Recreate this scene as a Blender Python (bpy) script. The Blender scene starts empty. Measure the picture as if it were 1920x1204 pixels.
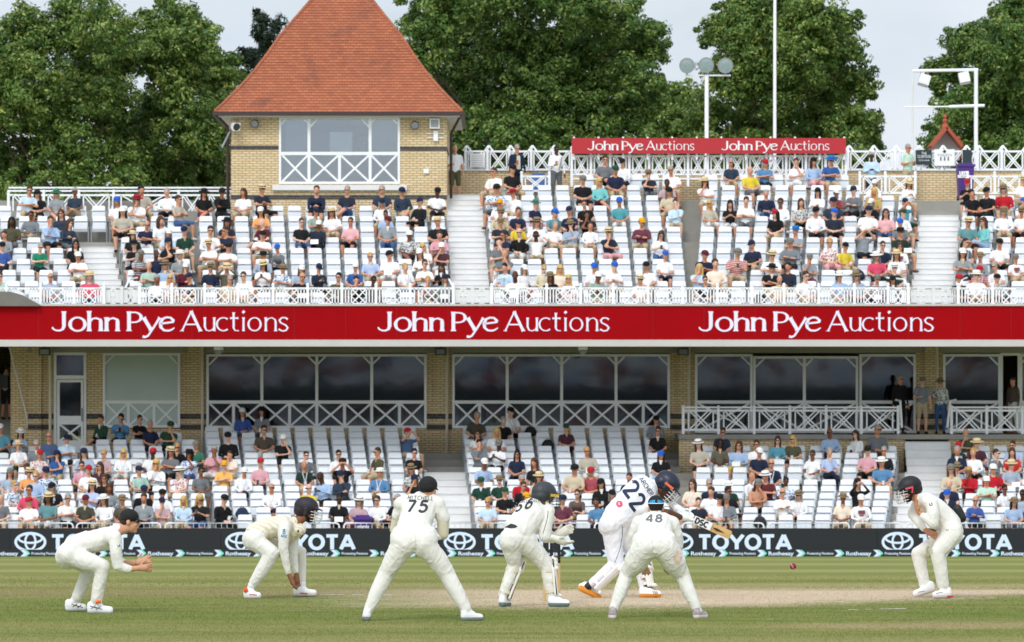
import bpy, bmesh, math, random
import numpy as np
from mathutils import Vector, Matrix
from mathutils.bvhtree import BVHTree
R=math.radians
SC=bpy.context.scene
COL=SC.collection
# ---------------- camera ----------------
F=9333.3; HC=2.35; HY=756.0      # focal length in photo pixels, eye height, horizon row
cam_d=bpy.data.cameras.new("camera"); cam=bpy.data.objects.new("camera",cam_d); COL.objects.link(cam)
cam.location=(0,0,HC); cam.rotation_euler=(R(90),0,0)
cam_d.sensor_width=36; cam_d.lens=F/1920*36; cam_d.shift_y=(HY-602)/1920
cam_d.clip_start=1; cam_d.clip_end=3000
cam_d.dof.use_dof=True; cam_d.dof.focus_distance=57; cam_d.dof.aperture_fstop=8.0
SC.camera=cam
# ---------------- light ----------------
SUN_EL,SUN_AZ=R(45),R(198)       # high sun behind thin cloud, behind the camera and a little to the left
w=bpy.data.worlds.new("World"); SC.world=w; w.use_nodes=True
nt=w.node_tree; N=nt.nodes; L=nt.links
bg=N["Background"]
sky=N.new("ShaderNodeTexSky"); sky.sky_type='NISHITA'; sky.sun_disc=False
sky.sun_elevation=SUN_EL; sky.sun_rotation=SUN_AZ; sky.dust_density=1.5
sc1=N.new("ShaderNodeVectorMath"); sc1.operation='SCALE'; sc1.inputs['Scale'].default_value=0.11
L.new(sky.outputs[0],sc1.inputs[0])
tc=N.new("ShaderNodeTexCoord"); mp=N.new("ShaderNodeMapping"); mp.inputs['Scale'].default_value=(1,1,2.2)
L.new(tc.outputs['Generated'],mp.inputs[0])
nz=N.new("ShaderNodeTexNoise"); nz.inputs['Scale'].default_value=20; nz.inputs['Detail'].default_value=6; nz.inputs['Roughness'].default_value=.55
L.new(mp.outputs[0],nz.inputs[0])
cr=N.new("ShaderNodeValToRGB"); cr.color_ramp.elements[0].position=.25; cr.color_ramp.elements[1].position=.62
cr.color_ramp.elements[0].color=(.62,.62,.62,1); cr.color_ramp.elements[1].color=(.97,.97,.97,1)
L.new(nz.outputs[0],cr.inputs[0])
nz2=N.new("ShaderNodeTexNoise"); nz2.inputs['Scale'].default_value=16; nz2.inputs['Detail'].default_value=4
L.new(mp.outputs[0],nz2.inputs[0])
cl=N.new("ShaderNodeMix"); cl.data_type='RGBA'
cl.inputs[6].default_value=(.62,.74,.90,1); cl.inputs[7].default_value=(1.0,1.01,1.03,1)
L.new(nz2.outputs[0],cl.inputs[0])
mx=N.new("ShaderNodeMix"); mx.data_type='RGBA'
L.new(cr.outputs[0],mx.inputs[0]); L.new(sc1.outputs[0],mx.inputs[6]); L.new(cl.outputs[2],mx.inputs[7])
# thin cloud glows broadly around the veiled sun (behind the camera), dimmer opposite it
_dt=N.new("ShaderNodeVectorMath"); _dt.operation='DOT_PRODUCT'; L.new(tc.outputs['Generated'],_dt.inputs[0])
_dt.inputs[1].default_value=(math.sin(SUN_AZ)*math.cos(R(28)),math.cos(SUN_AZ)*math.cos(R(28)),math.sin(R(28)))
_mr=N.new("ShaderNodeMapRange"); _mr.inputs[1].default_value=-.1; _mr.inputs[2].default_value=1.0; _mr.inputs[3].default_value=1.22; _mr.inputs[4].default_value=2.35; _mr.interpolation_type='SMOOTHSTEP'
L.new(_dt.outputs['Value'],_mr.inputs[0]); _vs=N.new("ShaderNodeVectorMath"); _vs.operation='SCALE'; L.new(mx.outputs[2],_vs.inputs[0]); L.new(_mr.outputs[0],_vs.inputs['Scale'])
L.new(_vs.outputs[0],bg.inputs[0]); bg.inputs[1].default_value=.92
sd=bpy.data.lights.new("sun","SUN"); sd.energy=1.45; sd.angle=R(14); sd.color=(1,.96,.9)
so=bpy.data.objects.new("sun",sd); COL.objects.link(so)
sdir=Vector((math.sin(SUN_AZ)*math.cos(SUN_EL)*1,math.cos(SUN_AZ)*math.cos(SUN_EL),math.sin(SUN_EL)))
so.rotation_euler=sdir.to_track_quat('Z','Y').to_euler(); so.location=(0,-20,60)
SC.view_settings.view_transform='Standard'; SC.view_settings.look='None'; SC.view_settings.gamma=1
SC.view_settings.exposure=-0.2
SC.cycles.max_bounces=5; SC.cycles.diffuse_bounces=3; SC.cycles.glossy_bounces=2
SC.cycles.transparent_max_bounces=6; SC.cycles.transmission_bounces=2
SC.cycles.use_denoising=True

# ---------------- helpers ----------------
def X(px,d): return (px-960.0)*d/F
def Z(py,d): return HC+(HY-py)*d/F
def P(px,py,d): return Vector((X(px,d),d,Z(py,d)))
def s2l(c): return tuple(((x/12.92) if x<=.04045 else ((x+.055)/1.055)**2.4) for x in c)
def hexc(h): return s2l(tuple(int(h[i:i+2],16)/255 for i in (0,2,4)))
class MB:
    def __init__(s): s.v=[]; s.f=[]; s.m=[]; s.uv=None
    def add(s,vs,fs,m=0):
        o=len(s.v); s.v.extend([tuple(p) for p in vs]); s.f.extend([tuple(i+o for i in f) for f in fs]); s.m.extend([m]*len(fs)); return s
    def box(s,x0,x1,y0,y1,z0,z1,m=0):
        vs=[(x0,y0,z0),(x1,y0,z0),(x1,y1,z0),(x0,y1,z0),(x0,y0,z1),(x1,y0,z1),(x1,y1,z1),(x0,y1,z1)]
        return s.add(vs,[(0,3,2,1),(4,5,6,7),(0,1,5,4),(1,2,6,5),(2,3,7,6),(3,0,4,7)],m)
    def bar(s,a,b,w,t,m=0,up=(0,1,0)):
        a=Vector(a); b=Vector(b); d=(b-a).normalized(); u=Vector(up); n=d.cross(u)
        if n.length<1e-4: n=d.cross(Vector((1,0,0)))
        n.normalize(); u=n.cross(d).normalized()
        vs=[]
        for p in (a,b):
            for sx,sy in ((-1,-1),(1,-1),(1,1),(-1,1)): vs.append(p+n*(w/2*sx)+u*(t/2*sy))
        return s.add(vs,[(0,3,2,1),(4,5,6,7),(0,1,5,4),(1,2,6,5),(2,3,7,6),(3,0,4,7)],m)
    def tube(s,pts,r,n=8,m=0,cap=True):
        pts=[Vector(p) for p in pts]; rs=r if isinstance(r,(list,tuple)) else [r]*len(pts)
        o=len(s.v); ref=None
        for i,p in enumerate(pts):
            d=(pts[min(i+1,len(pts)-1)]-pts[max(i-1,0)]).normalized()
            if ref is None:
                ref=Vector((0,0,1)) if abs(d.z)<.9 else Vector((1,0,0))
            a=d.cross(ref).normalized(); b=d.cross(a).normalized(); ref=-b if False else ref
            for k in range(n):
                t=2*math.pi*k/n; s.v.append(tuple(p+(a*math.cos(t)+b*math.sin(t))*rs[i]))
        for i in range(len(pts)-1):
            for k in range(n):
                k2=(k+1)%n; s.f.append((o+i*n+k,o+i*n+k2,o+(i+1)*n+k2,o+(i+1)*n+k)); s.m.append(m)
        if cap:
            s.f.append(tuple(o+k for k in range(n))[::-1]); s.m.append(m)
            s.f.append(tuple(o+(len(pts)-1)*n+k for k in range(n))); s.m.append(m)
        return s
    def lathe(s,prof,c=(0,0,0),ax=(0,0,1),n=16,m=0):
        ax=Vector(ax).normalized(); a=ax.orthogonal().normalized(); b=ax.cross(a); c=Vector(c); o=len(s.v)
        for r,h in prof:
            for k in range(n):
                t=2*math.pi*k/n; s.v.append(tuple(c+ax*h+(a*math.cos(t)+b*math.sin(t))*r))
        for i in range(len(prof)-1):
            for k in range(n):
                k2=(k+1)%n; s.f.append((o+i*n+k,o+i*n+k2,o+(i+1)*n+k2,o+(i+1)*n+k)); s.m.append(m)
        s.f.append(tuple(o+k for k in range(n))[::-1]); s.m.append(m)
        s.f.append(tuple(o+(len(prof)-1)*n+k for k in range(n))); s.m.append(m)
        return s
    def poly(s,pts,depth,m=0,axis=1):
        # outline polygon in the XZ plane (world points), extruded along +Y by depth
        n=len(pts); vs=[tuple(p) for p in pts]+[(p[0],p[1]+depth,p[2]) for p in pts]
        fs=[tuple(range(n)),tuple(range(n,2*n))[::-1]]+[(i,i+n,(i+1)%n+n,(i+1)%n) for i in range(n)]
        return s.add(vs,fs,m)
def mesh_from(name,mb,mats,origin=(0,0,0),smooth=False):
    me=bpy.data.meshes.new(name); o=Vector(origin)
    me.from_pydata([(v[0]-o.x,v[1]-o.y,v[2]-o.z) for v in mb.v],[],mb.f)
    if not isinstance(mats,(list,tuple)): mats=[mats]
    for m in mats: me.materials.append(m)
    if len(mats)>1: me.polygons.foreach_set("material_index",mb.m)
    if smooth: me.polygons.foreach_set("use_smooth",[True]*len(me.polygons))
    me.update(); return me
def tag(o,label=None,cat=None,group=None,kind=None):
    if label: o["label"]=label
    if cat: o["category"]=cat
    if group: o["group"]=group
    if kind: o["kind"]=kind
    return o
def obj(name,mb,mats,parent=None,origin=None,smooth=False):
    if origin is None: origin=tuple(parent.get("_o",(0,0,0))) if parent is not None else (0,0,0)
    me=mb if isinstance(mb,bpy.types.Mesh) else mesh_from(name,mb,mats,origin,smooth)
    o=bpy.data.objects.new(name,me); COL.objects.link(o)
    if parent is not None:
        o.parent=parent; o["_o"]=tuple(origin)
    else:
        o.location=origin; o["_o"]=tuple(origin)
    return o
def thing(name,label,cat,loc=(0,0,0),group=None,kind=None):
    o=bpy.data.objects.new(name,None); COL.objects.link(o); o.location=loc; o.empty_display_size=.1
    o["_o"]=tuple(loc); return tag(o,label,cat,group,kind)
# ---------------- materials ----------------
def newmat(name):
    m=bpy.data.materials.new(name); m.use_nodes=True; b=m.node_tree.nodes["Principled BSDF"]; return m,m.node_tree,b
def mat(name,c,rough=.6,var=.12,scale=6,metal=0,bump=0,bscale=40,spec=.5,c2=None,emit=0,coord='Object'):
    m,nt,b=newmat(name); n=nt.nodes; l=nt.links
    if isinstance(c,str): c=hexc(c)
    if isinstance(c2,str): c2=hexc(c2)
    tcn=n.new("ShaderNodeTexCoord"); nz=n.new("ShaderNodeTexNoise"); nz.inputs['Scale'].default_value=scale; nz.inputs['Detail'].default_value=4
    l.new(tcn.outputs[coord],nz.inputs[0])
    mx=n.new("ShaderNodeMix"); mx.data_type='RGBA'
    a=tuple(max(0,x*(1-var)) for x in c)+(1,); d=(c2 if c2 else tuple(min(1,x*(1+var)) for x in c))+(1,)
    if len(d)==5: d=d[:4]
    mx.inputs[6].default_value=a; mx.inputs[7].default_value=d; l.new(nz.outputs[0],mx.inputs[0]); l.new(mx.outputs[2],b.inputs['Base Color'])
    b.inputs['Roughness'].default_value=rough; b.inputs['Metallic'].default_value=metal; b.inputs['Specular IOR Level'].default_value=spec
    if bump:
        n2=n.new("ShaderNodeTexNoise"); n2.inputs['Scale'].default_value=bscale; l.new(tcn.outputs[coord],n2.inputs[0])
        bp=n.new("ShaderNodeBump"); bp.inputs['Strength'].default_value=bump; bp.inputs['Distance'].default_value=.02; l.new(n2.outputs[0],bp.inputs['Height']); l.new(bp.outputs[0],b.inputs['Normal'])
    if emit:
        b.inputs['Emission Strength'].default_value=emit; l.new(mx.outputs[2],b.inputs['Emission Color'])
    return m
def brickmat(name,c1,c2,mortar,bw=.225,bh=.075,ms=.012,off=.5,rough=.85,horiz='X'):
    m,nt,b=newmat(name); n=nt.nodes; l=nt.links
    g=n.new("ShaderNodeNewGeometry"); sp=n.new("ShaderNodeSeparateXYZ"); l.new(g.outputs['Position'],sp.inputs[0])
    ad=n.new("ShaderNodeMath"); ad.operation='ADD'; l.new(sp.outputs[0],ad.inputs[0]); l.new(sp.outputs[1],ad.inputs[1])
    cb=n.new("ShaderNodeCombineXYZ"); l.new(ad.outputs[0],cb.inputs[0]); l.new(sp.outputs[2],cb.inputs[1])
    br=n.new("ShaderNodeTexBrick"); br.inputs['Scale'].default_value=1; br.inputs['Brick Width'].default_value=bw; br.inputs['Row Height'].default_value=bh
    br.inputs['Mortar Size'].default_value=ms; br.inputs['Mortar Smooth'].default_value=.2; br.offset=off
    br.inputs['Color1'].default_value=hexc(c1)+(1,); br.inputs['Color2'].default_value=hexc(c2)+(1,); br.inputs['Mortar'].default_value=hexc(mortar)+(1,)
    l.new(cb.outputs[0],br.inputs[0])
    nz=n.new("ShaderNodeTexNoise"); nz.inputs['Scale'].default_value=1.3; nz.inputs['Detail'].default_value=5; l.new(g.outputs['Position'],nz.inputs[0])
    mr=n.new("ShaderNodeMapRange"); mr.inputs[3].default_value=.8; mr.inputs[4].default_value=1.15; l.new(nz.outputs[0],mr.inputs[0])
    mu=n.new("ShaderNodeVectorMath"); mu.operation='SCALE'; l.new(br.outputs[0],mu.inputs[0]); l.new(mr.outputs[0],mu.inputs['Scale'])
    l.new(mu.outputs[0],b.inputs['Base Color']); b.inputs['Roughness'].default_value=rough
    bp=n.new("ShaderNodeBump"); bp.inputs['Strength'].default_value=.6; bp.inputs['Distance'].default_value=.008; bp.invert=True
    l.new(br.outputs['Fac'],bp.inputs['Height']); l.new(bp.outputs[0],b.inputs['Normal'])
    return m
M={}
M['brick']=brickmat('buff_brick','EBD5AE','DFC598','A8926C')
M['brick_dark']=brickmat('dark_brick','4A4848','3A3838','6B6560')
M['brick_red']=brickmat('red_brick','8A4A36','7A3F2E','6B5A50')
M['white']=mat('white_paint','F4F5F6',.45,.04,3)
M['white_old']=mat('white_paint_weathered','DFE0DE',.55,.1,2)
M['conc']=mat('pale_concrete','9A978F',.9,.16,2.2,bump=.3,bscale=30)
M['step']=mat('pale_step_concrete','E4E4E2',.85,.1,2.5,bump=.2,bscale=30)
M['conc_dark']=mat('grey_concrete','77736C',.9,.2,2,bump=.3,bscale=30)
M['soffit']=mat('soffit_grey','C6C3BC',.8,.08,1.5)
M['cream']=mat('cream_render','A59E92',.8,.06,1.5)
M['pipe']=mat('cream_pipe','D8CDB4',.5,.05,3)
M['brown']=mat('dark_brown_metal','3D2A26',.4,.1,4)
M['dkmetal']=mat('dark_grey_metal','3C3E40',.5,.1,4)
M['grey']=mat('grey_metal','8F9496',.5,.1,4)
M['black']=mat('black_plastic','141416',.5,.1,4)
M['seat']=mat('white_seat_plastic','E3E6E9',.4,.07,1.7,spec=.35)
M['seatpan']=mat('white_seat_pan','CDD2D7',.4,.04,5)
M['room']=mat('dark_room','857E74',.9,.3,.8)
M['blind']=mat('pale_window_film','BCCAC6',.35,.12,.9)
M['blind2']=mat('grey_blue_blind','7E8B92',.3,.15,.7)
M['red']=mat('red_led','99000A',.7,.12,.9,emit=.10,spec=.1)
M['redsign']=mat('red_sign_board','B8202C',.4,.06,1)
M['letter']=mat('lilac_white_lettering','E2DCEE',.5,.03,2,emit=.12)
M['letter2']=mat('white_lettering','F2F2F2',.5,.03,2)
M['ledblack']=mat('black_led_board','11141B',.55,.12,.8)
M['ledstrip']=mat('charcoal_led_strip','1A1F23',.5,.1,.8)
M['ledwhite']=mat('led_white','CFDDF2',.5,.03,2,emit=.12)
M['ledteal']=mat('led_teal','6FE0C8',.5,.05,2,emit=.15)
M['purple']=mat('purple_plastic','4B2A7D',.5,.08,3)
M['dkgreen']=mat('dark_green_board','1F3436',.5,.08,3)
M['terracotta']=mat('terracotta','A8533A',.8,.2,5)
def glassmat(name,dist=.9,tint=(.62,.66,.66),ior=1.8):
    m,nt,b=newmat(name); n=nt.nodes; l=nt.links; n.remove(b); out=n["Material Output"]
    t=n.new("ShaderNodeBsdfTransparent"); t.inputs[0].default_value=tint+(1,)
    gl=n.new("ShaderNodeBsdfGlossy"); gl.inputs['Roughness'].default_value=.03; gl.inputs[0].default_value=(.9,.95,1,1)
    fr=n.new("ShaderNodeFresnel"); fr.inputs[0].default_value=ior
    tcn=n.new("ShaderNodeTexCoord"); nz=n.new("ShaderNodeTexNoise"); nz.inputs['Scale'].default_value=dist; nz.inputs['Detail'].default_value=2; nz.inputs['Distortion'].default_value=.6
    l.new(tcn.outputs['Object'],nz.inputs[0]); bp=n.new("ShaderNodeBump"); bp.inputs['Strength'].default_value=1; bp.inputs['Distance'].default_value=.0006
    l.new(nz.outputs[0],bp.inputs['Height']); l.new(bp.outputs[0],gl.inputs['Normal']); 
    mx=n.new("ShaderNodeMixShader"); l.new(fr.outputs[0],mx.inputs[0]); l.new(t.outputs[0],mx.inputs[1]); l.new(gl.outputs[0],mx.inputs[2]); l.new(mx.outputs[0],out.inputs[0])
    return m
M['glass']=glassmat('window_glass')

# ---------------- stroke lettering ----------------
def arc(cx,cz,rx,rz,a0,a1,n=14):
    return [(cx+rx*math.cos(R(a0+(a1-a0)*i/n)),cz+rz*math.sin(R(a0+(a1-a0)*i/n))) for i in range(n+1)]
# glyph: (advance, [strokes]); unit = cap height
SANS={
'A':(.86,[[(.04,0),(.43,1)],[(.43,1),(.82,0)],[(.17,.3),(.69,.3)]]),
'B':(.72,[[(.1,0),(.1,1)],[(.1,.94)]+arc(.38,.75,.24,.2,85,-90)+[(.1,.54)],[(.1,.5)]+arc(.4,.28,.27,.24,85,-90)+[(.1,.04)]]),
'C':(.8,[arc(.46,.5,.36,.45,50,310,20)]),
'D':(.8,[[(.1,0),(.1,1)],[(.1,.95)]+arc(.32,.5,.38,.45,88,-88,18)+[(.1,.05)]]),
'E':(.66,[[(.1,0),(.1,1)],[(.1,.94),(.6,.94)],[(.1,.5),(.54,.5)],[(.1,.06),(.6,.06)]]),
'G':(.84,[arc(.46,.5,.36,.45,50,350,20)+[(.8,.48),(.5,.48)]]),
'H':(.8,[[(.1,0),(.1,1)],[(.68,0),(.68,1)],[(.1,.5),(.68,.5)]]),
'I':(.3,[[(.13,0),(.13,1)]]),
'L':(.6,[[(.1,0),(.1,1)],[(.1,.05),(.56,.05)]]),
'M':(.96,[[(.1,0),(.14,1)],[(.14,1),(.46,.1)],[(.46,.1),(.78,1)],[(.78,1),(.84,0)]]),
'N':(.82,[[(.1,0),(.1,1)],[(.1,1),(.7,0)],[(.7,0),(.7,1)]]),
'O':(.92,[arc(.46,.5,.38,.45,90,450,28)]),
'R':(.74,[[(.1,0),(.1,1)],[(.1,.94)]+arc(.38,.72,.24,.22,85,-90)+[(.1,.5)],[(.38,.5),(.66,0)]]),
'S':(.7,[arc(.35,.73,.25,.23,35,270,14)[:-1]+arc(.35,.27,.27,.23,90,-145,14)]),
'T':(.74,[[(.36,0),(.36,1)],[(.02,.93),(.7,.93)]]),
'U':(.78,[[(.1,1),(.1,.35)]+arc(.38,.33,.28,.28,180,360,12)+[(.66,.35),(.66,1)]]),
'Y':(.8,[[(.02,1),(.4,.45)],[(.78,1),(.4,.45)],[(.4,.5),(.4,0)]]),
'Z':(.72,[[(.06,.94),(.64,.94),(.06,.06),(.66,.06)]]),
'2':(.72,[arc(.35,.7,.26,.25,165,-15,14)+[(.1,.06),(.66,.06)]]),
'4':(.76,[[(.56,0),(.56,1)],[(.56,1),(.05,.28)],[(.05,.28),(.72,.28)]]),
'5':(.72,[[(.62,.94),(.18,.94),(.14,.55)]+arc(.34,.34,.3,.3,130,-150,16)]),
'6':(.74,[[(.6,.96),(.3,.85),(.1,.5)]+arc(.37,.32,.27,.27,180,540,22)]),
'7':(.7,[[(.05,.94),(.64,.94)],[(.62,.94),(.28,0)]]),
'8':(.74,[arc(.36,.74,.22,.2,90,450,20),arc(.36,.28,.28,.24,90,450,24)]),
' ':(.4,[]),'.':(.25,[]),
}
def ribbon(pts,w,contrast=0.0,flare=0.0,step=.04):
    # resample + offset; width w; contrast thins strokes that run horizontally; returns left/right point lists
    P2=[np.array(p[:2],float) for p in pts]; W=[(p[2] if len(p)>2 else 1.0) for p in pts]
    out=[];ww=[]
    for i in range(len(P2)-1):
        n=max(1,int(np.linalg.norm(P2[i+1]-P2[i])/step))
        for k in range(n):
            t=k/n; out.append(P2[i]*(1-t)+P2[i+1]*t); ww.append(W[i]*(1-t)+W[i+1]*t)
    out.append(P2[-1]); ww.append(W[-1]); out=np.array(out); n=len(out)
    closed=np.linalg.norm(out[0]-out[-1])<1e-6
    L_=[];R_=[]
    tot=np.sum(np.linalg.norm(np.diff(out,axis=0),axis=1)); acc=0
    for i in range(n):
        if closed: d=out[(i+1)%n if i<n-1 else 1]-out[i-1 if i>0 else n-2]
        else: d=out[min(i+1,n-1)]-out[max(i-1,0)]
        d=d/(np.linalg.norm(d)+1e-9); nn=np.array([-d[1],d[0]])
        wd=w*ww[i]*(1-contrast*abs(d[0])**1.3)
        if flare and not closed:
            e=min(acc,tot-acc)/.16
            if e<1: wd*=1+flare*(1-e)**2
        if i<n-1: acc+=np.linalg.norm(out[i+1]-out[i])
        L_.append(out[i]+nn*wd/2); R_.append(out[i]-nn*wd/2)
    return L_,R_
def strokes_text(text,font,w,track=.0,contrast=0,flare=0,step=.04,slant=0):
    """list of (left,right) ribbons with x advanced; returns ribbons,total width"""
    x=0; rib=[]
    for ch in text:
        adv,st=font[ch]
        for s in st:
            l,r=ribbon(s,w,contrast,flare,step)
            rib.append(([(p[0]+x+slant*p[1],p[1]) for p in l],[(p[0]+x+slant*p[1],p[1]) for p in r]))
        x+=adv+track
    return rib,x-track
def text_mesh(rib,O,U,V,thick=.01,lift=.0015):
    """flat lettering: O origin, U,V vectors per unit; thickness toward viewer along U x V"""
    mb=MB(); O=Vector(O);U=Vector(U);V=Vector(V); Nn=U.cross(V).normalized()
    for j,(l,r) in enumerate(rib):
        t=thick+lift*(j%7); n=len(l); vs=[]
        for a in (l,r):
            for p in a: vs.append(O+U*p[0]+V*p[1]+Nn*t)
        for a in (l,r):
            for p in a: vs.append(O+U*p[0]+V*p[1])
        fs=[]
        for i in range(n-1):
            fs.append((i,n+i,n+i+1,i+1)); fs.append((2*n+i,2*n+i+1,i+1,i)); fs.append((n+i,3*n+i,3*n+i+1,n+i+1)[::-1])
        fs.append((0,2*n,3*n,n)); fs.append((n-1,2*n-1,4*n-1,3*n-1))
        mb.add(vs,fs)
    return mb
def wrap_text(rib,O,U,V,cast,bvh,off=.004):
    """lettering laid on a body surface: each ribbon point is cast along `cast` onto bvh"""
    mb=MB(); O=Vector(O);U=Vector(U);V=Vector(V); cast=Vector(cast).normalized()
    for j,(l,r) in enumerate(rib):
        n=len(l); rows=[]
        for k in range(4):
            t=k/3; row=[]
            for a,b in zip(l,r):
                p=O+U*(a[0]*(1-t)+b[0]*t)+V*(a[1]*(1-t)+b[1]*t)
                h=bvh.ray_cast(p-cast*1.0,cast,2.0)
                row.append(h[0]-cast*(off+.0004*j) if h[0] is not None else None)
            rows.append(row)
        idx={}
        for k in range(4):
            for i in range(n):
                if rows[k][i] is not None: idx[(k,i)]=len(mb.v); mb.v.append(tuple(rows[k][i]))
        for k in range(3):
            for i in range(n-1):
                q=[(k,i),(k+1,i),(k+1,i+1),(k,i+1)]
                if all(x in idx for x in q):
                    pts=[Vector(mb.v[idx[x]]) for x in q]
                    if max((pts[a]-pts[b]).length for a in range(4) for b in range(4))<.12:
                        mb.f.append(tuple(idx[x] for x in q)); mb.m.append(0)
    return mb
def font_text(name,s,size,O,mt,parent,bold=.0,width=None,depth=.004):
    c=bpy.data.curves.new(name,'FONT'); c.body=s; c.size=size; c.offset=bold; c.extrude=depth; c.align_x='LEFT'; c.resolution_u=3
    o=bpy.data.objects.new(name,c); COL.objects.link(o)
    dg=bpy.context.evaluated_depsgraph_get(); me=bpy.data.meshes.new_from_object(o.evaluated_get(dg)); bpy.data.objects.remove(o)
    xs=[v.co.x for v in me.vertices] or [0]; k=(width/(max(xs)-min(xs))) if width else 1
    for v in me.vertices:
        x,y,z=v.co; v.co=(O[0]+x*k,O[1]-z-depth,O[2]+y)
    par=Vector(parent["_o"])
    for v in me.vertices: v.co=v.co-par
    me.materials.clear(); me.materials.append(mt)
    o=bpy.data.objects.new(name,me); COL.objects.link(o); o.parent=parent; o["_o"]=tuple(par)
    return o
# flared serif lettering: (x start, bold?) strokes in cap-height units
def sign_ribs():
    B=.19; T=.105; out=[]
    def st(pts,x,w,c=.55,fl=.45):
        l,r=ribbon(pts,w,c,fl,.05); out.append(([(p[0]+x,p[1]) for p in l],[(p[0]+x,p[1]) for p in r]))
    # J
    st([(.62,1.0),(.62,.25),(.56,.1),(.42,.03),(.25,.03,.9),(.1,.09,.7),(.02,.2,.4)],0,B); st([(.5,.98),(.72,.98)],0,.05,0,0)
    st(arc(.45,.35,.38,.34,90,450,28),.86,B)
    def h(x,w,tall,wd):
        st([(.14,0),(.14,1.02 if tall else .70)],x,w); st([(.14,.45),(.3,.62,.8),(.48,.66),(wd-.16,.58),(wd-.14,.45),(wd-.14,0)],x,w)
        st([(.02,.985 if tall else .66),(.14,1.0 if tall else .68)],x,.06,0,0)
        for a in (.14,wd-.14): st([(a-.13,.015),(a+.13,.015)],x,.04,0,0)
    h(1.76,B,True,.87); h(2.64,B,False,.84)
    st([(.14,0),(.14,1.0)],3.78,B); st([(.02,.98),(.14,.98)],3.78,.04,0,0); st([(0,.015),(.28,.015)],3.78,.04,0,0)
    st([(.14,.95),(.4,.95)]+arc(.42,.70,.33,.25,85,-85,12)+[(.14,.44)],3.78,B*.95,.6,0)
    def y(x,w):
        st([(.08,.69),(.46,.06)],x,w,.1); st([(.9,.69),(.5,.05,.75),(.3,-.24,.8),(.16,-.3),(.03,-.27,.8)],x,w*.75,.2)
    y(4.58,B)
    def e(x,w,s=1):
        st([(.1,.38),(.72*s,.46),(.74*s,.55),(.6*s,.68),(.4*s,.7),(.2,.62),(.09,.4),(.12,.18),(.28,.04),(.5*s,.02),(.66*s,.07,.8),(.8*s,.17,.5)],x,w,.45,0)
    e(5.42,B*.9)
    # light weight word
    st([(.04,0),(.52,1.02)],6.56,T*.75,0); st([(.5,1.02),(.98,0)],6.56,T*1.35,0); st([(.22,.34),(.78,.34)],6.56,T*.7,0,0)
    for a in (.04,.98): st([(a-.1,.012),(a+.1,.012)],6.56,.03,0,0)
    st([(.1,.70),(.1,.22),(.18,.05),(.34,.01),(.5,.08),(.58,.2)],7.66,T); st([(.58,.70),(.58,0)],7.66,T)
    st(arc(.42,.35,.33,.33,50,310,18),8.28,T,.45)
    st([(.2,.95),(.2,.15),(.28,.03),(.46,.02,.7)],9.02,T); st([(.02,.66),(.44,.66)],9.02,T*.7,0)
    st([(.12,.70),(.12,0)],9.6,T); st([(.05,.92),(.15,1.02)],9.62,T*1.2,0,0)
    st(arc(.38,.35,.31,.33,90,450,26),9.9,T,.45)
    st([(.1,0),(.1,.70)],10.75,T); st([(.1,.48),(.25,.64,.9),(.42,.68),(.57,.58),(.6,.44),(.6,0)],10.75,T)
    for a in (.1,.6): st([(a-.09,.012),(a+.09,.012)],10.75,.03,0,0)
    st([(.5,.6),(.38,.68),(.2,.68),(.08,.56),(.14,.43),(.4,.3),(.5,.17),(.42,.04),(.24,0),(.04,.1)],11.46,T*.95,.35)
    return out
SIGN=sign_ribs()
def put_sign(x0px,x1px,basepx,d,parent,mt,tk=.015,name='lettering'):
    u=(x1px-x0px)/12.0*d/F; cap=u/1.0
    return obj(name,text_mesh(SIGN,(X(x0px,d),d,Z(basepx,d)),(u,0,0),(0,0,u),tk),mt,parent)

# ---------------- ground ----------------
GY=np.array([-60,0,55,60.6,65,70,80,95,115,137,150,175,260,900],float)
GZ=np.array([0,0,0,0,-.07,-.17,-.393,-.765,-1.297,-1.89,-1.95,-2,-2,-2],float)
def gz(y): return float(np.interp(y,GY,GZ))
gm,gnt,gb=newmat('turf'); n=gnt.nodes; l=gnt.links
g=n.new("ShaderNodeNewGeometry"); sp=n.new("ShaderNodeSeparateXYZ"); l.new(g.outputs['Position'],sp.inputs[0])
def nz_(sx,sy,scale,det=4,rough=.6):
    m_=n.new("ShaderNodeMapping"); m_.inputs['Scale'].default_value=(sx,sy,1); l.new(g.outputs['Position'],m_.inputs[0])
    k=n.new("ShaderNodeTexNoise"); k.inputs['Scale'].default_value=scale; k.inputs['Detail'].default_value=det; k.inputs['Roughness'].default_value=rough
    l.new(m_.outputs[0],k.inputs[0]); return k.outputs[0]
def mth(op,a,b=None,c=None,clamp=False):
    k=n.new("ShaderNodeMath"); k.operation=op; k.use_clamp=clamp
    for i,v in enumerate((a,b,c)):
        if v is None: continue
        if isinstance(v,(int,float)): k.inputs[i].default_value=v
        else: l.new(v,k.inputs[i])
    return k.outputs[0]
def mixc(f,a,b):
    k=n.new("ShaderNodeMix"); k.data_type='RGBA'
    if isinstance(f,(int,float)): k.inputs[0].default_value=f
    else: l.new(f,k.inputs[0])
    for i,v in ((6,a),(7,b)):
        if isinstance(v,tuple): k.inputs[i].default_value=v+(1,) if len(v)==3 else v
        else: l.new(v,k.inputs[i])
    return k.outputs[2]
def ramp(v,e):
    k=n.new("ShaderNodeValToRGB"); cr_=k.color_ramp
    while len(cr_.elements)<len(e): cr_.elements.new(.5)
    for el,(p,c) in zip(cr_.elements,e): el.position=p; el.color=(c,c,c,1) if isinstance(c,(int,float)) else tuple(c)+(1,)
    l.new(v,k.inputs[0]); return k.outputs[0]
Yc=sp.outputs[1]; Xc=sp.outputs[0]
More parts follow.
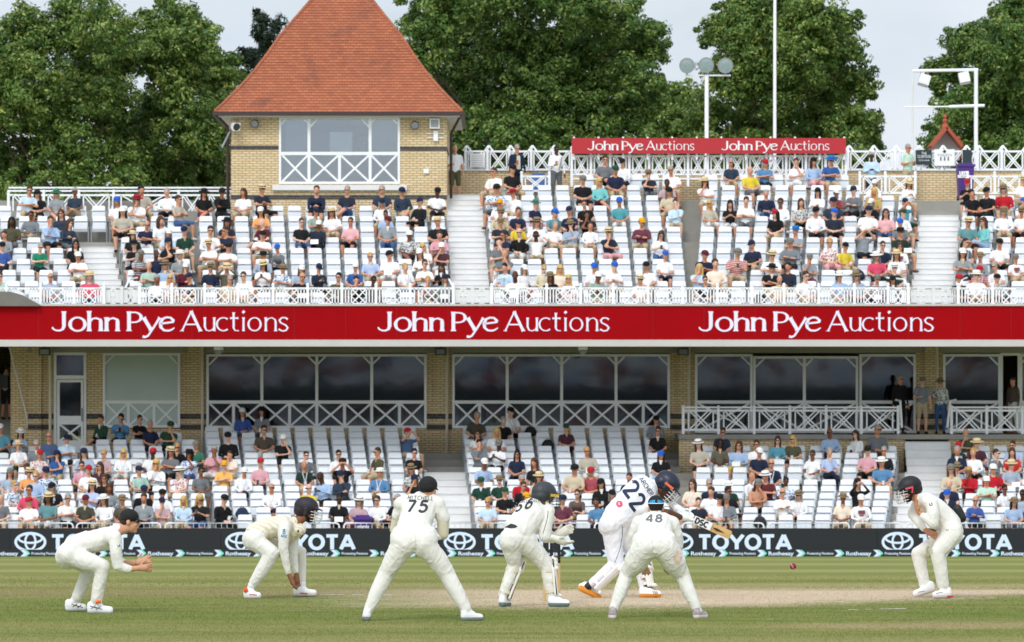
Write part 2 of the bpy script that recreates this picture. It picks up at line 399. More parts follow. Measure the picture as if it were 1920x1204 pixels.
green=(.138,.214,.030); green2=(.25,.292,.066); straw=(.30,.27,.10)
base=mixc(nz_(.12,1.0,.9,5),green,green2)                     # broad wear streaks, along the mowing direction
fine=nz_(1,1,14,6,.75); base=mixc(mth('MULTIPLY',ramp(fine,[(.46,0),(.66,1)]),.5),base,(.25,.25,.085))
grain=nz_(1,1,75,3,.8); base=mixc(mth('MULTIPLY',ramp(grain,[(.4,0),(.7,1)]),.4),base,(.07,.115,.02))
# mown stripes across the view and drier bands of old pitches
jit=mth('MULTIPLY',mth('SUBTRACT',nz_(.02,.1,1.5,2),.5),.6)
yy=mth('ADD',mth('ADD',Yc,jit),mth('MULTIPLY',Xc,.05))
wave=mth('SINE',mth('ADD',mth('MULTIPLY',yy,.95),mth('MULTIPLY',nz_(.01,.25,1,2),7.0))); st=ramp(mth('ADD',mth('MULTIPLY',wave,.5),.5),[(.35,0),(.65,1)])
base=mixc(mth('MULTIPLY',mth('MULTIPLY',st,ramp(nz_(.25,.6,1.1,3),[(.3,.3),(.7,1)])),.42),base,(.24,.25,.075))
base=mixc(mth('MULTIPLY',ramp(nz_(.22,.9,2.2,5,.75),[(.44,0),(.66,1)]),.6),base,(.36,.32,.125))
base=mixc(mth('MULTIPLY',ramp(nz_(.5,1.4,3.1,5,.75),[(.55,0),(.72,1)]),.35),base,(.115,.165,.03))
def band(y0,y1,soft,slope=-.0,nzv=None):
    v=mth('ADD',Yc,mth('MULTIPLY',Xc,slope))
    if nzv is not None: v=mth('ADD',v,nzv)
    a=n.new("ShaderNodeMapRange"); a.inputs[1].default_value=y0-soft; a.inputs[2].default_value=y0+soft; l.new(v,a.inputs[0])
    b=n.new("ShaderNodeMapRange"); b.inputs[1].default_value=y1-soft; b.inputs[2].default_value=y1+soft; b.inputs[3].default_value=1; b.inputs[4].default_value=0; l.new(v,b.inputs[0])
    return mth('MULTIPLY',a.outputs[0],b.outputs[0])
wob=mth('MULTIPLY',mth('SUBTRACT',nz_(.35,1,1.2,5,.7),.5),2.4)
wobf=mth('MULTIPLY',mth('SUBTRACT',nz_(1,.6,7,5,.85),.5),4.0)
ww_=mth('ADD',wob,wobf)
for y0,y1,a in ((66.5,69.5,.7),(73,77,.5),(83,88,.65),(98,106,.6),(118,126,.5),(51.6,53.0,.45),(46.5,50.0,.6)):
    base=mixc(mth('MULTIPLY',band(y0,y1,.8,0,wob),a),base,(.40,.345,.14))
# the pitch in play: pale, worn bare, running away to the right
_e=mth('POWER',mth('MAXIMUM',mth('SUBTRACT',Xc,1.0),0.0),1.7)
_ne=n.new("ShaderNodeMapRange"); _ne.inputs[1].default_value=-.7; _ne.inputs[2].default_value=.9
l.new(mth('ADD',mth('SUBTRACT',mth('SUBTRACT',Yc,mth('MULTIPLY',_e,.25)),56.9),ww_),_ne.inputs[0])
_fe=n.new("ShaderNodeMapRange"); _fe.inputs[1].default_value=63.4; _fe.inputs[2].default_value=65.2; _fe.inputs[3].default_value=1; _fe.inputs[4].default_value=0
l.new(mth('ADD',Yc,wob),_fe.inputs[0])
pm=mth('MULTIPLY',_ne.outputs[0],_fe.outputs[0])
sp_n=ramp(nz_(1,1.3,26,4,.85),[(.36,0),(.6,1)])
pm=mth('MULTIPLY',pm,mth('ADD',mth('MULTIPLY',sp_n,mth('SUBTRACT',1.0,pm)),pm,clamp=True))
xl=n.new("ShaderNodeMapRange"); xl.inputs[1].default_value=-2.6; xl.inputs[2].default_value=.2; l.new(mth('ADD',Xc,mth('MULTIPLY',mth('SUBTRACT',nz_(.6,1.6,1.6,5,.75),.5),4)),xl.inputs[0])
pm2=mth('MULTIPLY',pm,xl.outputs[0])
xl2=n.new("ShaderNodeMapRange"); xl2.inputs[1].default_value=-4.6; xl2.inputs[2].default_value=-3.0; l.new(Xc,xl2.inputs[0])
pml=mth('MULTIPLY',band(60.6,64.6,.9,-.03,ww_),.62)
base=mixc(pml,base,(.36,.28,.14))
soil=mixc(ramp(nz_(1,1.6,7,6,.8),[(.35,0),(.7,1)]),(.62,.47,.32),(.80,.66,.48))
soil=mixc(mth('MULTIPLY',ramp(nz_(.35,1,5,5,.8),[(.55,0),(.72,1)]),.5),soil,(.42,.31,.19))
base=mixc(mth('MULTIPLY',pm2,.93),base,soil)
# footmarks fringe nearer the camera on the right
pf=mth('MULTIPLY',band(51.9,53.3,.3,-.02,ww_),mth('MULTIPLY',ramp(mth('MULTIPLY',Xc,.1),[(.24,0),(.34,1)]),.55))
base=mixc(pf,base,(.48,.36,.20))
l.new(base,gb.inputs['Base Color']); gb.inputs['Roughness'].default_value=.95; gb.inputs['Specular IOR Level'].default_value=.15
bp=n.new("ShaderNodeBump"); bp.inputs['Strength'].default_value=.8; bp.inputs['Distance'].default_value=.02; l.new(grain,bp.inputs['Height']); l.new(bp.outputs[0],gb.inputs['Normal'])
mb=MB(); ys=sorted(set(list(GY)+list(np.arange(40,140,3.0)))); xs=[-500,-120,-60,-30,-15,0,15,30,60,120,500]
# smooth crown profile through the control heights
for y in ys:
    for x in xs: mb.v.append((x,y,(gz(y-2.5)+gz(y)*2+gz(y+2.5))/4 if y>62 else 0.0))
nx=len(xs)
for j in range(len(ys)-1):
    for i in range(nx-1): mb.f.append((j*nx+i,j*nx+i+1,(j+1)*nx+i+1,(j+1)*nx+i)); mb.m.append(0)
ground=obj('ground',mb,gm,smooth=True); tag(ground,'mown cricket turf with straw bands, worn pale pitch strip running to the right','ground',kind='structure')
# grass blades in the near field: thousands of short blades, one mass
rng=np.random.default_rng(5)
def blades(n_,x0,x1,y0,y1,h,wd):
    x=rng.uniform(x0,x1,n_); y=rng.uniform(y0,y1,n_); a=rng.uniform(0,math.pi,n_); hh=h*rng.uniform(.5,1.3,n_); lx=rng.normal(0,.5,n_)*h; ly=rng.normal(0,.5,n_)*h
    z=np.zeros(n_); ca=np.cos(a)*wd/2; sa=np.sin(a)*wd/2
    v=np.empty((n_,3,3)); v[:,0]=np.stack([x-ca,y-sa,z],1); v[:,1]=np.stack([x+ca,y+sa,z],1); v[:,2]=np.stack([x+lx,y+ly,z+hh],1)
    return v.reshape(-1,3)
def tri_obj(name,v,mats,k=3):
    me=bpy.data.meshes.new(name); nv=len(v); me.vertices.add(nv); me.vertices.foreach_set('co',v.astype(np.float32).ravel())
    nf=nv//k; me.loops.add(nv); me.loops.foreach_set('vertex_index',np.arange(nv,dtype=np.int32)); me.polygons.add(nf)
    me.polygons.foreach_set('loop_start',np.arange(nf,dtype=np.int32)*k); me.update(calc_edges=True)
    for m in (mats if isinstance(mats,list) else [mats]): me.materials.append(m)
    o=bpy.data.objects.new(name,me); COL.objects.link(o); return o
gv=np.concatenate([blades(120000,-6.8,6.8,48.2,58,.014,.006),blades(70000,-8,8,58,68,.013,.008)])
go=tri_obj('grass',gv,gm); tag(go,'short mown grass blades around the fielders','grass',kind='stuff')
# ---------------- white crease marks ----------------
mk=mat('whitewash','E4E2DC',.9,.1,20)
def mark(pts,w_,h=.004,seed=1):
    mb=MB(); rr=random.Random(seed)
    for (a,b) in zip(pts[:-1],pts[1:]):
        a=Vector(a);b=Vector(b); L0=(b-a).length; t=0
        while t<L0:
            q=min(L0,t+rr.uniform(.05,.35)); p0=a.lerp(b,t/L0); p1=a.lerp(b,q/L0); mb.bar((p0.x,p0.y,h),(p1.x,p1.y,h),w_*rr.uniform(.5,1),.003,up=(0,0,1)); t=q+rr.uniform(.0,.22)
    return mb
c1=obj('crease_line',mark([(X(1590,56.6),56.6,0),(X(1720,56.9),56.9,0)],.05,seed=4),mk); tag(c1,'broken white crease line on grass left of the hunched right fielder','line',kind='structure')
c2=obj('crease_line',mark([(X(600,61),61,0),(X(735,61),61,0)],.04,seed=6),mk); tag(c2,'faint white crease line behind the fielder in the knitted vest','line',kind='structure')
c3=obj('crease_line',mark([(X(985,58.2),58.2,0),(X(1330,58.6),58.6,0)],.04,seed=9),mk); tag(c3,'white crease line across the worn soil at the wicket','line',kind='structure')

# ---------------- stand geometry ----------------
def low_d(k): return 139.6+.85*k if k<6 else 146.2+.8*(k-6)
LOWY=[966,952,940,926,912,900,877,862,850,837,825,812,800]
def low_top(k): return Z(LOWY[k],low_d(k))
def up_d(k): return 146.3+.8*k
def up_top(k): return 5.595+.35*k
def tread(tier,k): return (low_top(k) if tier=='low' else up_top(k))-.80
def row_d(tier,k): return low_d(k) if tier=='low' else up_d(k)
WD=152.4    # facade of the lower building
XL,XR=-19.0,19.0
stand=thing('grandstand','two-tier brick grandstand with white stepped terraces and a red fascia','grandstand',(0,152,gz(150)))
# lower terrace steps
mb=MB()
for k in range(13):
    d=low_d(k); z=tread('low',k); z0=gz(150)-.3
    d1=low_d(k+1)-.42 if k<12 else WD+.1
    if k==12: d1=WD+.1
    mb.box(XL,XR if k<10 else X(1274,150),d-.42,d1-.001*k if k<12 else d1,z0,z)
# raised cross aisle between row 6 and row 7
st=obj('terrace_steps',mb,M['conc'],stand)
mb=MB(); Tz=Z(815,149.4)
mb.box(X(1272,149.4),XR,149.35,WD+.1,Tz-.14,Tz); obj('terrace_slab',mb,M['conc'],stand)
mb=MB(); 
for a,b in ((1273,1697),(1779,2100)): mb.box(X(a,149.5),X(b,149.5),149.47,149.7,tread('low',9)-.2,Tz-.14)
obj('terrace_wall',mb,M['brick'],stand)
# aisle steps
AISLE_UP=[((190,240),(130,203),range(0,7)),((850,922),(838,908),range(0,12)),((1703,1782),(1722,1797),range(0,10))]
AISLE_LO=[((812,886),(793,876),range(0,10)),((1667,1762),(1699,1777),range(0,10))]
def aisle(tier,spec,nm):
    (f0,f1),(b0,b1),rows=spec; mb=MB(); rows=list(rows); nr=(8 if tier=='up' and f0<300 else 11 if tier=='up' else 12)
    nmax={'up':8.6,'low':9.0}[tier]
    for k in rows:
        yk=(549-20.3*k) if tier=='up' else LOWY[k]
        t=(549-yk)/177 if tier=='up' else (966-yk)/151
        d=row_d(tier,k); z=tread(tier,k); zn=tread(tier,k+1) if (k+1<13) else z+.2
        xa=X(f0+(b0-f0)*t,d); xb=X(f1+(b1-f1)*t,d); dn=row_d(tier,k+1)-.42
        if tier=='up':
            mb.box(xa,xb,d-.428,dn-.008,z-.34,z+.012); mb.box(xa,xb,(d-.42+dn)/2,dn-.008,z+.012,z+(zn-z)/2+.006)
        else:
            mb.box(xa,xb,d-.432,dn-.012,z-.2,z+.014)
            if k in (5,): mb.box(xa,xb,dn-.4,dn,z+.014,z+.17)
    lip=MB()
    for k in rows:
        yk=(549-20.3*k) if tier=='up' else LOWY[k]; t=(549-yk)/177 if tier=='up' else (966-yk)/151
        d=row_d(tier,k); z=tread(tier,k); zn=tread(tier,k+1) if (k+1<13) else z+.2; dn=row_d(tier,k+1)-.42
        xa=X(f0+(b0-f0)*t,d)+.003; xb=X(f1+(b1-f1)*t,d)-.003
        if tier=='up':
            lip.box(xa,xb,d-.448,d-.36,z+.0125,z+.03); lip.box(xa,xb,(d-.42+dn)/2-.02,(d-.42+dn)/2+.06,z+(zn-z)/2+.0065,z+(zn-z)/2+.024)
        else: lip.box(xa,xb,d-.452,d-.37,z+.0145,z+.032)
    so_=obj(nm,mb,M['step'],stand); obj('step_nosing',lip,M['step'],so_); return so_
for a in AISLE_UP: aisle('up',a,'aisle_stairs')
for a in AISLE_LO: aisle('low',a,'aisle_stairs')
mb=MB() # stairs continuing up to the balcony gap on the right
for i in range(4):
    z=tread('low',9)+(Tz-tread('low',9))*(i+1)/5; mb.box(X(1695,149.5),X(1780,149.5),148.3+.28*i,149.5,tread('low',9)-.1,z)
bs_=obj('balcony_stairs',mb,M['step'],stand)
mb=MB()
for i in range(4):
    z=tread('low',9)+(Tz-tread('low',9))*(i+1)/5; mb.box(X(1696,149.5),X(1779,149.5),148.3+.28*i-.03,148.3+.28*i+.05,z+.0005,z+.02)
obj('step_nosing',mb,M['step'],bs_)
mb=MB(); mb.box(X(1250,WD),XR,WD+.32,WD+.5,-1.2,Tz-.002); obj('base_wall',mb,M['brick'],stand)
# upper deck
mb=MB(); mb.box(XL,XR,145.02,WD+.15,4.17,4.75); obj('deck_soffit',mb,M['soffit'],stand)
mb=MB()
for k in range(12):
    d=up_d(k); d1=up_d(k+1)-.42 if k<11 else 155.6
    mb.box(XL,XR,d-.42 if k else 145.05,d1,4.752 if k<2 else tread('up',k)-.5,tread('up',k))
obj('upper_terrace_steps',mb,M['conc'],stand)
mb=MB(); mb.box(XL,XR,155.6,170,8.3,8.66); obj('upper_walkway',mb,M['conc'],stand)
# fascia
mb=MB(); mb.box(XL,XR,144.9,145.0,Z(637,145),Z(574,145)); fas=obj('fascia',mb,M['red'],stand)
mb=MB(); mb.box(XL,XR,144.86,145.06,Z(574,145)+.002,Z(572,145)+.03); mb.box(XL,XR,144.88,145.3,4.0,Z(637,145)-.003); obj('fascia_trim',mb,M['soffit'],fas)
for a,b in ((97,541),(708,1143),(1310,1751)): put_sign(a,b,621,144.9,fas,M['letter'])
mb=MB()
for px in range(-120,2100,96): mb.box(X(px,144.9)-.004,X(px,144.9)+.004,144.894,144.9,Z(636,145),Z(575,145))
obj('panel_joint',mb,mat('dark_red_joint','8A040B',.5),fas)
# concrete ramp slab at the left end of the deck
mb=MB(); q=[(-60,545),(20,547),(40,553),(75,572),(75,574),(-60,574)]
mb.poly([P(a,b,144.7) for a,b in q],.45); obj('ramp_parapet',mb,M['conc_dark'],stand)

# ---------------- facade ----------------
def wallbox(x0,x1,y0,y1,m,nm,par=stand,d=WD,th=.3,d2=None):
    mb=MB(); mb.box(X(x0,d),X(x1,d),d,d+th,Z(y1,d),Z(y0,d)); return obj(nm,mb,m,par)
mb=MB()
for a,b in ((52,103),(160,193),(338,387),(800,848),(1256,1303),(1717,1768),(1912,2110)):
    mb=MB(); mb.box(X(a,WD),X(b,WD),WD,WD+.3,-1.0,Z(662,WD)); obj('wall',mb,M['brick'],stand)
for a,b in ((-1100,-60),): mb=MB(); mb.box(X(a,WD),X(b,WD),WD,WD+.3,-1.0,Z(662,WD)); obj('wall',mb,M['brick'],stand)
for a,b in ((193,338),(387,800),(848,1256)): mb=MB(); mb.box(X(a,WD),X(b,WD),WD+.001,WD+.3,-1.0,Z(804,WD)); obj('wall',mb,M['brick'],stand)
mb=MB()
for a,b in ((60,78),(353,379),(815,838),(1271,1292),(1733,1755)): mb.box(X(a,WD),X(b,WD),WD-.13,WD-.001,-1.0,Z(650,WD)); obj('brick_pier',mb,M['brick'],stand); mb=MB()
mb=MB()
for a,b in ((52,103),(160,193),(338,387),(800,848),(1256,1303),(1717,1768)):
    for y0,y1 in ((776,786),(796,806)): mb.box(X(a,WD),X(b,WD),WD-.004,WD-.0005,Z(y1,WD),Z(y0,WD))
for a,b in ((60,78),(353,379),(815,838),(1271,1292),(1733,1755)):
    for y0,y1 in ((776,786),(796,806)): mb.box(X(a,WD)-.004,X(b,WD)+.004,WD-.135,WD-.005,Z(y1,WD),Z(y0,WD))
obj('dark_brick_band',mb,M['brick_dark'],stand)
mb=MB(); mb.box(X(52,WD),XR,WD-.02,WD+.3,Z(662,WD)+.002,4.168); obj('lintel',mb,M['cream'],stand)
# rooms behind the glass
mb=MB(); z0,z1=Z(812,WD),4.16
mb.box(X(54,WD),XR,158,158.2,z0,z1); mb.box(X(54,WD),XR,WD+.51,158,z0-.1,z0); mb.box(X(54,WD),XR,WD+.31,158,z1-.04,z1)
for px in (103,193,362,825,1282,1742,2100): mb.box(X(px,WD)-.06,X(px,WD)+.06,WD+.31,157.9,z0+.001,z1-.05)
obj('room',mb,M['room'],stand)
rr=random.Random(3)
for i in range(46):      # tables, chairs and lamps dimly seen inside
    px=rr.choice([rr.uniform(400,790),rr.uniform(860,1245),rr.uniform(1310,1700)]); d=rr.uniform(154,157); z=z0
    mb=MB(); 
    c=rr.choice(['5A3A2A','3A3F46','6B5A44','7A2E2A','2F3A36','8A8478'])
    if rr.random()<.5:
        mb.box(X(px,d)-.45,X(px,d)+.45,d,d+.5,z+.70,z+.74)
        for sx in (-.4,.4): mb.box(X(px,d)+sx-.03,X(px,d)+sx+.03,d+.05,d+.1,z,z+.70)
        o=obj('table',mb,mat('inside_'+c,c,.6),None,(X(px,d),d,z)); tag(o,'table inside the glazed lounge behind the terrace windows','table','lounge tables behind the windows')
    else:
        mb.box(X(px,d)-.22,X(px,d)+.22,d,d+.4,z+.42,z+.47); mb.box(X(px,d)-.22,X(px,d)+.22,d+.36,d+.4,z+.47,z+.95)
        for sx in (-.18,.18):
            for sy in (.04,.36): mb.box(X(px,d)+sx-.02,X(px,d)+sx+.02,d+sy-.02,d+sy+.02,z,z+.42)
        o=obj('chair',mb,mat('inside_'+c,c,.6),None,(X(px,d),d,z)); tag(o,'chair inside the glazed lounge behind the terrace windows','chair','lounge chairs behind the windows')

def window(x0,x1,y0,y1,cols,lowcols,trans,d=WD,pane=None,par=stand,fw=.075,brace=True,name='window',sill=False,open_ends=()):
    """white framed window: columns above a transom, crossed panels below"""
    d0=d-.03; pane=pane or M['glass']
    def b(mb,xa,ya,xb,yb,wd,t=.05,dd=0): mb.bar((X(xa,d),d0+dd,Z(ya,d)),(X(xb,d),d0+dd,Z(yb,d)),wd,t)
    fr=MB()
    fr.box(X(x0,d),X(x0,d)+fw,d-.06,d+.06,Z(y1,d),Z(y0,d)); fr.box(X(x1,d)-fw,X(x1,d),d-.06,d+.06,Z(y1,d),Z(y0,d))
    fr.box(X(x0,d)+fw,X(x1,d)-fw,d-.06,d+.06,Z(y0,d)-fw,Z(y0,d)); fr.box(X(x0,d)+fw,X(x1,d)-fw,d-.06,d+.06,Z(y1,d),Z(y1,d)+fw)
    if trans: fr.box(X(x0,d)+fw,X(x1,d)-fw,d-.055,d+.05,Z(trans,d)-.05,Z(trans,d)+.05)
    for c in cols: fr.box(X(c,d)-.045,X(c,d)+.045,d-.052,d+.05,(Z(trans,d)+.05) if trans else Z(y1,d)+fw,Z(y0,d)-fw)
    if trans:
        for c in lowcols: fr.box(X(c,d)-.045,X(c,d)+.045,d-.052,d+.05,Z(y1,d)+fw,Z(trans,d)-.05)
    w_=obj(name,fr,M['white'],par)
    g_=MB(); g_.box(X(x0,d)+fw/2,X(x1,d)-fw/2,d-.004,d+.004,Z(y1,d)+fw/2,Z(y0,d)-fw/2); obj('pane',g_,pane,w_)
    br=MB(); px=F/d; m_=.055*px; e=[x0+fw*px]+list(cols)+[x1-fw*px]
    if brace:
        for a,c in zip(e[:-1],e[1:]):
            bb=(c-a)*.17 if (c-a)<90 else 16
            ty=y0+fw*px
            for q_ in ((a,ty+bb,a+bb,ty),(c,ty+bb,c-bb,ty)): br=MB(); b(br,*q_,.05,.03); obj('corner_brace',br,M['white'],w_)
    if trans:
        e=[x0+fw*px]+list(lowcols)+[x1-fw*px]; ty=trans+.05*px; by=y1-fw*px
        for a,c in zip(e[:-1],e[1:]):
            a+=2;c-=2; br=MB(); b(br,a,ty,c,by,.06,.03); b(br,a,by,c,ty,.06,.03,.003); obj('cross_brace',br,M['white'],w_)
    return w_
w1=window(193,338,662,802,[],[241,289],754,pane=M['blind'])
window(387,800,664,803,[491,594,697],[438,491,543,594,646,697,749],754)
window(848,1256,664,803,[951,1053,1155],[899,951,1001,1053,1103,1155,1206],754)
window(1303,1411,664,812,[],[],754)
window(1412,1609,668,812,[1508],[1508],754)
window(1611,1717,664,812,[],[],754)
window(1768,1876,664,812,[],[],754)
window(1912,2050,664,812,[1980],[1980],754)
# door at left
dmb=MB()
def dbox(x0,x1,y0,y1,t0=-.05,t1=.05): dmb.box(X(x0,WD),X(x1,WD),WD+t0,WD+t1,Z(y1,WD),Z(y0,WD))
dbox(101,106,661,860); dbox(157,162,661,860); dbox(106,157,661,666); dbox(106,157,704,711)
fr_=obj('door_frame',dmb,M['white'],stand)
dmb=MB(); dbox(107,112,712,858,-.04,.03); dbox(152,156,712,858,-.04,.03); dbox(112,152,712,717,-.04,.03); dbox(112,152,780,796,-.04,.03); dbox(112,152,826,858,-.04,.03)
dr=obj('door',dmb,M['white'],fr_)
dmb=MB(); dbox(112,152,717,780,-.005,.005); dbox(106,157,666,704,-.005,.005); dbox(112,152,796,826,-.005,.005); obj('pane',dmb,M['glass'],fr_)
dmb=MB(); dmb.bar(P(112,796,WD-.02),P(152,827,WD-.02),.06,.03); dmb.bar(P(112,827,WD-.023),P(152,796,WD-.023),.06,.03); obj('bracing',dmb,M['white'],fr_)
dmb=MB(); dmb.box(X(153,WD),X(155,WD),WD-.09,WD-.04,Z(790,WD),Z(765,WD)); obj('handle',dmb,M['grey'],fr_)
# dark doorway on the far right
mb=MB(); mb.box(X(1876,WD),X(1880,WD),WD-.05,WD+.05,Z(812,WD),Z(662,WD)); mb.box(X(1908,WD),X(1912,WD),WD-.05,WD+.05,Z(812,WD),Z(662,WD)); mb.box(X(1880,WD),X(1908,WD),WD-.05,WD+.05,Z(667,WD),Z(662,WD)); obj('door_frame',mb,M['white'],stand)
# left stairwell
mb=MB(); zb=Z(862,WD)
for i in range(14):
    mb.box(X(-58,WD),X(51,WD),WD-.6+.3*i,160,zb-.3,zb+.17*i+.1)
obj('stairwell_steps',mb,M['conc'],stand)
mb=MB(); mb.box(X(28,154),X(51,WD),WD+.3,160,zb,4.2); mb.box(X(-60,WD)-.3,X(-60,WD),WD,160,zb-1,4.2); mb.box(X(-60,WD),X(28,154),159.9,160.1,zb-1,4.2); obj('stairwell_wall',mb,M['brick'],stand)
mb=MB(); mb.box(X(-400,WD),X(51,WD)-.01,WD+.16,160.1,4.17,4.4); obj('stairwell_ceiling',mb,M['soffit'],stand)
hr=MB(); hr.tube([P(17,648,WD-.2),P(51,783,WD-.45)],.022); hr.tube([P(17,648,WD-.2),P(17,640,WD+.1)],.018); hr.tube([P(51,783,WD-.45),P(51,800,WD-.45)],.018)
tag(obj('handrail',hr,M['white_old'],None,tuple(P(50,800,WD-.4))),'thin diagonal handrail at the dark stairwell on the far left','handrail')
# downpipes
for px in (94,379.5,838,1292,1757):
    mb=MB(); mb.tube([P(px,650,WD-.12),(X(px,WD-.12),WD-.12,-.4 if px!=1292 and px!=1757 else Tz)],.045,10)
    for y in (690,735,790): mb.tube([P(px,y-1.5,WD-.12),P(px,y+1.5,WD-.12)],.058,10)
    obj('downpipe',mb,M['pipe'],stand)
# lamps and cameras under the soffit
for px,lb in ((84,'grey floodlight under the soffit left of the white door'),(826,'grey floodlight under the soffit over the pier between the two wide windows'),(1281,'grey floodlight under the soffit over the pier left of the balcony')):
    t=thing('wall_floodlight',lb,'floodlight',tuple(P(px,660,WD-.35)),'floodlights under the soffit')
    mb=MB(); c=P(px,659,WD-.35); mb.box(c.x-.17,c.x+.17,c.y-.1,c.y+.12,c.z-.12,c.z+.13); mb.bar((c.x,c.y,c.z+.12),(c.x,c.y+.05,c.z+.2),.05,.05); obj('housing',mb,M['dkmetal'],t)
    mb=MB(); mb.box(c.x-.13,c.x+.13,c.y-.112,c.y-.101,c.z-.09,c.z+.06); obj('lens',mb,M['grey'],t)
for px,lb in ((410,'white dome camera under the soffit above the left wide window'),(1093,'white dome camera under the soffit above the central wide window')):
    c=P(px,655,146.5); t=thing('dome_camera',lb,'camera',tuple(c),'dome cameras under the soffit')
    mb=MB(); mb.lathe([(.04,.22),(.13,.15),(.145,.02),(.14,-.02)],c,n=18); obj('housing',mb,M['white'],t,smooth=True)
    mb=MB(); mb.lathe([(.125,-.02),(.11,-.09),(.06,-.14),(.0,-.15)],c,n=18); obj('dome',mb,M['grey'],t,smooth=True)
for i,px in enumerate((395,630,890,1150,1445,1730,130,300)):
    pass
# ---------------- railings ----------------
def rail_section(mb,d,xa,xb,zt,zb,style,w_=.05):
    """one panel between posts in world X"""
    W=xb-xa
    def b(x0,z0,x1,z1,t=w_,dy=0): mb.bar((x0,d+dy,z0),(x1,d+dy,z1),t,.035)
    b(xa,zt,xb,zt,w_*1.2); b(xa,zb,xb,zb,w_*1.2)
    if style=='x':      # balusters either side of a crossed square
        c=(xa+xb)/2; h=(zt-zb)/2*.98; hw=min(h,W*.26)
        for f in (.07,.17,.26): 
            b(xa+W*f,zb,xa+W*f,zt,w_*.75); b(xb-W*f,zb,xb-W*f,zt,w_*.75)
        b(c-hw,zb,c+hw,zt,w_*.75,.004); b(c-hw,zt,c+hw,zb,w_*.75,.008)
        e=hw*.5; zc=(zt+zb)/2
        b(c-hw,zc,c,zt,w_*.5,.012); b(c,zt,c+hw,zc,w_*.5,.014); b(c-hw,zc,c,zb,w_*.5,.016); b(c,zb,c+hw,zc,w_*.5,.018)
    elif style=='lattice':
        z2=zt-(zt-zb)*.0; c=(xa+xb)/2; h=(z2-zb)/2
        for f in (.12,.88): b(xa+W*f,zb,xa+W*f,zt,w_*.8)
        i0=xa+W*.14;i1=xb-W*.14; cz=(z2+zb)/2; o=W*.13
        for s,dy in ((1,.004),(-1,.01)):
            def q(x0,z0,x1,z1,dy=dy):
                if s<0: x0,x1=xa+xb-x0,xa+xb-x1
                b(x0,z0,x1,z1,w_*.75,dy)
            q(i0,zb+.0,i1-o,z2-.0); q(i0+o,zb,i1,z2-.0)
    elif style=='cross':
        for f in (.1,.9): b(xa+W*f,zb,xa+W*f,zt,w_*.8)
        a0=xa+W*.1;a1=xb-W*.1; t=(a1-a0)*.14
        b(a0,zb,a1-t,zt,w_*.75,.004); b(a0+t,zb,a1,zt,w_*.75,.006); b(a0,zt,a1-t,zb,w_*.75,.012); b(a0+t,zt,a1,zb,w_*.75,.014)
    elif style=='peak':
        for f in (.07,.93): b(xa+W*f,zb,xa+W*f,zt,w_*.8)
        a0=xa+W*.07;a1=xb-W*.07; t=(a1-a0)*.15
        b(a0,zb,a1-t,zt,w_*.75,.004); b(a0+t,zb,a1,zt,w_*.75,.006); b(a0,zt,a1-t,zb,w_*.75,.012); b(a0+t,zt,a1,zb,w_*.75,.014)
        pk=.19; b(xa-.13,zt+.02,xa,zt+pk,w_*1.1,.02); b(xa,zt+pk,xa+.13,zt+.02,w_*1.1,.022)
    elif style=='bars':
        n_=max(2,int(W/.13))
        for i in range(1,n_): b(xa+W*i/n_,zb,xa+W*i/n_,zt,w_*.5)
def railing(label,d,posts,yt,yb,style,postlow,knob=True,name='railing',mt=None,extra=None,posttop=4):
    mt=mt or M['white']
    t=thing(name,label,'railing',(X(posts[0],d),d,Z(postlow,d)))
    zt,zb=Z(yt,d),Z(yb,d)
    for p in posts:
        mb=MB(); x=X(p,d); mb.box(x-.04,x+.04,d-.045,d+.045,Z(postlow,d),Z(yt-posttop,d)); 
        if knob: mb.lathe([(.035,0),(.05,.03),(.045,.07),(.01,.1)],(x,d,Z(yt-posttop,d)),n=8)
        obj('post',mb,mt,t)
    for a,b in zip(posts[:-1],posts[1:]):
        mb=MB(); rail_section(mb,d,X(a,d)+.041,X(b,d)-.041,zt,zb,style); obj('panel',mb,mt,t)
    if extra:
        mb=MB()
        for y in extra: mb.bar((X(posts[0],d),d+.03,Z(y,d)),(X(posts[-1],d),d+.03,Z(y,d)),.05,.03)
        obj('rail',mb,mt,t)
    return t
fp=[-58,8,76,139,200]
railing('white balcony railing with crossed panels along the deck front, left of the first aisle',145.25,[-50,12,76,139,195],541,570,'x',573)
railing('white balcony railing with crossed panels along the deck front, below the tower',145.25,[262,322,384,446,512,577,641,705,769,850],541,570,'x',573)
railing('long white railing of crossed panels on the deck front, below the small sign',145.25,[922,970,1025,1089,1150,1215,1280,1345,1410,1470,1535,1602,1665,1703],541,570,'x',573)
railing('white balcony railing with crossed panels along the deck front, far right',145.25,[1797,1861,1925,1990],541,570,'x',573)
for a,b,lb in ((195,262,'plain white gate of thin bars at the foot of the left upper aisle'),(850,922,'plain white gate of thin bars at the foot of the central upper aisle'),(1703,1797,'plain white gate of thin bars at the foot of the right upper aisle')):
    railing(lb,145.3,[a+1,(a+b)/2,b-1],541,570,'x',573,knob=False,name='gate',mt=M['white_old'])
for px,dx,lb in ((235,22,'short sloping white handrail at the foot of the left upper aisle'),(850,-18,'short sloping white handrail below the tower at the central aisle'),(922,24,'short sloping white handrail right of the central upper aisle foot'),(1703,-40,'short sloping white handrail left of the right upper aisle foot'),(1797,16,'short sloping white handrail right of the right upper aisle foot')):
    mb=MB(); mb.tube([P(px-dx*.1,540,145.3),P(px-dx*.2,525,145.6),P(px-dx,522,146.0)] if False else [P(px,540,145.3),P(px+ (8 if dx>0 else -8),524,146.2),P(px+dx,521,147.0)],.03,6)
    tag(obj('handrail',mb,M['white'],None,tuple(P(px,540,145.3))),lb,'handrail')
